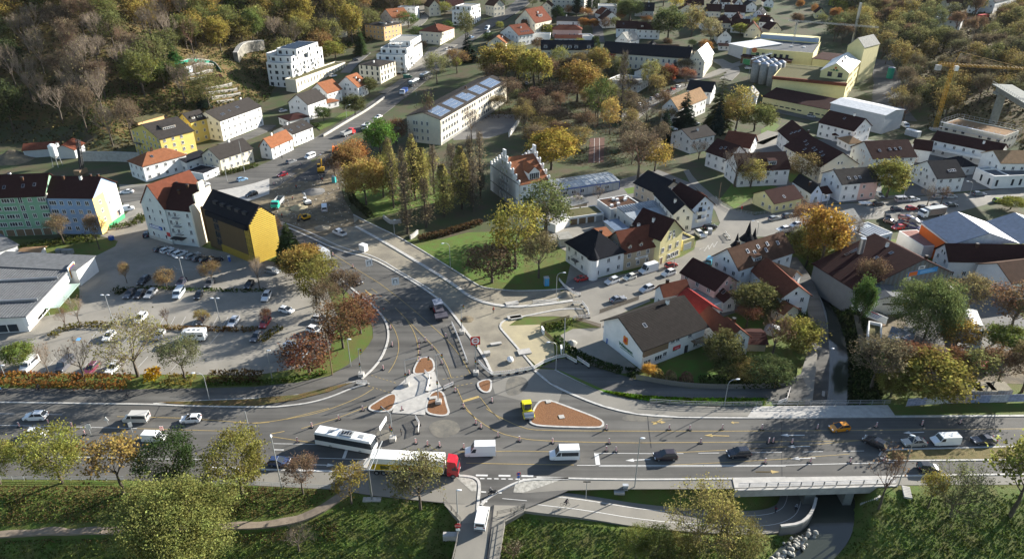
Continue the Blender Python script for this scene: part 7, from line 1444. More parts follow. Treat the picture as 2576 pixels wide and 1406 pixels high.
 ('estate','B3',2112,554,(100,-4),(.10,.13,.18),'blue-grey estate at the shop front'),('hatch','B3',2292,614,(100,-12),(.22,.36,.03),'bright green hatchback on the street'),('suv','B3',2385,606,(100,-12),Wt,'white SUV behind the green hatchback'),('hatch','B3',1475,688,(100,-6),Rd,'red hatchback behind the hedge island'),('hatch','B3',1336,696,(100,-4),(.03,.04,.07),'dark blue car left of the red hatchback'),('estate','B3',1596,682,(100,-6),Bk,'black car right of the red hatchback'),('sedan','B3',1716,668,(100,-6),(.04,.04,.045),'dark saloon behind the delivery lorry'),('sedan','B3',1845,658,(100,-6),(.025,.025,.03),'black saloon at the parking strip end'),('suv','B3',1250,782,(20,60),(.10,.10,.11),'dark car at the scrap yard corner'),('sedan','B3',1282,818,(90,24),Bk,'black saloon before the scrap pile'),('hatch','B3',1346,868,(-100,10),Rd,'bright red car at the faded red canopy'),('hatch',
 'C3',1172,436,(90,10),(.03,.03,.035),'black car in front of the low white store'),('sedan','C3',1992,130,(50,80),(.02,.025,.05),'dark blue saloon in the shaded courtyard'),('hatch','C3',1775,310,(-40,70),Dg,'grey car behind the dense yard tree'),('hatch','D0',345,215,(100,0),Wt,'white car hidden behind the second river bank tree')):
 vehicle(*a)
for i,(x,y,z,c,dr)in enumerate(((1400,830,0,Bl,(90,20)),(1450,845,0,(.25,.03,.02),(90,20)),(1500,862,0,(.05,.05,.12),(90,24)),(1400,815,1.3,(.2,.02,.02),(90,10)),(1455,822,1.3,(.03,.04,.15),(90,26)),(1505,845,1.3,(.1,.1,.12),(90,18)))):
 v=vehicle('hatch','B3',x,y,dr,c,'wrecked car in the scrap pile by the red canopy','wrecked_car','wrecked car','wrecked cars in the scrap pile');v.location.z+=z;v.rotation_euler.x=.08*(i%3-1)
def spot(tl,x,y,d,name,label,cat,z=None):
 px,py=T(tl,x,y);c=G(px,py,0);e=G(px+d[0]*.1,py+d[1]*.1,0);an=math.atan2(e[1]-c[1],e[0]-c[0])
 h=H(*c);return empty(name,(c[0],c[1],(.05 if-.6<h<.5 else h+.1)if z is None else z),an,label,cat)
def wheels6(r,xs,hw,rad=.5):
 for x in xs:
  for s in(-1,1):wheel(r,x,s*(hw-.16),rad,.3)
  # coach-like white bus
def bus(label,tl,x,y,d,L_,body_c,roof_c,name='bus'):
 r=spot(tl,x,y,d,name,label,'bus');h2=L_/2;hw=1.27
 mb=MB();mb.hexa([(h2-.05,-hw,.3),(h2-.05,hw,.3),(-h2,hw,.3),(-h2,-hw,.3)][::-1],[(h2-.02,-hw,1.35),(h2-.02,hw,1.35),(-h2,hw,1.35),(-h2,-hw,1.35)][::-1]);b=mb.build('body',M['paint'],r);b.color=(*body_c,1)
 g=MB();g.hexa([(h2-.04,-hw+.015,1.35),(h2-.04,hw-.015,1.35),(-h2+.02,hw-.015,1.35),(-h2+.02,-hw+.015,1.35)][::-1],[(h2-.32,-hw+.06,2.75),(h2-.32,hw-.06,2.75),(-h2+.08,hw-.06,2.75),(-h2+.08,-hw+.06,2.75)][::-1]);g.build('window_band',M['glass'],r)
 mb=MB();mb.hexa([(h2-.22,-hw+.02,2.72),(h2-.22,hw-.02,2.72),(-h2,hw-.02,2.72),(-h2,-hw+.02,2.72)][::-1],[(h2-.5,-hw+.22,3.12),(h2-.5,hw-.22,3.12),(-h2+.15,hw-.22,3.12),(-h2+.15,-hw+.22,3.12)][::-1]);b=mb.build('roof',M['paint'],r);b.color=(*roof_c,1)
 mb=MB();mb.box(-.9,-.75,3.1,1.7,.75,3.36);b=mb.build('air_conditioner',M['pole'],r)
 k=MB()
 for i in range(4):k.box(-.6+i*.55,-.4,3.36,-.25+i*.55,.4,3.39)
 k.build('grille',M['dark'],b)
 for x in(-h2+3.1,h2-2.6):mb=MB();mb.box(x-.5,-.4,3.11,x+.5,.4,3.2);mb.build('roof_hatch',M['pole'],r)
 wheels6(r,(h2-2.6,-h2+3.2),hw,.48);lights(r,h2-.02,-h2,hw*.8,.6,.8)
 for s in(-1,1):mb=MB();mb.bar((h2-.1,s*hw,2.4),(h2+.35,s*(hw+.15),2.1),.04,n=4);mb.box(h2+.25,s*(hw+.15)-.1,1.7,h2+.4,s*(hw+.15)+.1,2.15);mb.build('mirror',M['dark'],r)
 return r
bus('white bus with roof air conditioner waiting at the junction','D1',868,345,(100,18),12.0,(.74,.74,.72),(.76,.76,.74))
b=bus('black articulated bus front section with white roof on the street','A1',1500,805,(-60,40),9.0,(.02,.02,.022),(.70,.72,.74));bus('black articulated bus rear section with yellow mark on the street','A1',1600,740,(-60,40),8.0,(.02,.02,.022),(.62,.66,.70))
# lorries
def cab(r,x0,colr,hgt=3.7,hw=1.22,ln=2.1):
 mb=MB();mb.hexa([(x0+ln,-hw,.55),(x0+ln,hw,.55),(x0,hw,.55),(x0,-hw,.55)][::-1],[(x0+ln-.04,-hw,1.9),(x0+ln-.04,hw,1.9),(x0,hw,1.9),(x0,-hw,1.9)][::-1]);mb.hexa([(x0+ln-.04,-hw,1.9),(x0+ln-.04,hw,1.9),(x0,hw,1.9),(x0,-hw,1.9)][::-1],[(x0+ln-.5,-hw+.12,hgt),(x0+ln-.5,hw-.12,hgt),(x0+.05,hw-.1,hgt+(.25 if hgt>3.2 else 0)),(x0+.05,-hw+.1,hgt+(.25 if hgt>3.2 else 0))][::-1]);b=mb.build('cab',M['paint'],r);b.color=(*colr,1)
 k=(hgt-1.9);g=MB();x=lambda z:x0+ln-.04-.46*(z-1.9)/k+.015;z0,z1=1.98,min(2.9,hgt-.15);g.quad((x(z0),-hw+.1,z0),(x(z0),hw-.1,z0),(x(z1),hw-.16,z1),(x(z1),-hw+.16,z1))
 for s in(-1,1):yy=lambda z:s*(hw-.12*(z-1.9)/k+.012);p=[(x0+ln-.25,yy(z0),z0),(x0+ln-.5,yy(z1),z1),(x0+ln-1.2,yy(z1),z1),(x0+ln-1.2,yy(z0),z0)];g.poly(p if s<0 else p[::-1])
 g.build('window',M['glass'],b);mb=MB();mb.box(x0+ln-.1,-hw,.4,x0+ln+.06,hw,.95);mb.build('bumper',M['plastic'],r)
 for s in(-1,1):mb=MB();mb.box(x0+ln,s*.85-.2,.7,x0+ln+.08,s*.85+.2,.9);mb.build('headlight',M['head'],r)
 for s in(-1,1):mb=MB();mb.box(x0+ln-.1,s*(hw+.12)-.1,2.0,x0+ln+.05,s*(hw+.12)+.1,2.7);mb.build('mirror',M['dark'],r)
 return b
r=spot('D1',1515,590,(100,5),'articulated_lorry','articulated lorry with red cab and white trailer with yellow band','lorry')
cab(r,6.1,(.42,.012,.02));mb=MB();mb.box(-8.0,-1.27,1.15,5.5,1.27,4.0);t=mb.build('trailer',M['white'],r)
mb=MB();mb.box(-7.9,-1.295,1.3,5.4,-1.272,2.75);mb.build('yellow_band',mat('lorry_yellow',(.62,.40,.01),.5),t);
for i in range(9):mb=MB();mb.box(-7.4+i*1.42,-1.31,1.2,-7.34+i*1.42,-1.296,2.8);mb.build('tarp_strap',M['dark'],t)
mb=MB();mb.box(-6.2,-1.305,1.6,-4.2,-1.297,2.4);mb.build('side_mark',mat('mark_dark',(.10,.09,.02),.6),t);mb=MB()
for i in range(6):mb.box(-3.0+i*.5,-1.305,1.6,-2.65+i*.5,-1.297,2.3)
mb.build('lettering',M['red'],t)
mb=MB();mb.box(-8,-1.1,.75,7.6,1.1,1.1);mb.box(-5,-1.2,.5,2,-1.1,1.0);mb.build('chassis',M['plastic'],r);wheels6(r,(7.2,4.2,-4.4,-5.7,-7.0),1.27,.5)
r=spot('C3',2030,575,(38,100),'lorry','white lorry with flat box parked among yard trees','lorry');cab(r,3.2,(.66,.68,.66),3.0);mb=MB();mb.box(-5,-1.25,1.0,3.0,1.25,3.4)
for i in range(5):mb.box(-4.9+i*1.6,-1.28,3.4,-4.8+i*1.6,1.28,3.45)
mb.build('box_body',M['white'],r);mb=MB();mb.box(-5,-1,.6,4.5,1,1.0);mb.build('chassis',M['plastic'],r);wheels6(r,(4.2,-2.6,-3.9),1.25)
r=spot('B3',1650,770,(-100,14),'lorry','delivery lorry with white cab and grey roofed body by the hedge island','lorry');cab(r,2.4,(.70,.72,.74),2.9);mb=MB();mb.box(-5,-1.25,1.0,2.2,1.25,3.3);mb.build('box_body',M['pole'],r);mb=MB()
for i in range(5):mb.box(-4.8,1.255,1.2+i*.4,2.0,1.28,1.4+i*.4);mb.box(-4.8,-1.28,1.2+i*.4,2.0,-1.255,1.4+i*.4)
mb.build('side_board',mat('lorry_brown',(.16,.07,.05),.7),r);mb=MB();mb.box(-5,-1,.6,4.0,1,1.0);mb.build('chassis',M['plastic'],r);wheels6(r,(3.5,-2.6,-3.9),1.25)
r=spot('A3',2140,182,(100,4),'lorry','red lorry on the hillside road','lorry');cab(r,3.0,(.4,.02,.02),2.8);mb=MB();mb.box(-5,-1.25,1.0,2.8,1.25,3.0);mb.build('box_body',M['red'],r);wheels6(r,(4,-2.6,-3.9),1.25)
r=spot('A1',1405,885,(-50,60),'lorry','blue lorry with white cab front on the street','lorry');cab(r,2.0,(.66,.68,.72),2.9);mb=MB();mb.box(-4,-1.25,.9,1.8,1.25,2.6);mb.build('box_body',M['blue'],r);wheels6(r,(3.2,-2.4),1.25)
def tipper(tl,x,y,d,cc,label):
 r=spot(tl,x,y,d,'tipper_lorry',label,'lorry');cab(r,1.8,cc,2.8);mb=MB()
 for q in((-3.8,-1.22,1.6,-1.12),(-3.8,1.12,1.6,1.22),(1.5,-1.12,1.6,1.12),(-3.8,-1.12,-3.7,1.12)):mb.box(q[0],q[1],1.1,q[2],q[3],2.3)
 mb.box(-3.8,-1.22,1.0,1.6,1.22,1.1);mb.build('tipper_body',M['pole'],r);mb=MB();mb.box(-3.8,-.8,.6,3.8,.8,1.0);mb.build('chassis',M['plastic'],r);wheels6(r,(2.9,-1.6,-2.9),1.22)
tipper('B1',225,670,(-60,70),(.02,.40,.28),'turquoise-green tipper lorry with empty body on the dirt');tipper('A1',1050,1215,(-70,80),(.55,.57,.6),'white tipper lorry hidden behind the green tree');tipper('A1',880,1275,(80,-30),(.55,.05,.05),'red and white tipper lorry at the street kerb')
r=spot('B1',800,940,(-100,-40),'pickup_truck','white pickup truck with dark load bed on the gravel','pickup');mb=MB();hull(mb,[(2.6,.4,.8,.85,.75),(2.4,.3,.95,.95,.85),(1.5,.3,1.15,.98,.9),(-.6,.3,1.2,.98,.92),(-2.6,.4,1.15,.95,.92)]);mb.hexa([(1.5,-.85,1.13),(1.5,.85,1.13),(-.5,.85,1.13),(-.5,-.85,1.13)][::-1],[(.9,-.75,1.9),(.9,.75,1.9),(-.4,.75,1.9),(-.4,-.75,1.9)][::-1]);b=mb.build('body',M['paint'],r);b.color=(.72,.72,.72,1)
mb=MB();mb.box(-2.5,-.8,1.17,-.7,.8,1.23);mb.build('load_bed',M['dark'],r);mb=MB();mb.hexa([(1.46,-.87,1.22),(1.46,.87,1.22),(-.3,.87,1.22),(-.3,-.87,1.22)][::-1],[(1.0,-.8,1.75),(1.0,.8,1.75),(-.3,.8,1.75),(-.3,-.8,1.75)][::-1]);mb.build('window',M['glass'],r);wheels6(r,(1.7,-1.6),.95,.38)
r=spot('C0',1825,660,(-100,2),'motorhome','white motorhome with dark windows in the car park','motorhome');mb=MB();mb.prism([(-3.0,-1.12),(1.2,-1.12),(1.2,1.12),(-3.0,1.12)],.5,2.75);mb.hexa([(1.2,-1.1,1.9),(1.2,1.1,1.9),(1.2,1.1,1.95),(1.2,-1.1,1.95)],[(1.2,-1.1,2.75),(1.2,1.1,2.75),(1.2,1.1,2.76),(1.2,-1.1,2.76)]);hull(mb,[(3.0,.35,.8,.85,.75),(2.8,.3,1.0,.98,.88),(2.1,.3,1.25,1.0,.95),(1.19,.3,2.3,1.05,.98)]);mb.hexa([(2.1,-.95,1.9),(2.1,.95,1.9),(1.19,1.1,1.9),(1.19,-1.1,1.9)][::-1],[(2.3,-.9,2.5),(2.3,.9,2.5),(1.19,1.1,2.75),(1.19,-1.1,2.75)][::-1]);mb.build('body',M['white'],r)
for s in(-1,1):mb=MB();mb.box(-2.6,s*1.13-.01,1.5,-1.5,s*1.13+.01,2.0);mb.box(-.6,s*1.13-.01,1.5,.6,s*1.13+.01,2.0);mb.box(1.4,s*1.05-.03,1.3,2.0,s*1.05+.0,1.8);mb.build('window',M['glass'],r)
for x in(-2.0,-.9,.3):mb=MB();mb.box(x,-.3,2.75,x+.6,.3,2.85);mb.build('roof_hatch',M['pole'],r)
wheels6(r,(2.0,-1.9),1.08,.34)
r=spot('B1',640,1165,(60,40),'box_trailer','silver box trailer standing by the curved road','trailer');mb=MB();mb.box(-3.1,-1.2,.7,3.1,1.2,3.3)
for i in range(8):mb.box(-3.1+i*.85,-1.23,.7,-3.04+i*.85,1.23,3.33)
mb.build('box_body',mat('trailer_silver',(.50,.51,.52),.4),r);mb=MB();mb.box(-3,-.8,.45,4.2,.8,.7);mb.build('chassis',M['plastic'],r);wheels6(r,(-.5,-1.4),1.1,.4)
r=spot('B3',1035,660,(100,-2),'flat_trailer','white flat trailer at the kerb before the salmon house','trailer');mb=MB();mb.box(-2,-1,.6,2,1,.9);mb.build('load_bed',M['white'],r);wheels6(r,(0,),.95,.32)
# --- construction machines
YM=mat('machine_yellow',(.60,.33,.02),.45)
def excavator(tl,x,y,d,label,c,s=1.0,reach=1):
 r=spot(tl,x,y,d,'excavator',label,'excavator');r.scale=(s,s,s)
 for k in(-1,1):
  mb=MB();mb.prism([(-1.7,k*1.1-.25),(1.7,k*1.1-.25),(1.7,k*1.1+.25),(-1.7,k*1.1+.25)],.05,.75);mb.build('track',M['rubber'],r)
 mb=MB();mb.box(-2.2,-1.25,.9,1.3,1.25,1.7);mb.box(-2.2,-1.25,1.7,-.6,1.25,2.0);mb.build('body',c,r);mb=MB();mb.box(-.3,.3,1.7,1.25,1.2,3.0);b=mb.build('cab',M['glass'],r);mb=MB();mb.box(-.35,.25,3.0,1.3,1.25,3.1);mb.build('cab_roof',c,b)
 mb=MB();pts=[(1.0,-.2,1.5),(2.6,-.2,3.9),(4.4,-.2,3.6)]if reach else[(1.0,-.2,1.5),(1.8,-.2,3.2),(3.0,-.2,2.6)]
 for a,b2 in zip(pts[:-1],pts[1:]):mb.bar(a,b2,.28,.22,4)
 mb.build('boom',c,r);e=pts[-1];mb=MB();mb.bar(e,(e[0]+.5,-.2,1.2),.2,.14,4);mb.build('arm',c,r);mb=MB();mb.prism([(e[0]-.2,-.7),(e[0]+.8,-.7),(e[0]+.8,.3),(e[0]-.2,.3)],.3,1.2);mb.build('bucket',M['dark'],r);return r
excavator('B1',628,350,(20,-100),'yellow excavator with raised arm at the street edge',YM);excavator('B1',500,655,(-60,-60),'white excavator with red counterweight on the dirt',M['white'],.8);excavator('B1',480,800,(-90,30),'orange-yellow loader with cabin on the dirt',YM,.75,0);excavator('B1',760,160,(-40,60),'orange excavator half behind brown trees',M['orange'],.8);excavator('C3',2150,940,(20,60),'white and red telehandler on the yard',M['red'],.7,0)
r=spot('C2',170,1345,(-30,-100),'road_roller','yellow road roller standing beside the mulch island','road roller');yy=mat('roller_yellow',(.66,.56,.015),.45);mb=MB();hull(mb,[(2.4,.7,1.4,.75,.6),(2.2,.6,1.6,.85,.75),(.6,.6,1.7,.85,.8),(.55,.6,1.4,.85,.8)]);mb.box(-1.2,-.85,.7,.5,.85,1.3);mb.build('body',yy,r);mb=MB();mb.box(-.7,-.75,1.3,.5,.75,2.7);b=mb.build('cab',M['glass'],r);mb=MB();mb.box(-.8,-.85,2.7,.6,.85,2.85)
for px in(-.7,.5):
 for py in(-.75,.75):mb.bar((px,py,1.3),(px,py,2.7),.06,n=4)
mb.build('cab_frame',yy,b);mb=MB();mb.bar((-2.0,-1.0,.75),(-2.0,1.0,.75),.75,n=18);mb.build('drum',M['steel'],r);mb=MB();mb.box(-2.9,-1.15,.7,-1.1,-1.02,1.0);mb.box(-2.9,1.02,.7,-1.1,1.15,1.0);mb.box(-1.2,-1.15,.8,-1.0,1.15,1.2);mb.build('drum_frame',yy,r);wheels6(r,(1.6,),1.0,.7)
r=spot('C1',1735,420,(45,100),'road_paver','dark asphalt paver with folded roof in shade by the new kerb','road paver');mb=MB();mb.box(-2.6,-1.1,.6,1.8,1.1,1.8);mb.hexa([(1.8,-1.6,.5),(3.6,-1.6,.5),(3.6,1.6,.5),(1.8,1.6,.5)],[(1.8,-1.6,1.5),(3.8,-1.7,1.2),(3.8,1.7,1.2),(1.8,1.6,1.5)]);mb.build('body',mat('paver_dark',(.07,.065,.08),.6),r);mb=MB();mb.box(-3.6,-1.9,.15,-2.4,1.9,.9);mb.build('screed',M['dark'],r);mb=MB();mb.box(-2.6,-1.2,3.0,.4,1.2,3.12)
for px in(-2.4,.2):
 for py in(-1.1,1.1):mb.bar((px,py,1.8),(px,py,3.0),.06,n=4)
mb.build('canopy',mat('canopy_grey',(.20,.22,.27),.4),r);mb=MB();mb.box(-2,-1.35,.05,1.6,-1.1,.8);mb.box(-2,1.1,.05,1.6,1.35,.8);mb.build('track',M['rubber'],r);mb=MB();mb.box(-1.5,-1.16,.9,.5,-1.11,1.3);mb.build('stripe',M['red'],r)
# tower crane
def lattice(mb,a,b,s,n,r=.06):
 a=Vector(a);b=Vector(b);d=(b-a).normalized();u=d.orthogonal().normalized()if abs(d.z)<.9 else Vector((1,0,0));u=(u-d*u.dot(d)).normalized();w_=d.cross(u);cs=[u*s+w_*s,u*s-w_*s,-u*s-w_*s,-u*s+w_*s]
 for c in cs:mb.bar(a+c,b+c,r*1.3,n=4)
 for i in range(n):
  p=a.lerp(b,i/n);q=a.lerp(b,(i+1)/n)
  for k in range(4):mb.bar(p+cs[k],q+cs[(k+1)%4],r,n=3,cap=False);mb.bar(p+cs[k],p+cs[(k+1)%4],r,n=3,cap=False)
bx,by=G(*T('A3',1690,1225));r=empty('tower_crane',(bx,by,H(bx,by)),0,'yellow tower crane with long jib over the building shell','crane');ty=mat('crane_yellow',(.42,.24,.02),.5);hz_=29
mb=MB();lattice(mb,(0,0,0),(0,0,hz_),.65,16);mb.build('mast',ty,r);mb=MB();e=Vector((46,-21,1)).normalized();lattice(mb,(0,0,hz_+.5),tuple(Vector((0,0,hz_+.5))+e*46),.45,30,.04);mb.build('jib',ty,r);mb=MB();lattice(mb,(0,0,hz_+.5),tuple(Vector((0,0,hz_+.5))-e*6),.6,5,.06);mb.bar((0,0,hz_),(1.5,0,hz_+6),.12,n=4);mb.bar((1.5,0,hz_+6),tuple(Vector((0,0,hz_+1.2))+e*24),.05,n=3);mb.bar((1.5,0,hz_+6),tuple(Vector((0,0,hz_+1))-e*6),.05,n=3);mb.build('counter_jib',ty,r)
mb=MB();q=Vector((0,0,hz_))-e*5.5;mb.box(q.x-1,q.y-1,q.z-2.2,q.x+1,q.y+1,q.z);mb.build('counterweight',M['concrete'],r);mb=MB();mb.box(-2,-2,-.5,2,2,.9);mb.build('base_ballast',M['concrete'],r);mb=MB();mb.box(.7,-1.2,hz_-2,2.2,.3,hz_);mb.build('cab',M['white'],r)
bx,by=G(*T('A3',335,560));r=empty('tower_crane',(bx,by,H(bx,by)),0,'slim pale grey crane over the yellow brewery hall','crane');mb=MB();lattice(mb,(0,0,0),(0,0,22),.4,14,.05);mb.build('mast',M['pole'],r);mb=MB();lattice(mb,(-4,3,22.3),(38,-24,22.3),.35,24,.04);mb.build('jib',M['pole'],r)
# drilling rig and cement silo on the left building site
r=spot('B0',780,370,(-20,10),'drilling_rig','dark drilling rig with leaning lattice mast','drilling rig');mb=MB();lattice(mb,(0,0,.5),(-2.5,0,13),.5,12,.1);mb.bar((.8,0,1),(-1.4,0,10),.3,n=8);mb.build('mast',M['dark'],r);mb=MB();mb.box(-1.5,-1.3,.4,3,1.3,2.2);mb.build('body',M['wood'],r)
r=spot('B0',545,300,(10,0),'cement_silo','white cement silo on slanted steel legs','silo');mb=MB();mb.bar((0,0,4.5),(0,0,8.6),1.5,n=16);mb.bar((0,0,3.4),(0,0,4.5),.5,1.5,16);mb.bar((0,0,8.6),(0,0,9.2),1.5,.6,16);mb.build('tank',M['white'],r);mb=MB()
for i in range(4):a=i*1.571+.6;mb.bar((1.7*math.cos(a),1.7*math.sin(a),0),(1.2*math.cos(a),1.2*math.sin(a),5),.12,n=5)
mb.build('leg',M['pole'],r)
# silos of the brewery
c0=G(*T('A2',2300,770));c1=G(*T('A2',2470,812));c2=G(*T('A3',245,640))
dx,dy=(c1[0]-c0[0])/2.2,(c1[1]-c0[1])/2.2
for j in range(3):
 for i in range(3):
  x,y=c0[0]+dx*i+j*(-dy)*.95,c0[1]+dy*i+j*dx*.95;r=empty('storage_tank',(x,y,H(x,y)),0,'tall grey brewery tank with bright conical top','tank','brewery tanks');rad=math.hypot(dx,dy)*.46;mb=MB();mb.smooth=True;mb.bar((0,0,0),(0,0,11-(1 if j==0 and i==0 else 0)),rad,n=20);mb.build('tank',roofm('s'),r);mb=MB();mb.bar((0,0,11),(0,0,12),rad,.4,16);mb.build('tank_top',M['steel'],r)
r=empty('walkway',(c0[0],c0[1],H(*c0)),math.atan2(dx,-dy),'steel walkway with railing above the brewery tanks','walkway');mb=MB();mb.box(-2,2.0,12.2,22,3.0,12.3)
for i in range(13):mb.bar((-2+i*2,2,12.3),(-2+i*2,2,13.4),.05,n=4);mb.bar((-2+i*2,2.5,0 if i%4==0 else 11.5),(-2+i*2,2.5,12.2),.08,n=4)
mb.bar((-2,2,13.4),(22,2,13.4),.06,n=4);mb.bar((-2,2,12.9),(22,2,12.9),.05,n=4);mb.build('deck',M['steel'],r)
x,y=G(*T('A3',918,400));r=empty('chimney_pipe',(x,y,H(x,y)),0,'slim steel chimney beside the brewery tower','chimney');mb=MB();mb.bar((0,0,0),(0,0,24),.9,n=12);mb.bar((0,0,23.6),(0,0,24.4),.8,n=12);mb.build('pipe',M['steel'],r)
x,y=G(*T('A3',1265,740));r=empty('storage_tank',(x,y,H(x,y)),0,'green upright tank at the edge of the right wood','tank');mb=MB();mb.bar((0,0,0),(0,0,6),1.8,n=16);mb.build('tank',M['green'],r);mb=MB();mb.bar((0,0,6),(0,0,6.5),1.85,1.2,16);mb.build('tank_top',M['steel'],r)
# concrete viaduct at the right edge
x,y=G(*T('A3',2235,1165));z=H(x,y);M['old_concrete']=mat('old_concrete',(.20,.21,.19),.9,.3,.6);r=empty('viaduct',(x,y,z),0,'concrete viaduct with round pier in the wood at right','bridge');mb=MB();mb.bar((0,0,-2),(0,0,13),1.7,n=20);mb.build('pier',M['old_concrete'],r);mb=MB();mb.box(-2.6,-2.6,13,2.6,2.6,14);mb.build('pier_head',M['old_concrete'],r)
p=[W(*T('A3',a,b),z+16)for a,b in((2300,960),(2531,1110))];d=Vector((p[1][0]-p[0][0],p[1][1]-p[0][1],0)).normalized();n_=Vector((-d.y,d.x,0));Z=Vector((0,0,1));a=Vector((0,0,14))-d*3;b=a+d*90
mb=MB();mb.hexa([a-n_*2,b-n_*2,b+n_*2,a+n_*2],[q+Z*2.6 for q in(a-n_*2,b-n_*2,b+n_*2,a+n_*2)]);mb.hexa([q+Z*2.6 for q in(a-n_*4,b-n_*4,b+n_*4,a+n_*4)],[q+Z*3 for q in(a-n_*4,b-n_*4,b+n_*4,a+n_*4)]);mb.build('deck',M['old_concrete'],r);mb=MB()
for i in range(40):q=a-n_*3.9+d*i*2.2+Z*3;mb.bar(q,q+Z*1.1,.06,n=4)
mb.bar(a-n_*3.9+Z*4.1,b-n_*3.9+Z*4.1,.07,n=4);mb.build('railing',M['pole'],r)
# --- street furniture, fences, signs, people
def proj_y(x,y,z):f=y*_ct-(z-CAMH)*_st;v=y*_st+(z-CAMH)*_ct;return 703-FPX*v/f
def height_of(tl,b,t):
 x,y=G(*T(tl,*b));z0=H(x,y);ty=T(tl,*t)[1];lo,hi=0.0,40.0
 for _ in range(30):
  m=(lo+hi)/2
  if proj_y(x,y,z0+m)>ty:lo=m
  else:hi=m
 return x,y,z0,lo
def lamp(tl,b,t,style,label,az=0.0):
 x,y,z,h=height_of(tl,b,t);r=empty('street_lamp',(x,y,z),az,label,'street lamp');mb=MB()
 if style=='curve':
  mb.bar((0,0,-.3),(0,0,h-1.2),.10,.07,8);mb.path([(0,0,h-1.2),(.25,0,h-.5),(.8,0,h-.1),(1.6,0,h)],.06,6);e=[(1.9,0,h)]
 elif style=='double':mb.bar((0,0,-.3),(0,0,h),.10,.07,8);mb.bar((-.5,0,h-.1),(.5,0,h-.1),.05,n=5);e=[(-.7,0,h),(.7,0,h)]
 else:mb.bar((0,0,-.3),(0,0,h),.11,.07,8);e=[(.45,0,h)]
 mb.build('pole',M['pole'],r)
 for p in e:q=MB();q.ball(p,.48,.2,.13,10,5);q.build('lamp_head',M['lamp_glass'],r)
 return r
for a in(('C0',(1075,530),(970,240),'double','tall twin-headed lamp beside the sparse tree in the car park'),('C0',(2088,580),(2010,270),'double','twin-headed lamp between dark SUV and silver estate'),('C0',(1752,178),(1690,-110),'double','twin-headed lamp at the upper planting strip'),('C0',(58,1030),(5,900),'one','short lamp at the left edge of the car park'),('C0',(1970,1228),(1830,965),'curve','curved lamp on the planting strip by the main road',3.3),('C1',(905,908),(885,655),'one','lamp among the red-brown thicket'),('B1',(1842,1258),(1790,1015),'curve','curved lamp on the park lawn edge',3.4),('B1',(1318,952),(1300,800),'one','lamp at the park entrance wall'),('C2',(445,258),(490,30),'curve','curved lamp before the blue toilet cabin',0.0),('C2',(442,952),(380,680),'curve','curved lamp at the white barrier fence',3.2),('C2',(2022,1290),(2070,1035),'curve','curved lamp on the new footway by the railing',
 .1),('D2',(1180,748),(1190,270),'one','tall single lamp in the middle of the south footway'),('D3',(1350,712),(1420,250),'one','tall lamp at the right end of the bridge footway',2.8),('D1',(256,737),(210,265),'one','tall lamp beside the dark blue car',2.0),('D1',(1912,1050),(1895,757),'one','lamp at the left railing of the small bridge'),('B2',(2332,935),(2290,812),'curve','curved lamp behind the spired pavilion',3.0),('B2',(1545,1300),(1500,1140),'curve','curved lamp beside the white glass-roofed SUV',2.6),('B3',(672,690),(630,568),'curve','curved lamp before the curved white gable',2.8),('B3',(1382,642),(1345,490),'curve','curved lamp by the grey people carrier',2.7),('B3',(2010,600),(1965,445),'curve','curved lamp before the black-roofed white house',2.8),('C3',(592,205),(600,135),'one','upper lamp along the curving lane'),('C3',(690,830),(695,742),'one','lower lamp along the curving lane'),
 ('A1',(872,1145),(915,990),'curve','lamp by the garden of the brown-roofed house',.3),('A1',(1520,900),(1460,830),'curve','curved lamp beside the articulated bus',3.0),('B1',(680,330),(620,195),'curve','curved lamp over the construction excavator',2.9),('C1',(165,1020),(125,760),'one','mobile mast in concrete foot at the car park corner')):
 lamp(*a)
def mast(tl,b,t,label,name='utility_pole',m='wood',rad=.14):
 x,y,z,h=height_of(tl,b,t);r=empty(name,(x,y,z),0,label,name.replace('_',' '));mb=MB();mb.bar((0,0,-.3),(0,0,h),rad,rad*.65,8);mb.build('pole',M[m],r);return r,h
mast('C1',(732,990),(675,600),'tall wooden pole at the thicket edge');mast('C2',(515,805),(508,458),'tall green pole in the restaurant hedge',m='pole');mast('B2',(1970,620),(1975,450),'wooden pole at the side street mouth');mast('C3',(185,1115),(195,1055),'short wooden post at the garden fence end');mast('D0',(2345,215),(2290,20),'signal mast behind the olive-brown tree','signal_mast','pole');mast('B0',(2135,440),(2125,310),'leaning grey mast at the concrete slab',m='pole');mast('B0',(2300,360),(2240,60),'thin mast before the grey-brown house',m='pole')
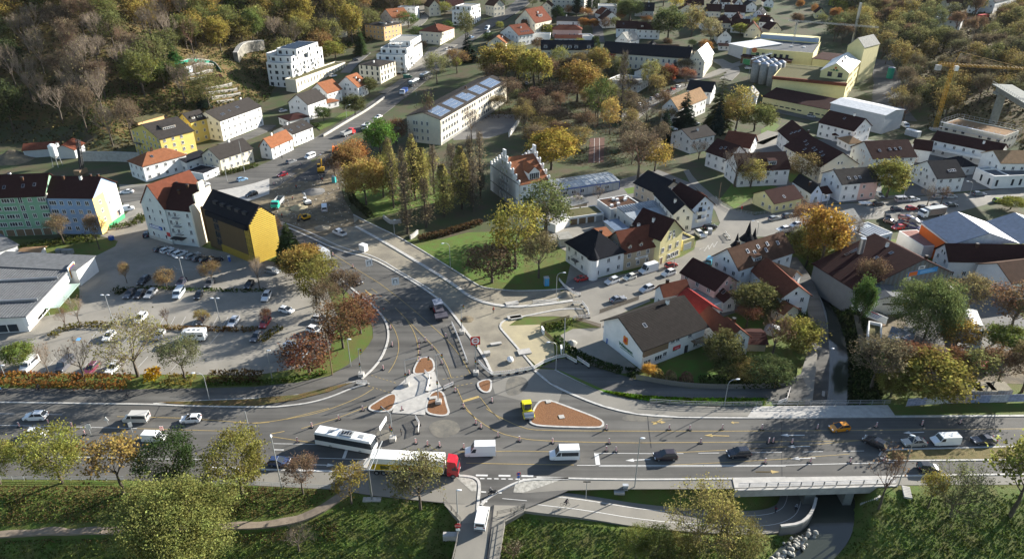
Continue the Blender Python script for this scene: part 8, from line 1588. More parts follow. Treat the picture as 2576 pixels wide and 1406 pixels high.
# traffic signal masts and gantries on the refuge
def signal(tl,b,t,arm,label):
 r,h=mast(tl,b,t,label,'traffic_signal','pole',.11);mb=MB();mb.bar((0,0,h-.1),(arm[0],arm[1],h-.1),.07,n=6);mb.build('arm',M['pole'],r)
 for p in((0,-.25,h*.45),(arm[0],arm[1],h-.6)):
  mb=MB();mb.box(p[0]-.17,p[1]-.15,p[2]-.45,p[0]+.17,p[1]+.15,p[2]+.45);k=mb.build('signal_head',M['dark'],r)
  for i,mm in enumerate(('green','yellow','red')):q=MB();q.bar((p[0],p[1]-.2,p[2]-.28+i*.28),(p[0],p[1]-.15,p[2]-.28+i*.28),.1,n=8);q.build('lamp',M[mm],k)
 mb=MB();mb.box(-.6,-.6,0,.6,.6,.9);mb.build('ballast',M['concrete'],r);return r
signal('C1',(1428,1090),(1412,848),(5,1.5),'signal mast with long arm on the paved refuge');signal('C1',(1730,1258),(1685,800),(1.2,.6),'tall signal mast on the right mulch island');signal('D1',(1302,290),(1270,40),(-2.2,2.4),'signal mast with concrete foot behind the bus');signal('C1',(1005,1000),(985,745),(.5,.2),'signal mast in white concrete foot on the left corner');signal('C1',(1950,600),(1928,330),(.6,.2),'thin signal mast on the new kerb');signal('C1',(2082,985),(2075,700),(.3,.3),'mast carrying pallets at the new footway')
x,y,z,h=height_of('D1',(1105,845),(1062,570));r=empty('sign_gantry',(x,y,z),0,'white overhead sign gantry leaning over the lorry trailer','sign gantry');mb=MB();mb.bar((0,0,-.3),(0,0,h),.2,.16,8);mb.build('pole',M['steel'],r);mb=MB();mb.box(-1.6,-.5,-.5,1.6,.5,.12);mb.build('foundation',M['concrete'],r);mb=MB();mb.bar((0,0,h-.3),(1.2,7.5,h),.1,n=6);mb.bar((0,0,h+.2),(.6,3.5,h+1),.05,n=4);mb.bar((-1.6,0,h),(1.0,0,h),.1,n=6);mb.bar((-1.4,.2,h),(1.0,5.5,h+.2),.05,n=4);mb.bar((1.0,0,h),(1.4,5.5,h+.2),.05,n=4);mb.build('arm',M['pole'],r);mb=MB();mb.hexa([(-1.3,.6,h-.1),(-.4,.6,h-.1),(-.1,3,h-.1),(-.9,3,h-.1)],[(-1.3,.6,h),(-.4,.6,h),(-.1,3,h),(-.9,3,h)]);mb.build('sign_panel',M['concrete'],r)
x,y,z,h=height_of('D1',(1215,200),(1250,60));r=empty('sign_board',(x,y,.05),-.24,'tilted white sign board behind the bus front','road sign');mb=MB();mb.box(-.06,-1.7,1.3,.06,1.7,2.3);mb.build('panel',M['white'],r);mb=MB();mb.bar((0,-1.5,0),(0,-1.5,1),.06,n=5);mb.bar((0,1.5,0),(0,1.5,1),.06,n=5);mb.build('post',M['pole'],r)
# construction roundel sign, info signs, stop and no-stopping signs
def sign(tl,b,zc,wd,hg,label,m,az=0.0,cat='road sign',kind=None,txt=None):
 x,y=G(*T(tl,*b));r=empty('road_sign',(x,y,max(H(x,y),0)),az,label,cat);mb=MB();mb.bar((0,0,-.2),(0,0,zc+hg/2),.06,n=6);mb.build('post',M['pole'],r);mb=MB()
 if kind in('round','oct'):mb.bar((0,-.1,zc),(0,-.06,zc),wd/2,n=8 if kind=='oct' else 20)
 elif kind=='tri':mb.prism([(-wd/2,0),(wd/2,0),(0,wd*.87)],0,.04);mb.v=[(v[0],-.08-v[2],zc-hg/2+v[1])for v in mb.v]
 else:mb.box(-wd/2,-.1,zc-hg/2,wd/2,-.06,zc+hg/2)
 p=mb.build('panel',M[m],r);return r,p,zc
r,p,zc=sign('C1',(2085,985),9.0,2.1,2.1,'square red sign with white ring and bar high on a mast','red',.15);mb=MB();mb.mi=0
for i in range(24):
 a,b=i*6.283/24,(i+1)*6.283/24;mb.quad((.55*math.cos(a),-.11,zc+.55*math.sin(a)),(.85*math.cos(a),-.11,zc+.85*math.sin(a)),(.85*math.cos(b),-.11,zc+.85*math.sin(b)),(.55*math.cos(b),-.11,zc+.55*math.sin(b)))
mb.box(-.8,-.115,zc-.13,.8,-.105,zc+.13);mb.build('ring_emblem',M['white'],p)
for b,zc,lb,az in(((1085,1290),3.0,'white arrow board on the curved road beyond the dark car',.5),((1330,190),2.6,'white lane sign with arrows beside the dark paver lorry',.3)):
 r,p,zc=sign('B1' if b[1]>1000 else 'C1',b,zc,2.0,2.2,lb,'white',az);mb=MB();mb.box(-.5,-.11,zc-.6,-.35,-.101,zc+.5);mb.box(-.5,-.11,zc+.35,.5,-.101,zc+.5);mb.box(.35,-.11,zc-.5,.5,-.101,zc+.5);mb.build('arrow_mark',M['dark'],p)
r,p,zc=sign('D1',(1920,1275),2.4,1.1,1.1,'red stop sign at the left bridge railing','red',0,'stop sign','oct');cu=bpy.data.curves.new('lettering','FONT');cu.body='STOP';cu.size=.42;cu.materials.append(M['white']);tmp=bpy.data.objects.new('t',cu);me=bpy.data.meshes.new_from_object(tmp);bpy.data.objects.remove(tmp);o=bpy.data.objects.new('lettering',me);link(o,p);o.location=(-.5,-.11,zc-.15);o.rotation_euler=(math.pi/2,0,0)
mb=MB();mb.box(-.35,-.1,1.2,.35,-.06,1.7);mb.build('plate',M['white'],r)
r,p,zc=sign('D1',(2480,690),2.3,.8,.8,'round no-stopping sign on the paved corner','red',.3,'road sign','round');mb=MB();mb.bar((0,-.12,zc),(0,-.105,zc),.28,n=16);mb.build('disc',M['blue'],p);mb=MB();mb.bar((0,-.1,zc-.75),(0,-.06,zc-.75),.3,n=16);mb.build('arrow_disc',M['blue'],r)
sign('D0',(1025,165),2.2,1.0,.9,'triangular warning sign at the road behind the ochre tree','white',0,'road sign','tri');sign('D0',(855,235),2.0,.8,1.2,'white sign on dark foot left of the ochre tree','white',.4);sign('D0',(1245,215),2.0,.7,1.1,'white sign on dark foot below the silver minibus','white',.6);sign('D2',(720,880),4.0,1.3,.25,'dark T-shaped direction sign on the cycle path','dark');sign('D1',(1235,505),1.6,.5,.8,'small sign on the footway behind the sign gantry','pole');sign('B2',(2180,740),2.2,.5,1.0,'small red and white sign at the curved fence','red')
# striped beacons on dark feet
bf=MB();bf.box(-.42,-.22,0,.42,.22,.12);bfm=bf.mesh('foot',M['rubber']);bb=MB();bb.mi=1;bb.box(-.13,-.03,.12,.13,.03,1.3);bb.mi=0
for i in range(3):bb.hexa([(-.135,-.035,.2+i*.36),(.135,-.035,.32+i*.36),(.135,.035,.32+i*.36),(-.135,.035,.2+i*.36)],[(-.135,-.035,.38+i*.36),(.135,-.035,.5+i*.36),(.135,.035,.5+i*.36),(-.135,.035,.38+i*.36)])
bbm=bb.mesh('board',[M['red'],M['white']])
def beacon(tl,b,label,group):
 x,y=W(*T(tl,*b),.05);r=empty('beacon',(x,y,.05),rnd.uniform(-.5,.5),label,'traffic beacon',group)
 for n_,me in(('foot',bfm),('board',bbm)):o=bpy.data.objects.new(n_,me);link(o,r)
for tl,pts,lb,g in(('D2',((100,298),(410,315),(940,320),(915,392),(1005,398),(1800,318),(2405,505),(2440,310),(2480,312)),'red and white beacon along the yellow line of the middle lanes','beacons of the middle lanes'),('D2',((915,188),(1505,190),(1698,192),(2003,188),(2375,188)),'slim beacon along the upper yellow line of the main road','beacons of the upper yellow line'),('D3',((65,188),(587,185),(130,318),(350,322),(1140,168),(1570,150),(1930,135)),'slim beacon on the right part of the main road','beacons on the right main road'),('D3',((98,505),(522,500),(895,500),(1210,490)),'leaning beacon along the white centre line','beacons of the white centre line'),('D1',((540,170),(795,98),(405,310)),'beacon along the yellow curve left of the bus','beacons left of the bus'),('D1',((1515,320),(1628,340),(1740,350),(1968,368)),'beacon in the short row above the lorry trailer','beacons above the lorry'),
 ('D1',((2080,140),(2128,175),(2290,258),(2490,300)),'beacon along the curving yellow line right of the refuge','beacons right of the refuge'),('C1',((1548,690),(1550,745),(1552,800),(1550,860)),'beacon in the tight row at the tip of the upper mulch island','beacons at the island tip'),('C1',((1608,680),(1672,750),(1762,890),(1800,640),(1888,1150),(1965,1300),(2232,1245)),'beacon along the yellow line east of the mulch islands','beacons east of the islands'),('C1',((1278,560),(1295,720),(1210,940),(1455,985),(1020,1325),(1385,1325)),'beacon along the inner curve west of the refuge','beacons west of the refuge'),('D0',((185,165),(245,235),(460,140),(680,170),(800,240),(1515,205),(1535,205)),'red and white beacon on the left main road','beacons of the left main road'),('B1',((475,1030),(740,1140),(925,1250),(1420,215),(185,470),(435,290),(620,190)),'beacon along the road beside the construction site',
 'beacons at the construction site')):
 for b in pts:beacon(tl,b,lb,g)
 # white and red barrier fence panels
bm_=MB();bm_.mi=0
for z in(.25,.95):bm_.box(-1.0,-.03,z,1.0,.03,z+.12)
for i in range(9):bm_.box(-1.0+i*.24,-.025,.25,-.92+i*.24,.025,1.0)
bm_.mi=1
for i in range(4):bm_.box(-.9+i*.5,-.035,.97,-.65+i*.5,.035,1.05)
barm=bm_.mesh('rail_panel',[M['white'],mat('faded_red',(.55,.14,.13),.6)]);bm_=MB()
for x in(-.95,.95):bm_.box(x-.2,-.35,0,x+.2,.35,.1)
barf=bm_.mesh('foot',M['rubber'])
def barrier(tl,pts,label,group):
 p=L(tl,pts,.08)
 for a,b in zip(p[:-1],p[1:]):
  d=math.dist(a,b);k=max(1,round(d/2.05));an=math.atan2(b[1]-a[1],b[0]-a[0])
  for i in range(k):
   t=(i+.5)/k;r=empty('barrier',(a[0]+(b[0]-a[0])*t,a[1]+(b[1]-a[1])*t,.09),an,label,'barrier',group);o=bpy.data.objects.new('rail_panel',barm);link(o,r);o=bpy.data.objects.new('foot',barf);link(o,r);r.scale=(d/k/2.0,1,1)
barrier('C2',[(-160,1000),(0,985),(235,942),(330,885),(450,840),(540,825)],'white barrier panel in the fence closing the new street','barriers closing the new street');barrier('C2',[(545,835),(635,885)],'white barrier panel beside the restaurant hedge','barriers at the hedge');barrier('C2',[(640,850),(755,925)],'white and red barrier panel on the cycle lane','barriers on the cycle lane');barrier('C2',[(605,470),(755,455),(740,395),(690,330),(600,330)],'pink-white barrier panel at the street closure before the restaurant','barriers before the restaurant');barrier('C2',[(470,110),(520,170),(600,235),(670,250)],'white barrier panel beside the upper street kerb','barriers at the upper kerb');barrier('C1',[(1855,520),(1925,680),(2000,885)],'shaded barrier panel along the curved lane edge','barriers along the curved lane');barrier('C1',[(2105,880),(2160,940),(2235,1000)],'pale barrier panel at the new footway tip',
 'barriers at the footway tip');barrier('C1',[(960,1080),(1060,1080)],'pale barrier panel at the planting strip tip','barriers at the strip tip');barrier('C1',[(1780,1130),(1870,1090)],'pale barrier panel right of the refuge','barriers right of the refuge');barrier('C1',[(1600,975),(1650,1020),(1640,1090),(1620,1150)],'barrier panel stacked on the paved refuge','barriers on the refuge');barrier('D1',[(1515,90),(1550,150),(1540,225)],'pink-white barrier panel standing below the refuge','barriers below the refuge');barrier('C3',[(220,1270),(300,1240),(330,1140)],'barrier panel at the lane entrance','barriers at the lane entrance');barrier('B2',[(2030,930),(2075,990)],'red and white barrier at the side street mouth','barriers at the side street');barrier('B1',[(250,845),(300,860)],'white barrier panel at the upper kerb start','barriers at the kerb start')
# fences, railings and walls
def fence(label,tl,pts,h,m,step,bw,name='fence',rails=True,zf=0.0,n=0,sol=False):
 p=smooth(L(tl,pts),n)if n else L(tl,pts);r=empty(name,(*p[0],0),0,label,name.replace('_',' '));ox,oy=p[0];sm={};rb=MB();tot=sum(math.dist(a,b)for a,b in zip(p[:-1],p[1:]))
 step=max(step,tot/280)
 mb=MB();mb.box(-bw/2,-.025,0,bw/2,.025,h);me=mb.mesh('slat' if rails and not sol else 'post',M[m])
 for a,b in zip(p[:-1],p[1:]):
  d=math.dist(a,b);k=max(1,int(d/step));an=math.atan2(b[1]-a[1],b[0]-a[0])
  for i in range(k):
   t=(i+.5)/k;x,y=a[0]+(b[0]-a[0])*t,a[1]+(b[1]-a[1])*t;o=bpy.data.objects.new(me.name.split('.')[0],me);link(o,r);o.location=(x-ox,y-oy,max(H(x,y),0)+zf if not zf<-.5 else zf);o.rotation_euler=(0,0,an)
  z=max(H(*a),0)+zf;z2=max(H(*b),0)+zf
  for q in((.3,.8)if not sol else(.35,.62,.97)):rb.bar((a[0]-ox,a[1]-oy,z+h*q),(b[0]-ox,b[1]-oy,z2+h*q),.045,n=4)
 rb.build('rail',M[m],r);return r
fence('long weathered timber board fence round the restaurant garden','C2',[(1190,1030),(1450,1080),(1700,1112),(1950,1125),(2250,1122),(2531,1105),(2700,1060)],1.35,'wood_grey',.2,.19,'board_fence',n=1);fence('timber picket fence along the dusty street','C2',[(850,415),(1045,345),(1220,285)],1.2,'wood',.22,.1);fence('timber picket fence behind the garden shrubs','C2',[(300,535),(570,465)],1.2,'wood',.22,.1);fence('pale picket fence between yard and gravel court','C2',[(625,480),(865,550)],1.2,'wood',.22,.1);fence('timber fence at the sand bed','C2',[(340,610),(420,680)],1.1,'wood',.22,.1)
fence('grey railing above the bright green grass strip','C2',[(1320,1262),(1700,1285),(2050,1292),(2380,1288)],1.2,'pole',2.4,.08,'railing',sol=True,zf=.14);fence('dark railing on the north side of the stream bridge','C3',[(100,1288),(700,1278),(1270,1272)],1.2,'pole',2.4,.08,'railing',sol=True,zf=.16);fence('grey steel railing on the south side of the stream bridge','D3',[(-160,742),(50,740),(700,725),(1330,702)],1.15,'steel',2.1,.22,'railing',sol=True,zf=.18)
fence('thin railing along the left river bank footway','D1',[(-420,700),(0,716),(450,738),(870,762)],1.0,'pole',2.0,.06,'railing',sol=True);fence('thin railing at the far left river bank','D0',[(-150,660),(500,668),(1170,668)],1.0,'pole',2.0,.06,'railing',sol=True)
fence('curved fence of the green corner by the pale yellow cottage','B2',[(1940,600),(2000,665),(2100,720),(2300,755),(2500,730)],1.0,'pole',1.6,.06,'railing',sol=True)
fence('pale rail fence beside the street-side parked row','A2',[(1320,1010),(1420,950),(1540,890)],1.1,'wood_grey',1.5,.12,'railing',sol=True)
fence('railing of the street bridge over the stream','B3',[(190,950),(290,925),(420,880)],1.2,'concrete',.9,.7,'railing',sol=True)
def wall(label,tl,pts,wd,h,m,name='wall',zf=None,n=1):
 p=smooth(LG(tl,pts),n);mb=MB();q=[]
 for a,b in zip(p[:-1],p[1:]):
  k=max(1,int(math.dist(a,b)/4));q+=[(a[0]+(b[0]-a[0])*i/k,a[1]+(b[1]-a[1])*i/k)for i in range(k)]
 q.append(p[-1]);ox,oy=q[0];mb_=[(c[0]-ox,c[1]-oy)for c in q];zs=zf or(lambda x,y:H(x+ox,y+oy));r=empty(name,(ox,oy,0),0,label,name.replace('_',' '));ribbon(mb,mb_,wd,0,h,zs);mb.build('wall_body',M[m],r);mb=MB();ribbon(mb,mb_,wd+.12,h,.08,zs);mb.build('coping',M['concrete'],r);return r
M['rock']=mat('rock',(.26,.24,.20),.95,.5,.5,bump=1)
wall('long white boundary wall between park and school yard','A2',[(115,1110),(60,1210),(0,1290)],.4,2.2,'white');wall('low grey garden wall along the street before the brown-roofed house','A1',[(650,1290),(880,1150),(1080,1030),(1220,930)],.4,1.1,'stone');wall('concrete pile wall behind the left building site','B0',[(780,250),(1060,250),(1330,262)],.6,4.0,'concrete');wall('curved pale stone wall, left at the park entrance','B1',[(1215,790),(1250,820),(1290,845),(1380,830)],.4,1.3,'concrete');wall('curved pale stone wall, right at the park entrance','B1',[(1465,985),(1500,965),(1535,930)],.4,1.3,'concrete');wall('stone parapet between curving lane and stream','C3',[(450,60),(560,210),(650,400),(672,560),(670,800),(655,1000),(635,1225)],.45,1.0,'stone')
wall('high white rock face wall behind the stepped apartments','A0',[(2225,590),(2260,520),(2350,480),(2480,470)],2.5,5.5,'rock','rock_wall');wall('white low wall before the pale yellow cottage yard','B3',[(495,605),(590,668)],.3,1.2,'concrete')
for i,pts in enumerate(([(1640,660),(1800,650),(2010,625)],[(1760,720),(1900,700),(2000,680)],[(1790,755),(1990,735)],[(1930,850),(2060,830),(2180,800)],[(1960,890),(2100,870),(2230,850)],[(1990,935),(2130,915),(2260,890)],[(2040,975),(2200,955)])):wall(('highest','second','third','fourth','fifth','sixth','lowest')[i]+' pale terrace wall of the hillside garden','A0',pts,.5,1.2,'rock','terrace_wall')
wall('green net fence above the terraced garden','A0',[(1640,610),(1750,595),(1880,585),(2010,600),(2080,690)],.12,1.8,'green','net_fence')
house('dark roofed garden shed on the terraces','A0',(1965,722),(2085,738),None,2.3,.8,'x','BR','d',D=4,name='garden_shed',cat='shed',win='',chim=(),nogw=True);house('glass greenhouse on the top garden terrace','A0',(1708,660),(1808,650),None,1.6,.9,'x','LB','w',D=3,name='greenhouse',cat='greenhouse',win='',chim=(),nogw=True)
# bridge towards the viewer, stream walls, boulders
dk=[(p[0],p[1])for p in deck];cx,cy=W(*T('D1',2100,1200));r=empty('road_bridge',(cx,cy,0),0,'small concrete bridge running out of the bottom of the picture','bridge');o=sheet('deck',[(p[0]-cx,p[1]-cy)for p in dk],M['asphalt_old'],.045,None,.9);o.parent=r
for nm,pts in(('railing',L('D1',[(1780,872),(1850,950),(1940,1060),(1900,1280),(1865,1430),(1800,1700)])),('railing',L('D1',[(2531,945),(2440,995),(2352,1056),(2325,1250),(2300,1430),(2240,1700)])),('railing',L('D2',[(-110,1000),(20,975),(150,925)]))):
 mb=MB()
 for a,b in zip(pts[:-1],pts[1:]):
  k=max(1,int(math.dist(a,b)/1.3));A_,B_=Vector((a[0]-cx,a[1]-cy,.05)),Vector((b[0]-cx,b[1]-cy,.05))
  for i in range(k+1):q=A_.lerp(B_,i/k);mb.bar(q-Vector((0,0,.5)),q+Vector((0,0,1.1)),.07,n=4)
  for zz in(.5,.8,1.1):mb.bar(A_+Vector((0,0,zz)),B_+Vector((0,0,zz)),.05,n=4)
 mb.build(nm,M['wood_grey'],r)
mb=MB();ln=[(p[0]-cx,p[1]-cy)for p in L('D1',[(2245,905),(2222,1100),(2190,1400),(2160,1750)])];ribbon(mb,ln,.28,.03,.16);mb.build('kerb_rail',M['dark'],r);mb=MB()
for pts in([(1782,895),(1950,1070),(2085,1070),(2100,890)],[(2250,900),(2510,905),(2365,1050),(2235,1050)]):q=[(p[0]-cx,p[1]-cy,.058)for p in L('D1',pts)];mb.poly(q if area2(q)>0 else q[::-1])
mb.build('paved_apron',M['paving'],r);mb=MB();mb.box(-9,-11,-7,5,-9.8,-.9);mb.box(-6,1,-7,4,2,-.9);mb.build('abutment',M['concrete'],r)
wall('pale curved parapet where the cycle path dives under the bridge','P',[(1958,1346),(2005,1343),(2028,1325),(2041,1300),(2046,1278)],.35,2.7,'paving_dark','parapet',lambda x,y:-4.6)
r=empty('stream_bridge',(*W(2080,1150),0),0,'concrete beam and abutments under the main road bridge','bridge');ox,oy=r.location.x,r.location.y
for a,b in(((-60,700),(1330,690)),):p=L('D3',[a,b]);mb=MB();ribbon(mb,[(q[0]-ox,q[1]-oy-.35)for q in L('D3',[(-190,745),(1330,704)])],.5,-1.1,1.25);mb.build('edge_beam',M['concrete'],r)
for nm,xs_ in(('abutment',(500,600)),('abutment',(880,960))):p=L('D3',[(xs_[0],748),(xs_[1],748)]);mb=MB();mb.box(p[0][0]-ox,p[0][1]-oy+.3,-6,p[1][0]-ox,p[0][1]-oy+17,-.05);mb.build(nm,M['old_concrete'],r)
bl=[]
for i in range(4):
 rr=random.Random(i);b_=bmesh.new();bmesh.ops.create_icosphere(b_,subdivisions=1,radius=.55)
 for v in b_.verts:v.co*=rr.uniform(.7,1.2);v.co.z*=.75
 me=bpy.data.meshes.new('boulder');b_.to_mesh(me);b_.free();me.materials.append(M['stone']);bl.append(me)
bx=[W(*T('D3',x,y),-4)for x,y in((540,1150),(440,1230),(330,1300),(220,1400),(150,1500))]
for i in range(75):
 k=rnd.randrange(4);t=rnd.random();a,b=bx[k],bx[k+1];x,y=a[0]+(b[0]-a[0])*t+rnd.gauss(0,.5),a[1]+(b[1]-a[1])*t+rnd.gauss(0,.5)
 o=bpy.data.objects.new('boulder',bl[i%4]);link(o);o.location=(x,y,-4.5+rnd.random()*1.0);o.rotation_euler=(rnd.random(),rnd.random(),rnd.random()*6);s=rnd.uniform(.5,1);o.scale=(s,s,s);tag(o,'pale boulder in the rock bank where the stream leaves the bridge','boulder','boulders of the stream bank')
for b_,e_,n_,lb in(((985,905),(1150,850),9,'concrete bank steps with railing beside the stream bridge'),((1375,735),(1400,840),7,'short stone stairs at the right bridge end')):
 a,b=G(*T('D3',*b_)),G(*T('D3',*e_));r=empty('stairs',(*a,H(*a)),math.atan2(b[1]-a[1],b[0]-a[0]),lb,'stairs');d=math.dist(a,b);dz=H(*b)-H(*a);mb=MB();mb.box(0,0,0,d/n_+.03,1.3,.35);me=mb.mesh('step',M['concrete'])
 for i in range(n_):o=bpy.data.objects.new('step',me);link(o,r);o.location=(d*i/n_,0,.25+dz*i/n_)
 # banner fence, containers, cabins, toilets, bins, heaps
p=L('C3',[(1420,1290),(1600,1275),(1830,1262),(2200,1255),(2700,1240)]);r=empty('banner_fence',(*p[0],.05),0,'site fence covered with printed banners beside the road','fence');ox,oy=p[0];i=0;cs=[mat('banner_%d'%k,c,.7,.5,1.6)for k,c in enumerate(((.50,.50,.54),(.36,.38,.52),(.62,.60,.56),(.45,.34,.30),(.28,.32,.46)))]
for a,b in zip(p[:-1],p[1:]):
 k=max(1,int(math.dist(a,b)/3.4));an=math.atan2(b[1]-a[1],b[0]-a[0]);d=math.dist(a,b)/k
 for j in range(k):
  i+=1;mb=MB();mb.box(.05,-.04,.15,d-.05,0,2.1);o=mb.build('banner',M['red']if i==10 else cs[i%5],r);o.location=(a[0]+(b[0]-a[0])*j/k-ox,a[1]+(b[1]-a[1])*j/k-oy,0);o.rotation_euler=(0,0,an)
  if i==10:
   mb=MB();mb.bar((d/2,-.06,1.1),(d/2,-.045,1.1),.75,n=20);mb.build('ring_emblem',M['white'],o);
  mb=MB();mb.bar((0,0,0),(0,0,2.2),.05,n=4);q=mb.build('post',M['pole'],r);q.location=o.location
def boxy(tl,x,y,d,sz,label,name,m,cat=None,extra=None,z=None):
 r=spot(tl,x,y,d,name,label,cat or name.replace('_',' '),z);lx,ly,lz=sz;mb=MB();mb.box(-lx/2,-ly/2,.05,lx/2,ly/2,lz);mb.build('body',M[m],r);mb=MB();mb.box(-lx/2-.06,-ly/2-.06,lz,lx/2+.06,ly/2+.06,lz+.08);mb.build('lid',M[extra or m],r)
 mb=MB()
 for i in range(int(lx/.6)+1):mb.box(-lx/2+i*.6,-ly/2-.03,.1,-lx/2+i*.6+.06,ly/2+.03,lz-.02)
 mb.build('rib',M[extra or m],r);return r
M['cont']=mat('cont',(.40,.42,.44),.5,.3,1.0);M['cont_roof']=mat('cont_roof',(.22,.25,.30),.5,.5,.8);M['teal']=mat('teal',(.03,.30,.30),.5);M['sky_blue']=mat('sky_blue',(.05,.32,.58),.5)
boxy('C3',1300,690,(20,-60),(6,2.5,2.6),'left grey container with dark roof by the yard bin','container','cont',None,'cont_roof');boxy('C3',1420,690,(20,-60),(6,2.5,2.6),'right grey container with dark roof by the yard bin','container','cont',None,'cont_roof');boxy('B1',752,450,(60,5),(1.3,1.3,2.4),'turquoise portable toilet at the construction site','toilet_cabin','teal','portable toilet','cont');boxy('C2',352,150,(60,-5),(1.3,1.3,2.4),'blue portable toilet below the brownish tree','toilet_cabin','sky_blue','portable toilet','cont');boxy('B1',1028,1090,(60,20),(2.2,1.6,2.0),'white site box on the new gravel road','site_box','white');boxy('B0',1050,990,(60,10),(1.2,1.0,1.3),'blue waste bin at the car park entrance','waste_bin','blue');boxy('B0',560,1115,(60,2),(1.4,1.2,1.3),'left grey recycling container on the green island','recycling_bin','pole');boxy('B0',615,1118,(60,2),(1.4,1.2,1.3),
 'middle grey recycling container on the green island','recycling_bin','pole');boxy('B0',668,1118,(60,2),(1.4,1.2,1.3),'right grey recycling container on the green island','recycling_bin','pole')
boxy('C2',928,690,(10,30),(.8,.7,1.2),'blue bin at the restaurant gable corner','waste_bin','blue');boxy('B2',1850,960,(10,30),(1,.8,1.5),'white bin beside the white SUV','waste_bin','white');boxy('B2',1885,930,(10,30),(1.6,1.2,1.7),'grey switch cabinet beside the white bin','cabinet','cont');boxy('A3',1480,1280,(60,16),(6,2.4,2.6),'pale site container by the construction crane','container','cont',None,'white');boxy('C2',318,600,(20,40),(1.8,.3,1.4),'white notice panel at the sand bed fence','notice_panel','white');boxy('C2',492,780,(5,60),(1.6,.3,1.5),'white notice panel at the hedge end','notice_panel','white');boxy('B0',2158,1190,(20,40),(.9,.6,1.6),'dark info pillar with white front by the golden plinth','info_pillar','blue',None,'white');boxy('D2',1035,790,(60,4),(1.8,1.0,.5),'concrete bench block below the lamp','concrete_block','concrete');boxy('D2',1092,760,(30,0),(.9,.5,1.2),'small grey cabinet at the foot of the lamp',
 'cabinet','cont')
for tl,x,y,lb in(('C2',15,870,'white big bag on the gravel by the barrier fence'),('C1',2400,860,'white big bag on the gravel bed with long shadow')):
 r=spot(tl,x,y,(10,3),'big_bag',lb,'big bag');mb=MB();mb.smooth=True;mb.ball((0,0,.55),.75,.7,.6,10,6);mb.build('sack',M['white'],r);mb=MB();mb.bar((-.4,-.3,.9),(0,0,1.3),.05,n=4);mb.bar((.4,.3,.9),(0,0,1.3),.05,n=4);mb.build('strap',M['white'],r)
for tl,x,y,rad,hh,mm,lb in(('B1',420,690,3.2,1.5,'sand','sandy heap beside the white excavator'),('B1',560,540,4.5,1.3,'paving_dark','dark broken asphalt heap at the trench'),('B1',640,880,3,1.0,'gravel','grey gravel heap behind the pickup truck'),('B1',980,830,1.6,1.4,'dirt','brown mound at the kerb start'),('B1',280,740,2.4,1.0,'sand','low sandy heap by the golden building'),('B1',560,850,2,.8,'dirt','dark soil heap next to the loader'),('B0',120,230,9,4.0,'dirt','large brown soil heap on the left building site'),('C2',590,690,1.5,.8,'stone','pale stone heap in the restaurant yard'),('C3',1700,830,4,1.0,'gravel','rubble heap on the yard floor'),('C1',2000,470,2.0,.6,'dirt','dug-up soil by the new kerb'),('C2',540,245,2.6,1.2,'gravel','grey rubble at the upper street kerb'),('B1',420,340,3,.8,'dirt','low dirt ridge at the street trench')):
 px,py=G(*T(tl,x,y));r=empty('heap',(px,py,max(H(px,py),0)+.05),0,lb,'heap');rr=random.Random(int(x));mb=MB();mb.smooth=True;n0=mb.add([(0,0,hh)])
 for j in range(1,6):
  for k in range(14):a=k*.4488;q=j/5;mb.add([(rad*q*math.cos(a)*rr.uniform(.85,1.15),rad*q*math.sin(a)*rr.uniform(.85,1.15),hh*(1-q)**1.2*rr.uniform(.8,1.15)-(.1 if j==5 else 0))])
 for k in range(14):mb.face(n0,n0+1+k,n0+1+(k+1)%14)
 for j in range(4):
  for k in range(14):a=n0+1+j*14+k;b=n0+1+j*14+(k+1)%14;mb.face(a,a+14,b+14,b)
 mb.build('mound',M[mm],r)
for i,(x,y)in enumerate(((1925,745),(1985,745),(2000,815),(2060,760),(1690,930),(1960,800),(2080,720))):boxy('C3',x,y,(30,8),(1.6,1.4,1.0),'concrete ring or block of the yard stock','concrete_block','concrete')['group']='concrete blocks of the yard stock'
for i,(x,y)in enumerate(((1990,1180),(2120,1180),(2260,1175))):boxy('C3',x,y,(60,2),(4.2,3.2,2.2),('left','middle','right')[i]+' pale concrete storage bay above the banner fence','storage_bay','concrete',None,'gravel')
for tl,x,y,sz,lb in(('C1',2420,325,(3.4,1.6,.25),'pale concrete slab on the new footway'),('C1',2460,460,(3,1.4,.3),'pale concrete slab at the sand bed corner'),('C1',2270,705,(2.6,.8,.3),'long timber pallet on the gravel bed'),('C2',50,455,(3.4,1.4,.3),'white concrete slab at the island tip'),('C2',145,780,(3,2,.25),'square manhole slab on the sand bed'),('C1',2185,805,(1.4,1.0,.8),'white crate on the new footway edge'),('C2',370,1248,(.9,.9,.15),'white cover plate at the top of the right mulch bed'),('C2',495,1390,(1,1,.15),'white cover plate in the middle of the right mulch bed'),('C1',1680,1212,(1.6,.8,.2),'white slab lying in the lower mulch bed')):
 boxy(tl,x,y,(40,-6),sz,lb,'concrete_slab','concrete')
r=spot('C3',1130,505,(60,26),'billboard','tilted printed billboard trailer beside the yard bin','billboard');mb=MB();mb.box(-2.6,-.06,.8,2.6,.06,2.8);p=mb.build('panel',M['white'],r);mb=MB()
for i in range(4):mb.box(-2.2,-.075,2.4-i*.35,1.2-.3*i,-.062,2.55-i*.35)
mb.build('print_line',M['blue'],p);mb=MB();mb.box(-1.6,-.08,2.5,.4,-.078,2.72);mb.build('print_line',M['red'],p);mb=MB();mb.box(-2.4,-.5,.3,2.4,.5,.5);mb.build('trailer_frame',M['wood'],r)
r,h=mast('C3',(1365,240),(1422,20),'white flagpole with white and red flag before the barn gable','flagpole','white',.07);mb=MB()
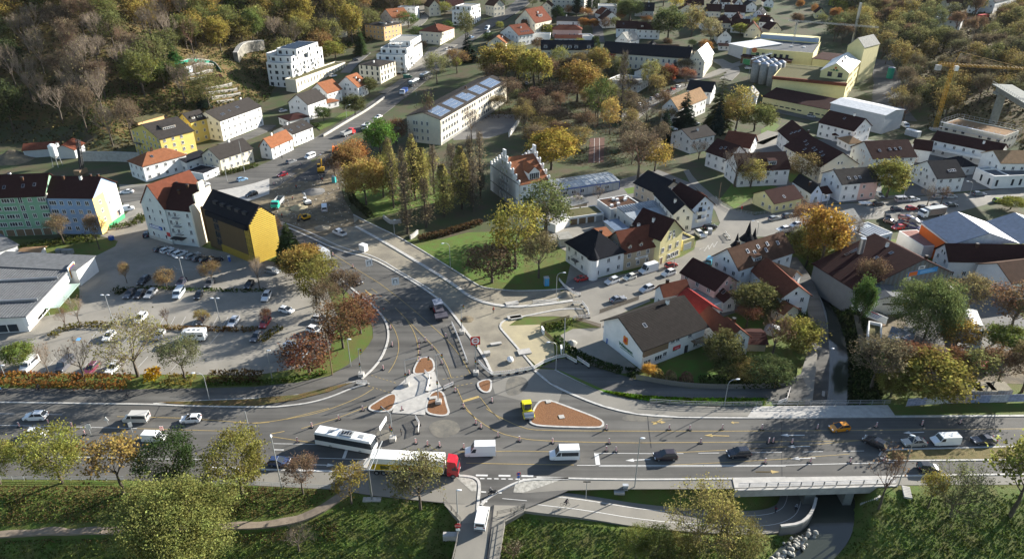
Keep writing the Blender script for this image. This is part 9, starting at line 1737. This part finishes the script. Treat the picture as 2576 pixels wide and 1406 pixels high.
for i in range(4):mb.hexa([(.05+.02*i,-.05+.1*(i%2),h-3.6+i*.9),(1.0,.05-.1*(i%2),h-3.7+i*.9),(1.0,.08-.1*(i%2),h-3.7+i*.9),(.05,-.02+.1*(i%2),h-3.6+i*.9)],[(.05,.05-.1*(i%2),h-2.7+i*.9),(1.0,-.05+.1*(i%2),h-2.8+i*.9),(1.0,-.02+.1*(i%2),h-2.8+i*.9),(.05,.08-.1*(i%2),h-2.7+i*.9)])
mb.build('flag',mat('flag_pink',(.72,.55,.66),.7),r)
r=spot('C3',165,590,(20,4),'satellite_dome','pale round garden dome under the bare double trunk','garden dome');mb=MB();mb.smooth=True;mb.ball((0,0,.6),2.0,2.0,1.5,14,7);mb.build('shell',M['cont'],r);mb=MB();mb.bar((0,0,0),(0,0,.4),2.05,n=14);mb.build('base_ring',M['concrete'],r)
for i in range(9):
 x,y=W(*T('C0',430+i*25+rnd.uniform(-4,4),345-i*13),.4);r=empty('bicycle',(x,y,.05),1.9,'parked bicycle in the rack below the supermarket fascia','bicycle','bicycles at the supermarket');mb=MB()
 for s in(-.52,.52):
  for k in range(12):a,b=k*.5236,(k+1)*.5236;mb.bar((s+.34*math.cos(a),0,.34+.34*math.sin(a)),(s+.34*math.cos(b),0,.34+.34*math.sin(b)),.025,n=3,cap=False)
 mb.build('wheels',M['rubber'],r);mb=MB();mb.path([(-.52,0,.34),(-.1,0,.34),(.35,0,.8),(-.2,0,.82),(-.1,0,.34)],.025,4);mb.path([(.52,0,.34),(.38,0,1.0),(.2,.25,1.02)],.025,4);mb.box(-.3,-.08,.88,-.05,.08,.94);mb.build('frame',M['dark'],r)
rb_=MB();rr=random.Random(3)
for i in range(700):
 px,py=T('B1',rr.uniform(180,900),rr.uniform(380,860));x,y=W(px,py)
 if rr.random()>.45+.5*vnoise(x*4,y*4):continue
 s=rr.uniform(.07,.24);rb_.hexa([(x-s,y-s*.7,.05),(x+s,y-s,.05),(x+s*.8,y+s,.05),(x-s,y+s*.8,.05)],[(x-s*.6,y-s*.5,.1+s),(x+s*.5,y-s*.6,.1+s*.7),(x+s*.6,y+s*.5,.1+s*.9),(x-s*.6,y+s*.5,.1+s*.8)])
tag(rb_.build('rubble',M['stone']),'grey rubble and clods strewn over the construction site','rubble',kind='stuff')
# people: one skinned body, jacket and hair or helmet on top
def skin_mesh(name,vs,es,rad,m):
 me=bpy.data.meshes.new(name);me.from_pydata(vs,es,[]);o=bpy.data.objects.new(name,me);link(o);o.modifiers.new('s','SKIN');o.modifiers.new('d','SUBSURF').levels=1
 for v,r in zip(me.skin_vertices[0].data,rad):v.radius=(r,r)
 me.skin_vertices[0].data[0].use_root=True;dg=bpy.context.evaluated_depsgraph_get();n=bpy.data.meshes.new_from_object(o.evaluated_get(dg));bpy.data.objects.remove(o);n.materials.clear();n.materials.append(m);n.name=name;return n
def body(pose):
 if pose=='ride':J=[(0,0,.95),(.18,0,1.2),(.32,0,1.42),(.36,0,1.52),(.42,0,1.66),(.30,.2,1.38),(.5,.24,1.15),(.72,.22,1.05),(.30,-.2,1.38),(.5,-.24,1.15),(.72,-.22,1.05),(.1,.1,.92),(.38,.12,.72),(.2,.12,.36),(.32,.12,.3),(.1,-.1,.92),(.34,-.12,.62),(.08,-.12,.22),(.2,-.12,.16)]
 else:J=[(0,0,.95),(0,0,1.18),(.02,0,1.42),(.02,0,1.53),(.03,0,1.66),(0,.2,1.4),(.02,.25,1.12),(.12,.24,.88),(0,-.2,1.4),(-.02,-.25,1.12),(.06,-.26,.88),(0,.1,.9),(.08,.1,.5),(.02,.1,.08),(.16,.1,.04),(0,-.1,.9),(-.04,-.1,.5),(-.12,-.1,.08),(.02,-.1,.04)]
 E_=[(0,1),(1,2),(2,3),(3,4),(2,5),(5,6),(6,7),(2,8),(8,9),(9,10),(0,11),(11,12),(12,13),(13,14),(0,15),(15,16),(16,17),(17,18)];return J,E_,[.14,.14,.15,.06,.11,.07,.05,.04,.07,.05,.04,.10,.075,.05,.045,.10,.075,.05,.045]
sk=mat('trousers',(.03,.03,.04),.8);jm=mat('jacket',(.5,.5,.5),.8,objcol=True,var=.15)
PB={}
for ps in('stand','ride'):
 J,E_,R_=body(ps);PB[ps]=(skin_mesh('body',J,E_,R_,sk),skin_mesh('jacket',[J[0],J[1],J[2],J[5],J[6],J[8],J[9]],[(0,1),(1,2),(2,3),(3,4),(2,5),(5,6)],[.15,.165,.165,.085,.065,.085,.065],jm),J[4])
hm=mat('helmet',(.5,.5,.5),.5,objcol=True)
def person(tl,x,y,d,ps,jc,hc,label,z=None):
 r=spot(tl,x,y,d,'person',label,'person',z)
 for n_,me,c in(('body',PB[ps][0],None),('jacket',PB[ps][1],jc)):
  o=bpy.data.objects.new(n_,me);link(o,r)
  if c:o.color=(*c,1)
 h=PB[ps][2];mb=MB();mb.ball((h[0],h[1],h[2]+.05),.125,.125,.12,10,6);o=mb.build('hair' if hc[0]<.2 else 'helmet',hm,r);o.color=(*hc,1);return r
def cycle(tl,x,y,d,jc,hc,label,z=None,moto=False):
 person(tl,x,y,d,'ride',jc,hc,'person in '+label,z);r=spot(tl,x,y,d,'motorcycle' if moto else 'bicycle',('motorcycle' if moto else 'bicycle')+' ridden by the person in '+label,'motorcycle' if moto else 'bicycle',z);mb=MB();t=.07 if moto else.025
 for s in(-.52,.56):
  for k in range(14):a,b=k*.4488,(k+1)*.4488;mb.bar((s+.34*math.cos(a),0,.34+.34*math.sin(a)),(s+.34*math.cos(b),0,.34+.34*math.sin(b)),t,n=4,cap=False)
 mb.build('wheels',M['rubber'],r);mb=MB();mb.path([(-.52,0,.34),(-.05,0,.32),(.4,0,.78),(-.12,0,.8),(-.05,0,.32)],t*1.2,5);mb.path([(.56,0,.34),(.44,0,.98),(.7,.22,1.04)],t,5);mb.bar((.44,0,.98),(.7,-.22,1.04),t,n=5);mb.box(-.26,-.09,.84,.02,.09,.9)
 if moto:mb.hexa([(-.5,-.16,.4),(.4,-.16,.4),(.4,.16,.4),(-.5,.16,.4)],[(-.6,-.14,.85),(.45,-.12,.9),(.45,.12,.9),(-.6,.14,.85)])
 mb.build('frame',M['dark'],r)
OJ=(.75,.12,.02);BKc=(.03,.03,.035)
cycle('D2',525,925,(100,8),(.05,.02,.025),(.04,.03,.02),'dark clothes cycling right on the path',-.35);cycle('C0',25,1160,(-100,0),(.02,.10,.22),(.05,.2,.3),'blue jacket cycling at the left edge');cycle('C0',358,1140,(100,0),BKc,(.02,.02,.02),'dark jacket cycling beside the orange hedge');cycle('C0',1195,1212,(100,0),BKc,(.06,.06,.05),'black clothes cycling on the leafy path');cycle('D3',380,955,(-8,100),(.30,.32,.36),(.5,.5,.5),'grey jacket cycling into the underpass',-4.2);cycle('D1',2240,800,(-90,20),(.06,.06,.06),(.3,.28,.26),'grey helmet waiting at the bridge mouth',None,True)
for tl,x,y,d,jc,hc,lb,z in(('D3',188,985,(-60,20),(.25,.02,.03),BKc,'person in dark red jacket walking on the sunken path',-3.95),('B1',640,445,(10,50),OJ,(.6,.1,.05),'worker in orange by the broken asphalt heap',N_),('B1',395,512,(30,30),OJ,(.6,.1,.05),'worker in orange behind the turquoise tipper',N_),('B1',362,622,(30,-10),OJ,(.6,.5,.4),'worker in orange next to the white excavator',N_),('B1',262,785,(20,20),OJ,(.6,.1,.05),'worker in orange by the golden gable kerb',N_),('C1',2246,410,(20,20),OJ,(.6,.1,.05),'worker in orange-red on the new gravel road',N_),('D1',1275,210,(30,0),(.45,.14,.04),BKc,'person in rusty orange at the signal foot',N_),('D1',1382,248,(-30,10),(.16,.13,.09),BKc,'person in brown jacket crossing below the refuge',N_),('B1',262,235,(-30,10),BKc,BKc,'person in dark clothes by the white cottage door',N_)):
 person(tl,x,y,d,'stand',jc,hc,lb,z)
for o in list(bpy.data.objects):
 if '_d' in o:del o['_d']
hb=MB();hb.box(-960,-560,-10,960,1380,128);hz=bpy.data.materials.new('haze');hz.use_nodes=True;n=hz.node_tree.nodes;n.clear();v=n.new('ShaderNodeVolumePrincipled');v.inputs['Density'].default_value=.000014;v.inputs['Color'].default_value=(.86,.91,1,1);q=n.new('ShaderNodeOutputMaterial');hz.node_tree.links.new(v.outputs[0],q.inputs['Volume']);hb.build('haze',hz)['kind']='stuff'
